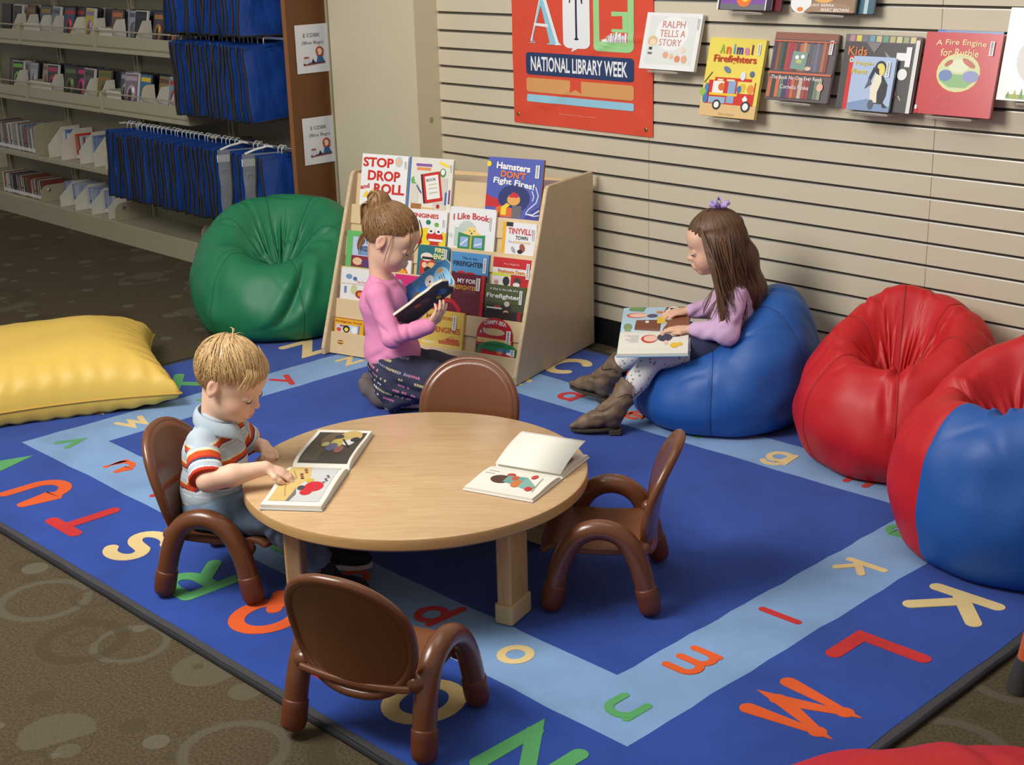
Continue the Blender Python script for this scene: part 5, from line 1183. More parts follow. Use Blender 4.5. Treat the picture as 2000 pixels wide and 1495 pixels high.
# ------------------------------------------------------------------ smooth bodies: distance field -> one continuous surface
class Field:
    def __init__(s, lo, hi, h):
        s.h = h; s.lo = np.array(lo, np.float32); n = np.ceil((np.array(hi)-np.array(lo))/h).astype(int)+1
        s.ax = [s.lo[i]+h*np.arange(n[i], dtype=np.float32) for i in range(3)]
        s.d = np.full(n, .05, np.float32); s.n = n
    def sl(s, lo, hi):
        a = [max(0, int((lo[i]-s.lo[i])/s.h)) for i in range(3)]; b = [min(s.n[i], int((hi[i]-s.lo[i])/s.h)+2) for i in range(3)]
        return tuple(slice(x, max(x, y)) for x, y in zip(a, b))
    def op(s, f, lo, hi, k, mode):
        m = max(k, .004)+.012
        q = s.sl([v-m for v in lo], [v+m for v in hi])
        if min(x.stop-x.start for x in q) < 1: return s
        X = s.ax[0][q[0]][:, None, None]; Y = s.ax[1][q[1]][None, :, None]; Z = s.ax[2][q[2]][None, None, :]
        b = f(X, Y, Z).astype(np.float32); a = s.d[q]
        if mode == 'sub': b = -b
        if mode == 'u':
            if k > 0: hh = np.maximum(k-np.abs(a-b), 0)/k; r = np.minimum(a, b)-hh*hh*k*.25
            else: r = np.minimum(a, b)
        else:
            if k > 0: hh = np.maximum(k-np.abs(a-b), 0)/k; r = np.maximum(a, b)+hh*hh*k*.25
            else: r = np.maximum(a, b)
        s.d[q] = r
        return s
    def cap(s, a, b, ra, rb=None, k=.01, mode='u'):
        rb = ra if rb is None else rb; a = np.array(a, float); b = np.array(b, float); ba = b-a; L = max(float(ba@ba), 1e-9)
        def f(X, Y, Z):
            t = np.clip(((X-a[0])*ba[0]+(Y-a[1])*ba[1]+(Z-a[2])*ba[2])/L, 0, 1)
            return np.sqrt((X-a[0]-ba[0]*t)**2+(Y-a[1]-ba[1]*t)**2+(Z-a[2]-ba[2]*t)**2)-(ra+(rb-ra)*t)
        R = max(ra, rb)
        return s.op(f, np.minimum(a, b)-R, np.maximum(a, b)+R, k, mode)
    def chain(s, pts, rs, k=.008, mode='u'):
        for i in range(len(pts)-1): s.cap(pts[i], pts[i+1], rs[i], rs[i+1], k, mode)
        return s
    def ell(s, c, r, R=None, k=.01, mode='u'):
        c = np.array(c, float); r = np.array(r, float); R = np.eye(3) if R is None else np.array(R)
        def f(X, Y, Z):
            dx, dy, dz = X-c[0], Y-c[1], Z-c[2]
            p = [(R[0][i]*dx+R[1][i]*dy+R[2][i]*dz) for i in range(3)]
            k0 = np.sqrt((p[0]/r[0])**2+(p[1]/r[1])**2+(p[2]/r[2])**2); k1 = np.sqrt((p[0]/r[0]**2)**2+(p[1]/r[1]**2)**2+(p[2]/r[2]**2)**2)
            return k0*(k0-1)/np.maximum(k1, 1e-6)
        m = r.max(); return s.op(f, c-m, c+m, k, mode)
    def cut(s, p, nrm, k=.0, lo=None, hi=None):
        """keep the side the normal points away from"""
        p = np.array(p, float); n = np.array(nrm, float); n = n/np.linalg.norm(n)
        X = s.ax[0][:, None, None]; Y = s.ax[1][None, :, None]; Z = s.ax[2][None, None, :]
        b = ((X-p[0])*n[0]+(Y-p[1])*n[1]+(Z-p[2])*n[2]).astype(np.float32)
        if k > 0: hh = np.maximum(k-np.abs(s.d-b), 0)/k; s.d = np.maximum(s.d, b)+hh*hh*k*.25
        else: s.d = np.maximum(s.d, b)
        return s
    def mesh(s):
        d = s.d; sg = d < 0
        # one vertex per cell the surface crosses, at the mean of its edge crossings
        nx, ny, nz = (v-1 for v in d.shape)
        cnt = np.zeros((nx, ny, nz), np.int8)
        for i in (0, 1):
            for j in (0, 1):
                for k in (0, 1): cnt += sg[i:nx+i, j:ny+j, k:nz+k]
        act = (cnt > 0) & (cnt < 8)
        I = np.argwhere(act); N = len(I); idx = np.full(act.shape, -1, np.int64); idx[act] = np.arange(N)
        acc = np.zeros((N, 3)); w = np.zeros(N)
        C = {}
        for i in (0, 1):
            for j in (0, 1):
                for k in (0, 1): C[i, j, k] = d[I[:, 0]+i, I[:, 1]+j, I[:, 2]+k].astype(float)
        for a in C:
            for ax in range(3):
                if a[ax]: continue
                b = list(a); b[ax] = 1; b = tuple(b); da, db = C[a], C[b]; m = (da < 0) != (db < 0)
                t = np.where(m, da/np.where(np.abs(da-db) < 1e-12, 1, da-db), 0)
                P = np.tile(np.array(a, float), (N, 1)); P[:, ax] = t
                acc += P*m[:, None]; w += m
        V = (I+acc/np.maximum(w, 1)[:, None])*s.h+s.lo
        Q = []
        for ax in range(3):
            u, v = (ax+1) % 3, (ax+2) % 3
            sa = [slice(None)]*3; sb = [slice(None)]*3; sa[ax] = slice(0, -1); sb[ax] = slice(1, None)
            cr = sg[tuple(sa)] != sg[tuple(sb)]; E = np.argwhere(cr)
            ok = (E[:, u] > 0) & (E[:, v] > 0) & (E[:, u] < d.shape[u]-1) & (E[:, v] < d.shape[v]-1); E = E[ok]
            inside = sg[E[:, 0], E[:, 1], E[:, 2]]
            def cell(du, dv):
                e = E.copy(); e[:, u] -= du; e[:, v] -= dv; return idx[e[:, 0], e[:, 1], e[:, 2]]
            q = np.stack([cell(1, 1), cell(0, 1), cell(0, 0), cell(1, 0)], 1)
            q[~inside] = q[~inside][:, ::-1]; Q.append(q)
        Q = np.concatenate(Q); return V, Q[(Q >= 0).all(1)]
def relax(V, Q, n=2, f=.5):
    for _ in range(n):
        acc = np.zeros_like(V); c = np.zeros(len(V))
        for i in range(4):
            a, b = Q[:, i], Q[:, (i+1) % 4]
            np.add.at(acc, a, V[b]); np.add.at(c, a, 1); np.add.at(acc, b, V[a]); np.add.at(c, b, 1)
        V = V+(acc/np.maximum(c, 1)[:, None]-V)*f
    return V
def vnorm(V, Q):
    n = np.cross(V[Q[:, 2]]-V[Q[:, 0]], V[Q[:, 3]]-V[Q[:, 1]]); N = np.zeros_like(V)
    for i in range(4): np.add.at(N, Q[:, i], n)
    return N/np.maximum(np.linalg.norm(N, axis=1), 1e-9)[:, None]
def wrinkle(V, Q, fn):
    """push vertices along their normals by fn(point)"""
    N = vnorm(V, Q); d = np.array([fn(Vector(p)) for p in V]); return V+N*d[:, None]
def surf(name, V, Q, m, parent, col=None, extra=None):
    me = bpy.data.meshes.new(name)
    if extra:   # more loose geometry (hair strands) in the same part
        o = len(V); V = np.concatenate([V, np.array(extra.v)]) if len(V) else np.array(extra.v)
        F = Q.tolist()+[[i+o for i in f] for f in extra.f]
    else: F = Q.tolist()
    me.from_pydata(V.tolist(), [], F); me.materials.append(m)
    me.polygons.foreach_set('use_smooth', [True]*len(F))
    if col is not None:
        c = np.array([lin(x) for x in col]) if not isinstance(col, np.ndarray) else col
        at_ = me.color_attributes.new('Col', 'FLOAT_COLOR', 'POINT'); at_.data.foreach_set('color', np.concatenate([c, np.ones((len(c), 1))], 1).astype(np.float32).ravel())
    me.update(); o = bpy.data.objects.new(name, me); COL.objects.link(o); o.parent = parent
    return o
def L3(c): return np.array(lin(c))
class Head:
    """child's head: local x forward, y left, z up, origin in the middle of the skull"""
    def __init__(s, c, pitch, yaw=0., roll=0., k=1.):
        s.c = np.array(c, float); s.k = k
        m = Matrix.Rotation(yaw, 3, 'Z') @ Matrix.Rotation(pitch, 3, 'Y') @ Matrix.Rotation(roll, 3, 'X')
        s.R = np.array(m); s.M = Matrix.Translation(c) @ m.to_4x4() @ Matrix.Scale(k, 4)
    def p(s, x, y, z): return s.c+s.R @ (np.array([x, y, z])*s.k)
    def inv(s, V): return (V-s.c) @ s.R/s.k
    def skin(s, F):
        k = s.k; e = lambda c, r, kk=.012, mode='u': F.ell(s.p(*c), np.array(r)*k, s.R, kk*k, mode)
        cp = lambda a, b, ra, rb, kk=.008, mode='u': F.cap(s.p(*a), s.p(*b), ra*k, rb*k, kk*k, mode)
        e((-.004, 0, .004), (.086, .070, .078)); e((.030, 0, -.045), (.054, .057, .060), .03); e((.034, 0, -.080), (.043, .044, .034), .03)
        e((.066, 0, -.099), (.016, .019, .014), .022)
        for y in (1, -1): e((.052, .030*y, -.062), (.030, .026, .027), .02)
        e((.062, 0, .012), (.026, .050, .030), .03)                         # brow
        for y in (1, -1): e((.094, .030*y, -.027), (.017, .017, .012), .014, 'sub')
        for y in (1, -1): e((.0735, .0295*y, -.028), (.0135, .0150, .0125), .004)     # lowered lids over the eyeballs
        cp((.083, 0, -.020), (.094, 0, -.049), .0062, .0078, .012); e((.0965, 0, -.050), (.0088, .0092, .0080), .006)
        for y in (1, -1): e((.089, .0085*y, -.053), (.0075, .0058, .0058), .006)
        e((.083, 0, -.080), (.014, .020, .013), .012)                          # mouth mound
        cp((.0905, -.009, -.0765), (.0905, .009, -.0765), .0042, .0042, .006); cp((.0885, -.010, -.0855), (.0885, .010, -.0855), .0048, .0048, .006)
        cp((.097, -.013, -.0805), (.097, .013, -.0805), .0030, .0030, .003, 'sub')
        e((.079, 0, -.0925), (.008, .014, .004), .006, 'sub')
        for y in (1, -1):                                                     # ears
            e((-.004, .0715*y, -.026), (.016, .0075, .026), .006); e((.0, .079*y, -.024), (.0085, .0042, .014), .004, 'sub'); e((-.002, .0735*y, -.046), (.008, .006, .009), .005)
    def tint(s, V, base, lip):
        """skin, lips and rosy cheeks as the person's own colouring"""
        P = s.inv(V); c = np.tile(L3(base), (len(V), 1)); lp = L3(lip); rose = L3(base)*np.array([1.0, .80, .78])
        def blend(w, to): 
            nonlocal c; c = c*(1-w[:, None])+to*w[:, None]
        for y in (1, -1):
            blend(.55*np.exp(-(((P[:, 0]-.062)/.024)**2+((P[:, 1]-.04*y)/.02)**2+((P[:, 2]+.062)/.02)**2)), rose)
            blend(.6*np.exp(-(((P[:, 0]+.004)/.02)**2+((P[:, 1]-.078*y)/.010)**2+((P[:, 2]+.026)/.03)**2)), rose)
        blend(.4*np.exp(-(((P[:, 0]-.098)/.012)**2+(P[:, 1]/.014)**2+((P[:, 2]+.05)/.012)**2)), rose)
        m = np.clip(1.6-(((P[:, 1])/.0135)**2+((P[:, 2]+.081)/.0075)**2), 0, 1)*(P[:, 0] > .078); blend(m*.85, lp)
        return c
    def features(s, root, iris, lash, brow, open_=.25):
        """eyes, lashes, brows as parts"""
        white = mat('eye_white', (232, 228, 222), .15); im = mat('iris_%d' % iris[0], iris, .1)
        for y in (1, -1):
            mb = MB(); mb.sphere((0, 0, 0), .0108, white, n=16); mb.sphere((.0052, 0, -.0035), .0066, im, n=12); mb.sphere((.0078, 0, -.0045), .0036, mat('pupil', (18, 16, 16), .08), n=10)
            o = mb.build('eye', root, smooth=True); o.matrix_basis = s.M @ Matrix.Translation((.0775, .0300*y, -.0315))
            mb = MB(); mb.tube([(.0845, (.0300-.0135)*y, -.0335), (.0880, (.0300-.006)*y, -.0362), (.0882, (.0300+.004)*y, -.0362), (.0850, (.0300+.013)*y, -.0335), (.081, (.0300+.0165)*y, -.031)], [.0009, .0014, .0017, .0016, .0008], mat('lash_%d' % lash[0], lash, .6), n=6)
            o = mb.build('eyelashes', root, smooth=True); o.matrix_basis = s.M
            mb = MB(); mb.tube([(.0875, .014*y, -.0085), (.0865, .024*y, -.0045), (.0815, .036*y, -.0045), (.074, .046*y, -.009)], [.0014, .0021, .0019, .0008], mat('brow_%d' % brow[0], brow, .7), n=6, flat=.6)
            o = mb.build('eyebrow', root, smooth=True); o.matrix_basis = s.M
def hand(F, w, d, n, side, L=.105, curl=(.5,.55,.6,.7), spread=.10, thumb=.5, k=1., fr=.0060):
    """w wrist point, d hand direction, n back-of-hand normal, side=+1 if the thumb is on the d x n side"""
    w = np.array(w, float); d = np.array(d, float); d /= np.linalg.norm(d); n = np.array(n, float); n -= d*(n@d); n /= np.linalg.norm(n)
    t = np.cross(d, n)*side
    pl = L*.50; R = np.stack([d, t, n], 1)
    F.ell(w+d*pl*.55, (pl*.60, L*.215, L*.105), R, .012)
    for i, q in enumerate((.30, .105, -.09, -.27)):
        base = w+d*pl*(.93 if i in (1, 2) else .86)+t*L*q*.55; ln = L*(.46, .50, .46, .36)[i]
        a = spread*(.9, .25, -.35, -1.0)[i]; dd = d*math.cos(a)+t*math.sin(a); P = [base-d*pl*.2]; ang = 0; c = curl[i]; P.append(base)
        for sgl, add in ((.44, c*.6), (.31, c), (.25, c*.7)):
            ang += add; v = dd*math.cos(ang)-n*math.sin(ang); P.append(P[-1]+v*ln*sgl)
        r = fr*(.98, 1, .97, .86)[i]
        F.chain(P, [r*1.15, r*1.1, r*1.02, r*.95, r*.80], .0025)
    b = w+d*pl*.28+t*L*.17; v1 = d*math.cos(.75)+t*math.sin(.75)-n*.3*thumb; v1 /= np.linalg.norm(v1); m1 = b+v1*L*.20; v2 = d*.9+t*.15-n*.55*thumb; v2 /= np.linalg.norm(v2); m2 = m1+v2*L*.15; m3 = m2+(d*.95-n*.6*thumb)*L*.115
    F.chain([b-t*L*.04, m1, m2, m3], [fr*1.5, fr*1.2, fr*1.08, fr*.9], .004)
def cloth_noise(sc, amp, off):
    o = Vector((off, off*.7, 0))
    return lambda p: amp*noise.noise(p*sc+o)+amp*.5*noise.noise(p*sc*2.3+o)
# ------------------------------------------------------------------ the small boy at the table
def person(label, c, f):
    return thing('person', label, 'person', frame((c[0], c[1], 0), (f[0], f[1], 0)))
def body_surface(F, H, root, base, lip, rough=.5, tintfn=None):
    V, Q = F.mesh(); V = relax(V, Q, 1, .5)
    c = H.tint(V, base, lip)
    if tintfn is not None: c = tintfn(V, c)
    m = attr_mat('skin_%d_%d_%d' % base, rough, .35, bump=.02, bscale=500, sss=.12)
    return surf('body', V, Q, m, root, c)
BOY = person('little boy in a striped polo shirt sitting on a brown chair, touching an open book', (-.85, -2.30), (.836, .549))
hb = Head((.038, 0, .594), .46, yaw=-.06, k=1.02)
F = Field((-.16, -.26, .0), (.46, .20, .72), .0025)
F.ell((-.035, 0, .27), (.072, .074, .09), k=.03); F.ell((-.032, 0, .36), (.062, .078, .08), k=.03)
F.cap((-.025, 0, .40), hb.p(-.012, 0, -.07), .040, .041, .02)
hb.skin(F)
SR, ER, WR = (-.02, -.085, .412), (.025, -.165, .352), (.158, -.105, .372)
SL, EL, WL = (-.02, .085, .412), (.0, .150, .335), (.058, .120, .343)
F.chain([SR, ER], [.030, .027], .015); F.chain([ER, (.085, -.142, .362), WR], [.0285, .0275, .0185], .012)
F.chain([SL, EL], [.030, .026], .015); F.chain([EL, WL], [.026, .018], .012)
hand(F, WR, (.75, .30, -.30), (.05, -.15, 1), 1, L=.100, curl=(.28, .38, .45, .5), spread=.16, thumb=.5, fr=.0062)
hand(F, WL, (.6, -.75, -.1), (.3, .2, 1), -1, L=.088, curl=(.9, 1.0, 1.0, 1.0), spread=.08, thumb=.6, fr=.0062)
for y, kn, an in ((-1, (.15, -.075, .218), (.285, -.072, .085)), (1, (.15, .078, .218), (.225, .085, .085))):
    F.chain([(-.05, .045*y, .215), kn], [.048, .040], .02); F.chain([kn, an], [.036, .026], .012)
body_surface(F, hb, BOY, (238, 196, 168), (208, 124, 112))
hb.features(BOY, (70, 80, 96), (86, 60, 44), (176, 136, 96))
# hair: short, fair, tousled
F = Field((-.12, -.14, .46), (.18, .14, .74), .0025)
F.ell(hb.p(-.006, 0, .008), np.array((.0915, .0745, .0865))*hb.k, hb.R, 0)
def hair_cut(F, H, fx, fz, nz, earx=.0):
    """trim the cap to a hairline: brow at (fx,fz), nape at nz"""
    X = F.ax[0][:, None, None]; Y = F.ax[1][None, :, None]; Z = F.ax[2][None, None, :]
    d = [X-H.c[0], Y-H.c[1], Z-H.c[2]]; p = [(H.R[0][i]*d[0]+H.R[1][i]*d[1]+H.R[2][i]*d[2])/H.k for i in range(3)]
    line = np.where(p[0] > earx, fz+(p[0]-fx)*.30-.5*np.abs(p[1])**1.2*.30, nz+(p[0]+.08)*.5)
    w = np.clip((p[0]-earx+.012)/.024, 0, 1); front = fz-(.09-p[0])*.30; back = nz+(p[0]+.085)*.62
    line = front*w+back*(1-w)
    b = ((line-p[2])*H.k*.8).astype(np.float32)
    k = .006; hh = np.maximum(k-np.abs(F.d-b), 0)/k; F.d = np.maximum(F.d, b)+hh*hh*k*.25
hair_cut(F, hb, .09, .030, -.078)
V, Q = F.mesh()
def hair_tex(H, amp):
    def fn(p):
        q = H.inv(np.array(p)); a = math.atan2(q[1], q[0]+.02); r = math.hypot(q[0], q[1])
        return amp*noise.noise(Vector((a*9, q[2]*12, r*20)))+amp*.6*noise.noise(Vector((a*26, q[2]*14, r*30)))
    return fn
V = wrinkle(relax(V, Q, 1), Q, hair_tex(hb, .0024))
def lock(mb, H, pts, r, m, n=6):
    P = spline([tuple(H.p(*p)) for p in pts], 5); k = len(P)
    mb.tube(P, [r*H.k*math.sin(PI*(.15+.80*i/(k-1)))**.6+.0003 for i in range(k)], m, n=n, flat=.55)
def hmat(name): return attr_mat(name, .42, .45, bump=.15, bscale=160)
def shade(mb, v):
    if not hasattr(mb, 'vc'): mb.vc = []
    mb.vc += [v]*(len(mb.v)-len(mb.vc))
def comb(mb, H, n, start, flow, ok, ell_=(.0955, .079, .0875), ctr=(-.006, 0, .008), steps=9, ds=.008, r=(.0010, .0020), lift=.012, rnd=random):
    """many fine locks that follow a flow over the skull"""
    e = np.array(ell_); c = np.array(ctr); k = 0; tries = 0
    while k < n and tries < n*6:
        tries += 1
        p = start(rnd); g = 1.0+rnd.uniform(.0, .02); pts = []
        for q in range(steps):
            u = (p-c)/e; u /= np.linalg.norm(u); p = c+u*e*(g+lift*q/steps)
            if not ok(p): break
            pts.append(tuple(p)); nrm = u/e; nrm /= np.linalg.norm(nrm); v = flow(p, rnd); v = v-nrm*(v@nrm); v /= max(np.linalg.norm(v), 1e-6); p = p+v*ds*rnd.uniform(.8, 1.2)
        if len(pts) < 4: continue
        P = [H.p(*q) for q in pts]; m = len(P); rr_ = rnd.uniform(*r)*H.k
        mb.tube(spline([tuple(q) for q in P], 2), [rr_*(1-.75*(i/(2*m-2))**2) for i in range(2*m-1)], None, n=5, flat=.6); shade(mb, rnd.uniform(.62, 1.28)); k += 1
def dirs(rnd, tmax=2.2):
    a = rnd.uniform(-PI, PI); t = math.acos(1-rnd.random()*(1-math.cos(tmax))); return np.array((-.006+.0955*math.sin(t)*math.cos(a), .079*math.sin(t)*math.sin(a), .008+.0875*math.cos(t)))
def hair_part(V, Q, base, mb, name, root, H):
    P = H.inv(V); s_ = np.array([1+.28*noise.noise(Vector((math.atan2(p[1], p[0]+.03)*16, p[2]*9, 0)))+.15*noise.noise(Vector((math.atan2(p[1], p[0]+.03)*50, p[2]*12, 3))) for p in P])*.86
    b = L3(base); C = np.concatenate([s_[:, None]*b, np.array(mb.vc)[:, None]*b]); C = np.clip(C, 0, 1)
    surf('hair', V, Q, hmat(name), root, C, extra=mb)
mb = MB(); rnd = random.Random(4); crown = np.array((-.035, .008, .09))
def ok_b(p): return p[2] > (.020-(.09-p[0])*.30-(.006 if abs(p[1]) > .03 else 0) if p[0] > .0 else -.086+(p[0]+.085)*.62)
def flow_b(p, r): 
    v = p-crown; v = v/np.linalg.norm(v); return v+np.array((.55*max(0, p[2]*12), -.45*max(0, p[0]*11), -.1))+np.array((r.uniform(-.3, .3), r.uniform(-.3, .3), 0))
comb(mb, hb, 900, lambda r: dirs(r), flow_b, ok_b, rnd=rnd, lift=.016, ell_=(.0925, .0755, .0875))
for i in range(40):   # fringe swept across the brow
    y = -.058+.116*i/39+rnd.uniform(-.004, .004); x = .083-7.0*y*y; z = rnd.uniform(.006, .026)+.010*y/.058
    lock(mb, hb, [(x-.035, y*.8+.012, .072), (x+.002, y*.95+.006, .045), (x+.006, y-.006, .024), (x+.005, y-.016, z)], rnd.uniform(.0016, .003), None); shade(mb, rnd.uniform(.7, 1.25))
for i in range(5):    # little wisps standing off the crown
    a = rnd.uniform(0, 6.28); lock(mb, hb, [(-.03, .0, .092), (-.03+.02*math.cos(a), .02*math.sin(a), .098+.004*rnd.random()), (-.03+.045*math.cos(a), .04*math.sin(a), .093)], .0011, None); shade(mb, 1.1)
hair_part(V, Q, (204, 168, 116), mb, 'hair_fair', BOY, hb)
# polo shirt: torso and sleeves, striped along each piece
h = .003
F = Field((-.17, -.23, .15), (.12, .20, .52), h)
F.ell((-.034, 0, .255), (.096, .098, .098), k=.03); F.ell((-.032, 0, .35), (.083, .096, .095), k=.04)
F.cap((-.026, -.072, .415), (-.026, .072, .415), .040, k=.03); F.cap((-.022, 0, .42), (-.008, 0, .468), .050, .046, k=.02)
SH_ = [((-.022, -.080, .415), (.018, -.155, .357)), ((-.022, .080, .415), (-.004, .140, .345))]
for a, b in SH_: F.cap(a, b, .041, .047, k=.018)
F.cut((.018, -.160, .352), (.33, -.72, -.58)) if False else None
F.cut((0, 0, .178), (0, 0, -1), k=.006)
for a, b in SH_:   # square off the cuffs
    a = np.array(a); b = np.array(b); dn = (b-a)/np.linalg.norm(b-a)
    def f(X, Y, Z, b=b, dn=dn): return np.maximum(-((X-b[0])*dn[0]+(Y-b[1])*dn[1]+(Z-b[2])*dn[2])+.008, np.sqrt((X-b[0])**2+(Y-b[1])**2+(Z-b[2])**2)-.075)
    F.op(f, b-.08, b+.08, .004, 'sub')
F.cut((-.008, 0, .478), (.35, 0, 1), k=.004)
V, Q = F.mesh(); V = relax(V, Q, 2)
ND = cloth_noise(16, .0035, 3.1)
def folds(p):
    d = ND(p)
    for (q, nn, wd, am) in (((.02, -.09, .39), (.5, .1, .8), .012, .004), ((.05, -.05, .25), (.2, .3, 1), .012, .005), ((.06, .0, .22), (.35, -.1, 1), .012, .005), ((-.05, -.09, .23), (-.3, .2, 1), .014, .005), ((-.09, -.05, .33), (.2, .1, 1), .014, .004)):
        n = Vector(nn).normalized(); s_ = (p-Vector(q)).dot(n); far = (p-Vector(q)).length
        d -= am*math.exp(-(s_/wd)**2)*math.exp(-(far/.055)**2)
    return d
V = wrinkle(V, Q, folds)
STR = [(0.0, (184, 198, 208)), (.30, (226, 228, 224)), (.34, (226, 222, 150)), (.38, (210, 84, 40)), (.54, (196, 50, 42)), (.59, (60, 72, 104)), (.65, (236, 236, 234)), (.70, (184, 198, 208)), (.84, (226, 228, 230)), (.88, (184, 198, 208)), (1.01, (184, 198, 208))]
SV = np.array([a for a, b in STR]); SC = np.array([lin(b) for a, b in STR])
def stripe(t):
    i = np.clip(np.searchsorted(SV, t % 1.0, side='right')-1, 0, len(SV)-1); return SC[i]
tz = (.445-V[:, 2]+.06*np.maximum(V[:, 0]+.03, -.1))/.060
C = stripe(tz+.02); C[V[:, 2] > .452] = L3((184, 198, 208))
for a, b in SH_:
    a = np.array(a); b = np.array(b); ba = b-a; t = ((V-a) @ ba)/(ba@ba); far = np.linalg.norm(V-a-np.outer(t, ba), axis=1)
    sel = (t > .28) & (np.abs(V[:, 1]) > .083+.0*far) & (V[:, 2] > .285)
    cs = stripe((t-.1)*.95+.05); C[sel] = cs[sel]
    hem = sel & (t > .97); C[hem] = L3((206, 66, 40))
surf('polo_shirt', V, Q, attr_mat('shirt_knit', .85, .2, bump=.25, bscale=500), BOY, C)
# folded collar with two points
mb = MB(); CO = mat('collar_cotton', (176, 192, 202), .85, bump=.15, bscale=600); nU = 40; V_ = []; F_ = []
for i in range(nU+1):
    a = .22+(2*PI-.44)*i/nU; fr_ = math.cos(a); back = (1-fr_)/2
    top = Vector((-.006+.050*fr_, .050*math.sin(a), .456+.040*back)); ln = .036+.012*max(0, fr_)**4+(.014 if i in (0, 1, nU, nU-1) else 0)
    out = Vector((math.cos(a)*.5, math.sin(a)*.75, 0))
    for q in range(5):
        t = q/4; V_.append(top+out*(.006+.028*t+.006*math.sin(PI*t))+Vector((.010*max(0, fr_)*t, 0, .006*math.sin(PI*t)-ln*t*.92)))
for i in range(nU):
    for q in range(4): k = i*5+q; F_.append((k, k+1, k+6, k+5))
mb.add(V_, F_, CO); mb.build('collar', BOY, smooth=True, solid=.004, sub=1)
mb = MB()
for z, x in ((.415, .046), (.385, .054)): mb.sphere((x+.004, 0, z), (.0025, .005, .005), WHP, n=10)
mb.box((.053, -.052, .325), (.058, -.018, .330), CO) if False else None
mb.build('button', BOY, smooth=True) if False else None
# jeans
F = Field((-.16, -.14, .03), (.36, .16, .29), h)
F.ell((-.045, 0, .215), (.084, .094, .060), k=.02)
for y, kn, an in ((-1, (.15, -.075, .218), (.278, -.072, .100)), (1, (.15, .078, .218), (.222, .085, .100))):
    F.chain([(-.04, .050*y, .215), (.06, .066*y, .220), kn], [.058, .054, .047], .02); F.chain([kn, an], [.045, .039], .015)
    F.cut((0, 0, -9), (0, 0, -1))
    dn = np.array(an)-np.array(kn); dn = dn/np.linalg.norm(dn); an_ = np.array(an)
    def f(X, Y, Z, b=an_, dn=dn): return np.maximum(-((X-b[0])*dn[0]+(Y-b[1])*dn[1]+(Z-b[2])*dn[2])+.012, np.sqrt((X-b[0])**2+(Y-b[1])**2+(Z-b[2])**2)-.07)
    F.op(f, an_-.07, an_+.07, .004, 'sub')
V, Q = F.mesh(); V = relax(V, Q, 2)
def jf(p): return .004*noise.noise(Vector((p.x*26, p.y*14, p.z*26)))+.003*math.sin(p.x*130+8*noise.noise(p*12))*max(0, min(1, (p.x-.03)/.06))
V = wrinkle(V, Q, jf)
surf('jeans', V, Q, mat('denim', (106, 128, 150), .9, var=.25, vscale=22, bump=.3, bscale=700), BOY)
SHO = mat('shoe_black', (30, 32, 36), .7, bump=.2, bscale=400); SOL = mat('shoe_sole', (214, 214, 210), .6)
def shoe(x, y, yaw, tilt=0., z=.0155, L=.135):
    M = Matrix.Translation((x, y, z)) @ Matrix.Rotation(yaw, 4, 'Z') @ Matrix.Rotation(tilt, 4, 'Y')
    F = Field((-.06, -.05, -.005), (.12, .05, .09), .003)
    F.ell((.062, 0, .026), (.048, .030, .028), k=.01); F.ell((.0, 0, .032), (.036, .026, .034), k=.02); F.cap((-.008, 0, .05), (-.012, 0, .072), .028, .027, k=.02); F.cut((0, 0, .008), (0, 0, -1))
    V, Q = F.mesh(); V = relax(V, Q, 1); o = surf('shoe', V, Q, SHO, BOY); o.matrix_basis = M
    P = []
    for i in range(28):
        a = 2*PI*i/28; xx = .034+.078*math.cos(a); w = .034 if math.cos(a) > 0 else .029; P.append((xx, w*math.sin(a)))
    mb = MB(); mb.prism(P, -.001, .013, SOL); s2 = mb.build('sole', o, bevel=.003); s2['label'] = 'pale rubber sole'
shoe(.300, -.072, -.08); shoe(.25, .085, .10)
# ------------------------------------------------------------------ kneeling girl in the pink top
KG = person('girl in a pink top and dark printed skirt kneeling and reading by the display', (-1.59, -1.06), (.75, .66))
hk = Head((-.040, 0, .664), .50, yaw=-.10, k=1.10)
F = Field((-.26, -.20, .0), (.30, .20, .78), .0026)
F.cap((-.065, 0, .17), (-.075, 0, .30), .070, .068, k=.02); F.ell((-.085, 0, .40), (.060, .082, .09), k=.03)
F.cap((-.090, 0, .44), hk.p(-.016, 0, -.07), .036, .038, .022)
hk.skin(F)
RS, RE, RW = (-.085, -.092, .452), (-.028, -.145, .312), (.098, -.112, .346)
F.chain([RS, RE], [.029, .026], .012); F.chain([RE, RW], [.025, .017], .012)
LS, LE, LW = (-.085, .092, .452), (.0, .150, .330), (.085, .135, .385)
F.chain([LS, LE], [.029, .026], .012); F.chain([LE, LW], [.025, .017], .012)
hand(F, RW, (.62, .10, .78), (.62, -.62, -.40), 1, L=.108, curl=(.25, .35, .4, .55), spread=.14, thumb=.9, fr=.0062)
hand(F, LW, (.6, -.05, .78), (.5, .7, -.4), -1, L=.105, curl=(.25, .3, .35, .45), spread=.1, thumb=.9, fr=.0062)
for y in (1, -1):
    F.chain([(-.06, .05*y, .15), (.20, .062*y, .075)], [.055, .042], .02); F.chain([(.20, .062*y, .060), (-.06, .055*y, .050)], [.040, .030], .015)
body_surface(F, hk, KG, (232, 188, 160), (204, 120, 112))
hk.features(KG, (80, 84, 90), (70, 50, 38), (140, 104, 70))
F = Field((-.20, -.14, .52), (.14, .14, .82), .0026)
F.ell(hk.p(-.006, 0, .006), np.array((.0925, .0765, .0855))*hk.k, hk.R, 0)
hair_cut(F, hk, .09, .030, -.085, earx=-.012)
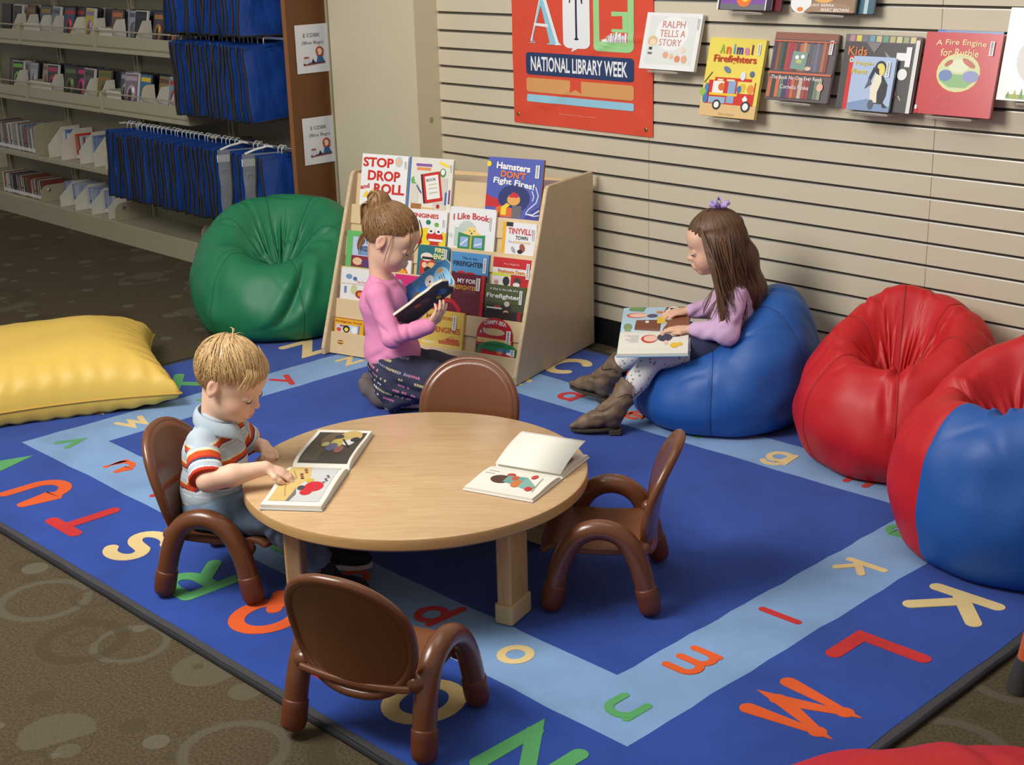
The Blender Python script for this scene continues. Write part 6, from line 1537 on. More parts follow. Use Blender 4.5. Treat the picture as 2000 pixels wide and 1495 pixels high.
F.ell(hk.p(-.074, 0, .062), np.array((.038, .040, .040))*hk.k, hk.R, .012); F.ell(hk.p(-.094, 0, .028), np.array((.022, .024, .028))*hk.k, hk.R, .012)
V, Q = F.mesh(); V = wrinkle(relax(V, Q, 1), Q, hair_tex(hk, .0018))
mb = MB(); rnd = random.Random(8)
bun = np.array((-.076, 0, .062))
def flow_k(p, r): v = bun-p; return v/max(np.linalg.norm(v), 1e-6)+np.array((0, r.uniform(-.12, .12), r.uniform(-.12, .12)))
def ok_k(p): return (p[2] > .024-(.09-p[0])*.3 if p[0] > -.012 else p[2] > -.088+(p[0]+.085)*.62) and np.linalg.norm(p-bun) > .03
comb(mb, hk, 800, lambda r: dirs(r, 2.3), flow_k, ok_k, ell_=(.0930, .077, .0862), ctr=(-.006, 0, .006), steps=11, rnd=rnd, lift=.004)
for i in range(60):      # coiled bun
    a0 = rnd.uniform(0, 6.28); ax = rnd.uniform(-.7, .7); R_ = rnd.uniform(.026, .042); pts = []
    for q in range(6):
        a = a0+q*.55; v = Vector((R_*math.cos(a)*.9, R_*math.sin(a), R_*.25*math.sin(a*2+ax))); v.rotate(Matrix.Rotation(ax, 3, 'X')); v.rotate(Matrix.Rotation(.6+ax*.5, 3, 'Y')); pts.append((bun[0]+v.x-.003, v.y, bun[2]+v.z+.002))
    lock(mb, hk, pts, rnd.uniform(.0025, .0045), None); shade(mb, rnd.uniform(.6, 1.45))
for i in range(12):      # the tail of the bun
    y = rnd.uniform(-.02, .02); lock(mb, hk, [(-.085, y, .06), (-.112-.006*rnd.random(), y*1.2, .038), (-.110+.008*rnd.random(), y*1.1, .008), (-.096, y*.7, -.012-.02*rnd.random())], .0045, None); shade(mb, rnd.uniform(.7, 1.4))
for y in (-1, 1):        # loose strands by the face and neck
    lock(mb, hk, [(.06, .045*y, .062), (.086, .046*y, .03), (.094, .047*y, -.012), (.088, .048*y, -.052)], .0040, None); shade(mb, rnd.uniform(.8, 1.3))
    lock(mb, hk, [(.055, .052*y, .055), (.078, .056*y, .015), (.082, .056*y, -.03), (.074, .056*y, -.066)], .0034, None); shade(mb, rnd.uniform(.8, 1.3))
    lock(mb, hk, [(.02, .068*y, .02), (.026, .0745*y, -.02), (.03, .072*y, -.06), (.034, .068*y, -.085)], .0022, None); shade(mb, rnd.uniform(.8, 1.3))
    lock(mb, hk, [(-.06, .05*y, -.04), (-.062, .052*y, -.075), (-.05, .048*y, -.105)], .0028, None); shade(mb, rnd.uniform(.8, 1.3))
for i in range(7):
    y = -.036+.012*i; lock(mb, hk, [(-.078, y, -.05), (-.074, y, -.08), (-.066, y*.9, -.10)], .0034, None); shade(mb, rnd.uniform(.8, 1.3))
hair_part(V, Q, (146, 108, 70), mb, 'hair_light_brown', KG, hk)
# pink long-sleeved top
F = Field((-.22, -.21, .11), (.14, .21, .56), .003)
F.ell((-.060, 0, .22), (.104, .106, .085), k=.03); F.cap((-.070, 0, .26), (-.082, 0, .38), .080, .080, k=.03); F.ell((-.084, 0, .41), (.074, .094, .075), k=.04)
F.cap((-.088, -.072, .456), (-.088, .072, .456), .036, k=.03); F.cap((-.090, 0, .46), (-.078, 0, .505), .050, .046, k=.02)
for sgn, A in ((-1, (RS, RE, RW)), (1, (LS, LE, LW))):
    F.chain([A[0], A[1]], [.038, .037], .018); F.chain([A[1], np.array(A[2])-.008*np.array((.9, .2, .3))], [.036, .029], .014)
F.cut((-.078, 0, .497), (.42, 0, 1), k=.004)
F.cut((-.06, 0, .168), (-.25, 0, -1), k=.006)
V, Q = F.mesh(); V = relax(V, Q, 2)
ND2 = cloth_noise(13, .003, 9.4)
def folds2(p):
    d = ND2(p)
    for (q, nn, wd, am) in (((-.02, -.15, .31), (.7, 0, .7), .008, .006), ((.005, -.15, .325), (.9, .1, .3), .008, .006), ((.03, -.14, .33), (.95, .1, .1), .008, .006), ((-.05, -.14, .34), (.5, .1, .85), .009, .005), ((-.03, -.10, .20), (.5, .2, 1), .012, .008), ((.0, -.06, .19), (.35, .0, 1), .010, .008), ((-.1, -.09, .23), (-.6, .1, 1), .014, .006), ((-.06, -.10, .40), (.9, .1, .4), .012, .004)):
        n = Vector(nn).normalized(); s_ = (p-Vector(q)).dot(n); far = (p-Vector(q)).length
        d -= am*math.exp(-(s_/wd)**2)*math.exp(-(far/.05)**2)
    return d
V = wrinkle(V, Q, folds2)
surf('pink_top', V, Q, mat('pink_jersey', (238, 150, 190), .85, spec=.2, bump=.08, bscale=500), KG)
# dark skirt printed with rows of small coloured words, spread over the thighs
F = Field((-.21, -.19, .0), (.32, .19, .27), .003)
F.ell((-.055, 0, .17), (.095, .110, .075), k=.02)
for y in (1, -1): F.cap((-.04, .058*y, .145), (.20, .068*y, .085), .085, .074, k=.03)
F.cap((-.05, -.07, .075), (-.05, .07, .075), .062, k=.04); F.cap((.19, -.06, .075), (.19, .06, .075), .062, k=.04)
F.cut((0, 0, .018), (0, 0, -1)); F.cut((-.118, 0, .09), (-1, 0, -.75), k=.006)
V, Q = F.mesh(); V = relax(V, Q, 2)
V = wrinkle(V, Q, lambda p: .005*noise.noise(Vector((p.x*12, p.y*16, p.z*26)))+.004*math.sin(p.z*85+p.x*40+5*noise.noise(p*9)))
PR = [L3((232, 232, 236)), L3((214, 130, 165)), L3((206, 196, 140)), L3((150, 160, 186))]
base = L3((62, 64, 84)); C = np.tile(base, (len(V), 1))
row = (V[:, 2]*.9+V[:, 0]*.30)/.021; ri = np.floor(row); fr_ = row-ri; across = (V[:, 0]*.8-V[:, 2]*.35)/.0075+ri*3.7; ai = np.floor(across)
hsh = np.abs(np.sin(ri*12.9898+np.floor(across/5)*78.233)*43758.5453) % 1; hs2 = np.abs(np.sin(ri*3.1+ai*7.7)*9753.1) % 1
on_ = (fr_ > .28) & (fr_ < .62) & (hsh > .42) & (hs2 > .25) & ((across-ai) < .72)
for k in range(4): C[on_ & (np.floor(hsh*40) % 4 == k)] = PR[k]
surf('skirt', V, Q, attr_mat('skirt_cotton', .9, .2, bump=.1, bscale=500), KG, C)
GT = mat('grey_tights', (112, 100, 98), .9, bump=.15, bscale=600)
for y in (-1, 1):   # soles of the feet tucked under her
    F = Field((-.22, -.09, .0), (.02, .09, .16), .003)
    a = (-.055, .052*y*.7, .045); b = (-.150, .044*y*.7, .085)
    F.chain([a, (-.105, .05*y*.7, .056), b], [.040, .037, .030], .02); F.cap(b, (-.165, .04*y*.7, .105), .026, .022, k=.015); F.cut((0, 0, .016), (0, 0, -1), k=.004)
    V, Q = F.mesh(); surf('stocking_foot', relax(V, Q, 2), Q, GT, KG)
# her shaped board book
BBk = thing('board_book', 'shaped board book with animals, held open by the kneeling girl', 'book', KG.matrix_basis.copy())
def board(pts3, th, m, name, art=None, flip=1):
    """a stiff page lying on the plane of S0,S1 (spine) and E (free edge); outline in (along spine, across)"""
    S0, S1, E, out = pts3; S0, S1, E = Vector(S0), Vector(S1), Vector(E); u = (S1-S0); v = E-S0; n = u.cross(v).normalized()*flip
    M = Matrix((v.normalized(), u.normalized(), v.normalized().cross(u.normalized()))).transposed().to_4x4(); M.translation = S0
    W, H = v.length, u.length; mb = MB()
    P = [(x*W, y*H) for x, y in out]
    if sum(P[i][0]*P[(i+1) % len(P)][1]-P[(i+1) % len(P)][0]*P[i][1] for i in range(len(P))) < 0: P.reverse()
    mb.prism(P, -th/2, th/2, m, M); o = mb.build(name, BBk, bevel=.001, seg=1)
    return M, W, H
out = [(0, 0), (.9, 0), (1, .08), (.97, .4), (1, .55), (.96, .75), (1.0, .88), (.9, 1.03), (.7, 1.08), (.45, 1.0), (.2, 1.02), (0, .95)]
S0 = np.array((.004, -.012, .322)); S1 = np.array((.182, .004, .452)); nn = np.array((-.58, 0, .81))
N0 = S0+nn*.074+np.array((0, -.125, 0)); F0 = S0+nn*.098+np.array((0, .140, 0))
Mn, Wn, Hn = board((S0, S1, N0, out), .010, mat('board_edge', (226, 216, 190), .6), 'near_page')
Mf, Wf, Hf = board((S0, S1, F0, out), .010, mat('board_edge', (226, 216, 190), .6), 'far_page')
def pageart(M, W, H, art, z, name, back=False):
    mb = MB(); X = M.copy()
    if back: X = M @ Matrix.Translation((W, 0, 0)) @ Matrix.Rotation(PI, 4, 'Y')
    draw(mb, art, W, H, z0=z, M=X); mb.build(name, BBk)
ink = [(x*.97+.015, y*.97+.015) for x, y in out]
inkm = [(1-x, y) for x, y in ink]
def dark(f): return [('p', f, (66, 66, 74)), ('e',.5,.3,.3,.2,(84,84,84)), ('e',.42,.55,.16,.10,(110,96,90)), ('e',.36,.42,.09,.06,(190,110,60)), ('e',.55,.5,.1,.07,(90,86,110)), ('e',.6,.18,.2,.08,(70,96,70)), ('e',.55,.85,.2,.08,(80,140,200)), ('e',.45,.80,.08,.05,(30,70,150)), ('e',.7,.73,.1,.04,(226,196,60))]
def bright(f): return [('p', f, (70, 140, 200)), ('p',[(.02,.02),(.9,.02),(.95,.3),(.5,.36),(.02,.3)],(50,110,180)), ('e',.6,.32,.22,.14,(110,100,60)), ('e',.45,.48,.16,.1,(40,120,200)), ('e',.62,.55,.14,.09,(240,240,246)), ('e',.35,.62,.16,.09,(244,240,246)), ('e',.38,.62,.03,.02,BLK), ('e',.46,.58,.04,.02,(240,170,60)), ('e',.68,.62,.15,.1,(160,190,70)), ('e',.6,.52,.06,.05,(220,120,60)), ('e',.55,.84,.36,.16,(150,206,240)), ('e',.3,.86,.06,.05,(240,160,60)), ('e',.8,.90,.04,.03,(230,90,130)), ('r',.42,.88,.24,.012,(60,70,90)), ('r',.42,.84,.28,.012,(60,70,90)), ('r',.42,.80,.2,.012,(60,70,90))]
# which face of each board is the printed page: decided by the side its normal points to
up_ = Vector(nn)
for M, W, H, nm in ((Mn, Wn, Hn, 'near'), (Mf, Wf, Hf, 'far')):
    zin = M.to_3x3().col[2].dot(up_) > 0
    pageart(M, W, H, bright(ink if zin else inkm), .0056, 'inside_page', back=not zin)
    pageart(M, W, H, dark(inkm if zin else ink), .0056, 'outside_cover', back=zin)
# ------------------------------------------------------------------ girl in lilac on the blue bean bag
LG = person('girl with long brown hair and lilac top sitting on the blue bean bag, reading', (-.64, -.40), (-.78, -.62))
hl = Head((.062, 0, .662), .24, yaw=.10, k=1.03)
F = Field((-.16, -.18, .06), (.46, .24, .76), .0026)
F.ell((-.015, 0, .31), (.066, .076, .07), k=.03); F.ell((-.006, 0, .42), (.060, .080, .10), k=.03)
F.cap((.0, 0, .49), hl.p(-.016, 0, -.07), .036, .038, .022); hl.skin(F)
GS, GE, GW = (-.008, .096, .482), (.018, .150, .368), (.135, .062, .352)
F.chain([GS, GE], [.029, .026], .012); F.chain([GE, GW], [.025, .017], .012)
HS, HE, HW = (-.008, -.096, .482), (.05, -.150, .375), (.150, -.115, .368)
F.chain([HS, HE], [.029, .026], .012); F.chain([HE, HW], [.025, .017], .012)
hand(F, GW, (.92, -.38, -.05), (.05, .1, 1), -1, L=.102, curl=(.10, .12, .14, .2), spread=.2, thumb=.25, fr=.0062)
hand(F, HW, (.85, .3, -.05), (.0, .1, 1), 1, L=.102, curl=(.15, .2, .2, .25), spread=.12, thumb=.3, fr=.0062)
KNEE = {1: (.262, .098, .262), -1: (.270, -.090, .272)}; ANK = {1: (.365, .162, .118), -1: (.440, -.120, .130)}
for y in (1, -1):
    F.chain([(-.02, .05*y, .295), KNEE[y]], [.050, .038], .02); F.chain([KNEE[y], ANK[y]], [.035, .026], .012)
body_surface(F, hl, LG, (226, 180, 152), (198, 112, 104))
hl.features(LG, (70, 48, 34), (40, 28, 22), (70, 48, 34))
# long hair: cap, side fall and strands
F = Field((-.16, -.16, .34), (.18, .18, .78), .0028)
F.ell(hl.p(-.006, 0, .006), np.array((.0930, .0775, .0865))*hl.k, hl.R, 0)
hair_cut(F, hl, .09, .034, -.13, earx=.022)
for y in (1, -1):
    F.chain([hl.p(-.01, .066*y, -.01), hl.p(-.028, .070*y, -.085), (.010, .088*y, .50), (-.010, .098*y, .43)], [.026, .030, .028, .018], .02)
F.chain([hl.p(-.06, 0, -.02), hl.p(-.072, 0, -.09), (-.062, 0, .48), (-.075, .01, .40)], [.042, .048, .048, .03], .03)
V, Q = F.mesh()
V = wrinkle(relax(V, Q, 1), Q, lambda p: .0035*noise.noise(Vector((math.atan2(p.y, p.x-.03)*14, p.z*5, 2)))+.002*noise.noise(Vector((math.atan2(p.y, p.x-.03)*36, p.z*8, 5))))
mb = MB(); rnd = random.Random(12)
def fall(a, L, curl, r):
    """one lock: from the parting over the skull, then down"""
    t1 = 1.25 if abs(a) > 1.0 else .9
    pts = []
    for q in (.18, .5, .8, 1.0):
        t = .12+q*t1; pts.append(Vector(hl.p(-.006+.096*math.sin(t)*math.cos(a), .080*math.sin(t)*math.sin(a), .006+.089*math.cos(t))))
    e = pts[-1]; side_ = 1 if a > 0 else -1
    back = max(0, min(1, (abs(a)-1.3)/1.6))
    ctr = Vector((-.045-.03*back, .085*side_*(1-back), .0))
    z = e.z
    for q in (.25, .5, .75, 1.0):
        zz = z-L*q; px = Vector((e.x*(1-q)+(.012-.100*back)*q, e.y*(1-q**.55)+(side_*(.176-.143*back)+.012*math.sin(a*7))*q**.55, zz))
        px += Vector((curl*math.sin(q*5+a*9)*q, curl*math.cos(q*4+a*5)*q*.8, 0)); pts.append(px)
    P = spline([tuple(p) for p in pts], 4); k = len(P)
    mb.tube(P, [r*(.55+.45*math.sin(PI*min(1, i/(k*.6))))*(1-.75*max(0, i/k-.6)/.4)+.0003 for i in range(k)], None, n=5, flat=.5); shade(mb, rnd.uniform(.6, 1.45))
for i in range(520):
    a = rnd.choice((1, -1))*rnd.uniform(.95, PI); fall(a, rnd.uniform(.22, .345) if abs(a) > 1.3 else rnd.uniform(.22, .36), rnd.uniform(.004, .018), rnd.uniform(.0016, .0034))
for i in range(260):      # swept back from the brow to the bow
    a = rnd.uniform(-1.15, 1.15); pts = []
    for q in (1.0, .75, .5, .25, 0):
        t = .05+q*1.0; pts.append((-.012+.096*math.sin(t)*math.cos(a*(.6+.4*q)), .081*math.sin(t)*math.sin(a*(.6+.4*q)), .006+.0895*math.cos(t)))
    lock(mb, hl, pts, rnd.uniform(.0014, .0026), None); shade(mb, rnd.uniform(.6, 1.35))
for (y0, x0, z0) in ((.100, .060, .405), (.112, .030, .378), (.120, .005, .362), (.090, .075, .43)):   # curls lying on her shoulder
    for q in range(9):
        j = rnd.uniform(-.014, .014); P = spline([tuple(hl.p(.01, .076, -.03)), (.045+j, .085+j, .55), (x0-.012, y0-.008, z0+.075), (x0+.006+j, y0+.006, z0+.03), (x0+.022, y0+.002, z0-.012+j)], 6); k = len(P)
        mb.tube(P, [.0030*(1-.8*i/k)+.0005 for i in range(k)], None, n=5, flat=.6); shade(mb, rnd.uniform(.7, 1.5))
hair_part(V, Q, (98, 69, 48), mb, 'hair_dark_brown', LG, hl)
# lilac bow
BOW = mat('bow_satin', (184, 164, 222), .35, spec=.5); mb = MB()
bc = Vector(hl.p(-.035, .012, .094))
for i in range(7):
    a = i*2*PI/7+.3; d = Vector((math.cos(a), math.sin(a), .22+.2*(i % 2))).normalized(); s_ = d.cross(Vector((0, 0, 1))).normalized(); L_ = .036+.006*(i % 3)
    loop = [bc, bc+d*L_*.5+s_*.007+Vector((0, 0, .004)), bc+d*L_+Vector((0, 0, .004)), bc+d*L_*.5-s_*.007, bc]
    P = spline([tuple(p) for p in loop], 5); V_ = []; F_ = []
    up = d.cross(s_)
    for p in P: V_ += [p-up*.0075, p+up*.0075]
    for q in range(len(P)-1): F_.append((2*q, 2*q+2, 2*q+3, 2*q+1))
    mb.add(V_, F_, BOW)
mb.sphere(tuple(bc+Vector((0, 0, .006))), .007, BOW, n=10)
mb.build('hair_bow', LG, smooth=True, solid=.0012)['label'] = 'lilac ribbon bow'
# lilac top
F = Field((-.13, -.22, .24), (.20, .22, .56), .003)
F.ell((-.012, 0, .33), (.086, .098, .075), k=.03); F.ell((-.006, 0, .42), (.074, .094, .10), k=.04)
F.cap((-.008, -.074, .485), (-.008, .074, .485), .036, k=.03); F.cap((-.004, 0, .49), (.008, 0, .535), .048, .044, k=.02)
for A in ((GS, GE, GW), (HS, HE, HW)):
    F.chain([A[0], A[1]], [.040, .042], .018); F.chain([A[1], np.array(A[2])*.85+np.array(A[1])*.15], [.041, .028], .014)
F.cut((.008, 0, .528), (.40, 0, 1), k=.004); F.cut((0, 0, .268), (.1, 0, -1), k=.006)
V, Q = F.mesh(); V = relax(V, Q, 2); ND3 = cloth_noise(15, .004, 21.0)
V = wrinkle(V, Q, lambda p: ND3(p)+.0025*math.sin(p.z*95+p.x*70+6*noise.noise(p*10))*max(0, min(1, (.46-p.z)/.05)))
surf('lilac_top', V, Q, mat('lilac_jersey', (208, 174, 208), .85, spec=.2, bump=.08, bscale=500), LG)
# short navy skirt
F = Field((-.13, -.15, .21), (.20, .15, .34), .003)
F.ell((-.02, 0, .290), (.094, .104, .055), k=.02)
for y in (1, -1): F.cap((-.01, .055*y, .288), (.12, .075*y, .279), .057, .055, k=.02)
F.cut((.14, 0, .29), (1, 0, 0), k=.006)
V, Q = F.mesh(); surf('skirt', wrinkle(relax(V, Q, 2), Q, cloth_noise(20, .003, 5)), Q, mat('navy_skirt', (44, 50, 78), .9, bump=.1, bscale=500), LG)
# white patterned tights
m = mat('white_tights', (228, 226, 222), .85, bump=.1, bscale=500)
N = m.node_tree.nodes; L = m.node_tree.links; vo = N.new('ShaderNodeTexVoronoi'); vo.inputs['Scale'].default_value = 62
tc = N.new('ShaderNodeTexCoord'); L.new(tc.outputs['Object'], vo.inputs['Vector']); cr = N.new('ShaderNodeValToRGB')
cr.color_ramp.elements[0].position = .20; cr.color_ramp.elements[0].color = (*lin((150, 140, 132)), 1); cr.color_ramp.elements[1].position = .30; cr.color_ramp.elements[1].color = (*lin((230, 228, 224)), 1)
L.new(vo.outputs['Distance'], cr.inputs[0]); L.new(cr.outputs[0], N['Principled BSDF'].inputs['Base Color'])
for y in (1, -1):
    F = Field((.08, -.2, .06), (.5, .24, .34), .003)
    F.chain([(.10, .072*y, .282), KNEE[y]], [.050, .043], .02); F.chain([KNEE[y], np.array(KNEE[y])*.5+np.array(ANK[y])*.5, ANK[y]], [.041, .038, .026], .012)
    V, Q = F.mesh(); surf('tights_leg', relax(V, Q, 2), Q, m, LG)
# brown western boots
BT = mat('boot_leather', (116, 94, 72), .55, var=.28, vscale=26, bump=.35, bscale=60); BS = mat('boot_sole', (62, 52, 42), .6)
def boot(ank, toe, heel, top, z0, lab):
    toe = Vector(toe); heel = Vector(heel); d = (toe-heel); d.z = 0; L_ = d.length; d.normalize()
    R_ = Matrix((d, Vector((-d.y, d.x, 0)), Vector((0, 0, 1)))).transposed().to_4x4(); tilt = math.atan2(toe.z-heel.z, L_)
    M = Matrix.Translation(heel) @ R_ @ Matrix.Rotation(-tilt, 4, 'Y')
    inv = M.inverted(); A = inv @ Vector(ank); T = inv @ Vector(top)
    F = Field((-.05, -.07, .0), (L_+.03, .07, .22), .003)
    F.chain([(L_-.012, 0, .020), (L_-.055, 0, .032), (L_*.45, 0, .044), (.045, 0, .055)], [.009, .021, .029, .034], .015)
    F.cap((.025, 0, .038), (.03, 0, .06), .031, .034, k=.02); F.chain([(.04, 0, .065), tuple(A*.4+Vector((.03, 0, .065))*.6), tuple(T)], [.036, .036, .047], .02)
    F.cut((0, 0, .010), (0, 0, -1)); F.cut(tuple(T), tuple((T-Vector((.04, 0, .065))).normalized()), k=.004)
    V, Q = F.mesh(); V = wrinkle(relax(V, Q, 2), Q, lambda p: .0022*noise.noise(p*45)+.0025*math.sin(p.z*150+6*noise.noise(p*16))*max(0, min(1, (.13-p.z)/.04))*max(0, min(1, (p.z-.04)/.03)))
    o = surf('boot', V, Q, BT, LG); o.matrix_basis = M
    mb = MB(); P = []
    for i in range(30):
        a = 2*PI*i/30; x = L_*.5+(L_*.5-.007)*math.cos(a); w = .027*(1-max(0, math.cos(a))**3*.6); P.append((x, w*math.sin(a)))
    mb.prism(P, .002, .012, BS); mb.rbox((-.004, -.026, -.014), (.042, .026, .004), .01, BS); s2 = mb.build('sole', o, bevel=.002); s2['label'] = 'dark stacked heel and sole'
    # stitched scallop on the shaft
    mb = MB(); U = (T-Vector((.04, 0, .065))).normalized(); c0 = T-U*.03
    mb.tube([tuple(c0+Vector((.047*math.cos(a), .047*math.sin(a), 0))+U*(.012*math.cos(a*4))) for a in [2*PI*i/40 for i in range(41)]], .0018, mat('boot_stitch', (70, 54, 40), .7), n=5); mb.build('stitching', o, smooth=True)
boot(ANK[1], (.548, .190, .016), (.368, .184, .030), (.335, .142, .172), 0, 'near')
boot(ANK[-1], (.590, -.185, .052), (.430, -.130, .030), (.385, -.108, .178), 0, 'far')
# ------------------------------------------------------------------ open picture books
def open_book(label, M, wpage, hpage, T, left_art, right_art, cover, tilt=0., lift=None, name='open_book', thick=(1., 1.)):
    """lies open: spine along local y, pages to -x (left_art) and +x (right_art), z up"""
    t = thing(name, label, 'book', M)
    cm_ = mat('cover_%d_%d_%d' % tuple(cover), cover, .35)
    for sgn, art, nm, tk in ((-1, left_art, 'left', thick[0]), (1, right_art, 'right', thick[1])):
        mb = MB(); N = 18; th = T*tk
        def prof(q): return .004+th*(1-.25*q)*min(1, (q/.16))**.55+.004*math.sin(PI*min(1, q*1.3))
        V_ = []; F_ = []
        for i in range(N+1):
            q = i/N; x = sgn*q*wpage; z = prof(q)-(.006 if i == 0 else 0)
            V_ += [(x, 0, z), (x, hpage, z), (x, hpage, .0025), (x, 0, .0025)]
        for i in range(N):
            a = i*4; b = a+4
            for e in range(4): f = (a+e, b+e, b+(e+1) % 4, a+(e+1) % 4); F_.append(f if sgn > 0 else f[::-1])
        F_.append((0, 1, 2, 3)); F_.append((4*N, 4*N+3, 4*N+2, 4*N+1))
        mb.add(V_, F_, PG); mb.build('page_block', t, smooth=False)
        mb = MB(); mb.box((min(0, sgn*(wpage+.003)), -.003, 0), (max(0, sgn*(wpage+.003)), hpage+.003, .0024), cm_); mb.build('cover_board', t)
        if art:
            mb = MB(); draw(mb, art, wpage, hpage, z0=0)
            me = bpy.data.meshes.new('d'); me.from_pydata(mb.v, [], mb.f); bm = bmesh.new(); bm.from_mesh(me)
            for f, k in zip(bm.faces, mb.m): f.material_index = k
            for i in range(1, N): bmesh.ops.bisect_plane(bm, geom=bm.verts[:]+bm.edges[:]+bm.faces[:], plane_co=(wpage*i/N, 0, 0), plane_no=(1, 0, 0))
            bm.verts.index_update()
            def zz(x):
                i = min(N-1, int(x/wpage*N)); f = x/wpage*N-i; a = prof(i/N)-(.006 if i == 0 else 0); return a+(prof((i+1)/N)-a)*f
            mb.v = [((v.co.x if sgn > 0 else v.co.x-wpage), v.co.y, v.co.z+zz(v.co.x if sgn > 0 else wpage-v.co.x)+.0006) for v in bm.verts]
            mb.f = [[v.index for v in f.verts] for f in bm.faces]; mb.m = [f.material_index for f in bm.faces]; bm.free(); bpy.data.meshes.remove(me)
            mb.build('page_print', t)
    if lift:
        mb = MB(); N = 14; V_ = []; F_ = []
        for i in range(N+1):
            q = i/N; ang = lift*(1-.35*q); 
            x = -math.cos(ang)*q*wpage*.98 if lift < PI/2 else math.cos(PI-ang)*q*wpage*.98; z = .006+T+math.sin(ang)*q*wpage*.98*(1-.1*q)
            V_ += [(x, .002, z), (x, hpage-.002, z)]
        for i in range(N): F_.append((2*i, 2*i+2, 2*i+3, 2*i+1))
        mb.add(V_, F_, PG); mb.build('turning_page', t, smooth=True, solid=.0008)
    return t
# the boy's book: spine runs across in front of him; spread out on the table
ax_ = Vector((.1135, .0935, 0)).normalized()        # along the spine
Zt = TZ+.0015
def tmat(o, ydir, z): 
    y = Vector((ydir[0], ydir[1], 0)).normalized(); x = y.cross(Vector((0, 0, 1))); m = Matrix((x, y, Vector((0, 0, 1)))).transposed().to_4x4(); m.translation = (o[0], o[1], z); return m
open_book('open picture book with a dark scene and a red blob, under the boy\'s hand', tmat((-.723, -2.178), (.116, .092), Zt), .272, .155, .012,
  [('r',.08,.07,.86,.88,(74,66,58)), ('r',.5,.1,.4,.3,(90,82,66)), ('e',.30,.42,.22,.20,(110,92,70)), ('e',.20,.70,.18,.20,(206,176,110)), ('e',.42,.55,.16,.12,(206,186,90)), ('e',.55,.50,.12,.10,(100,104,140)), ('e',.40,.74,.10,.10,(230,230,228)), ('e',.30,.82,.08,.08,(50,50,56)), ('e',.62,.66,.10,.08,(150,96,90)), ('e',.48,.36,.07,.07,(190,180,110)), ('e',.22,.5,.06,.08,(60,60,70)), ('l',[(.3,.6),(.55,.8)],.02,(40,40,44))],
  [('r',.05,.07,.86,.84,(206,206,204)), ('p',[(.05,.07),(.05,.40),(.35,.52),(.60,.42),(.91,.36),(.91,.07)],(214,184,116)), ('p',[(.62,.40),(.75,.46),(.91,.42),(.91,.36)],(120,116,110)), ('l',[(.2,.15),(.4,.3),(.6,.2),(.8,.3)],.012,(176,148,92)), ('e',.58,.68,.11,.16,(204,40,50)), ('e',.70,.60,.07,.10,(204,40,50)), ('e',.45,.55,.05,.07,(206,176,70)), ('e',.62,.48,.05,.06,(70,70,74))]
  +[('e',.16+.05*i,.34+.03*(i % 3),.016,.03,(70,60,60) if i % 2 else (180,60,50)) for i in range(6)]+[('e',.33+.04*i,.80+.03*(i % 2),.014,.024,(120,110,120)) for i in range(5)],
  (200, 206, 206))
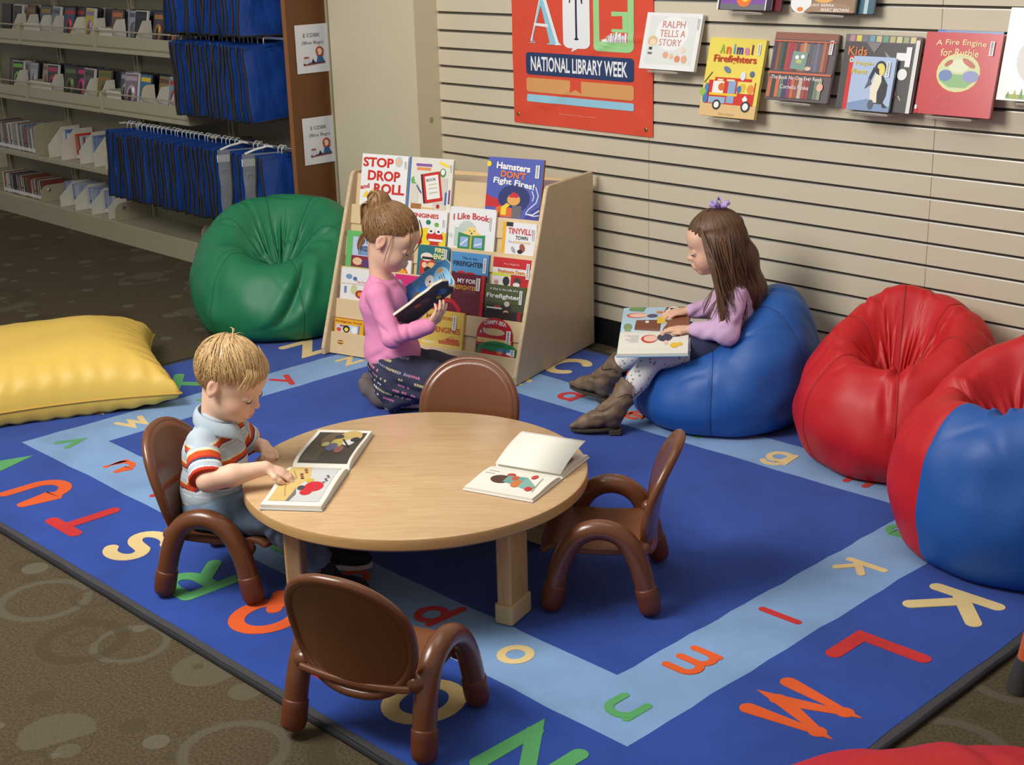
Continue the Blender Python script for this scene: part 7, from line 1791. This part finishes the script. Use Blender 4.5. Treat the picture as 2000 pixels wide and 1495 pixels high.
# the book across the table, its upper page half turned
open_book('white board book lying open on the right side of the table, one page lifting', tmat((-.328, -1.806), (.196, .066), Zt), .165, .195, .007,
  [('r',.42,.1,.012,.4,(190,190,190)), ('e',.35,.62,.10,.08,(110,60,50)), ('e',.36,.72,.18,.10,(206,210,206)), ('e',.50,.70,.10,.07,(240,220,140)), ('e',.58,.60,.08,.06,(240,200,180)), ('e',.62,.76,.16,.10,(120,130,160)), ('e',.34,.84,.12,.07,(200,80,60)), ('e',.5,.88,.2,.05,(60,80,80)), ('e',.75,.85,.1,.08,(50,50,60))],
  [('r',.3,.06,.014,.16,(150,150,150)), ('r',.4,.05,.014,.14,(150,150,150)), ('e',.55,.34,.14,.14,(86,52,40)), ('e',.36,.42,.07,.06,(190,60,50)), ('p',[(.40,.40),(.62,.40),(.70,.70),(.36,.66)],(110,160,150)), ('e',.45,.52,.08,.05,(190,90,50)), ('e',.62,.60,.12,.07,(206,120,60)), ('p',[(.36,.66),(.70,.66),(.78,.84),(.62,.88)],(130,176,166)), ('e',.30,.74,.09,.04,(200,60,60)), ('e',.72,.82,.07,.05,(200,50,50)), ('l',[(.3,.86),(.8,.9)],.012,(150,150,110))],
  (236, 236, 234), lift=.42)
# the book in the lap of the girl in lilac: spine points away from her, page plane tipped a little to the viewer
fo = LG.matrix_basis
BM_ = fo @ Matrix.Translation((.145, .006, .326)) @ Matrix.Rotation(-PI/2, 4, 'Z') @ Matrix.Rotation(-.03, 4, 'X') @ Matrix.Rotation(-.12, 4, 'Y')
open_book('open picture book with a brown fireplace scene across the lap of the girl in lilac', BM_, .205, .235, .010,
  [('e',.55,.56,.16,.12,(206,60,50)), ('e',.56,.545,.12,.10,(240,200,180)), ('e',.60,.34,.16,.11,(60,60,84)), ('l',[(.62,.28),(.64,.12)],.03,(70,60,80)), ('e',.40,.32,.08,.03,(240,200,180)), ('e',.75,.38,.09,.03,(226,180,160)), ('e',.30,.20,.09,.06,(236,196,60)), ('e',.34,.12,.06,.04,(236,196,60))]+[('r',.42+.05*i,.72,.012,.12+.04*(i % 3),(200,200,204)) for i in range(6)],
  [('r',.0,.0,1,1,(176,206,224)), ('p',[(.0,.0),(1,.0),(1,.35),(.55,.42),(.2,.32),(0,.4)],(138,84,60)), ('p',[(.02,.42),(.36,.40),(.36,.78),(.04,.80)],(120,70,50)), ('e',.28,.62,.05,.03,(226,226,220)), ('e',.6,.78,.14,.16,(214,80,50)), ('e',.6,.76,.11,.14,(240,196,176)), ('e',.56,.55,.10,.08,(80,74,110)), ('r',.2,.35,.3,.12,(230,190,60)), ('e',.45,.30,.12,.06,(190,180,170)), ('e',.72,.24,.14,.08,(214,60,50)), ('e',.72,.24,.09,.05,WHT), ('e',.80,.30,.07,.06,WHT), ('e',.9,.24,.10,.08,WHT), ('e',.9,.26,.05,.04,BLK), ('e',.92,.20,.03,.03,BLK), ('e',.75,.45,.06,.05,(230,130,50)), ('e',.85,.12,.10,.05,(230,160,60)), ('p',[(.8,.7),(1,.66),(1,.9),(.86,.92)],(110,150,90)), ('e',.1,.9,.1,.06,(130,150,100))],
  (120, 170, 206))
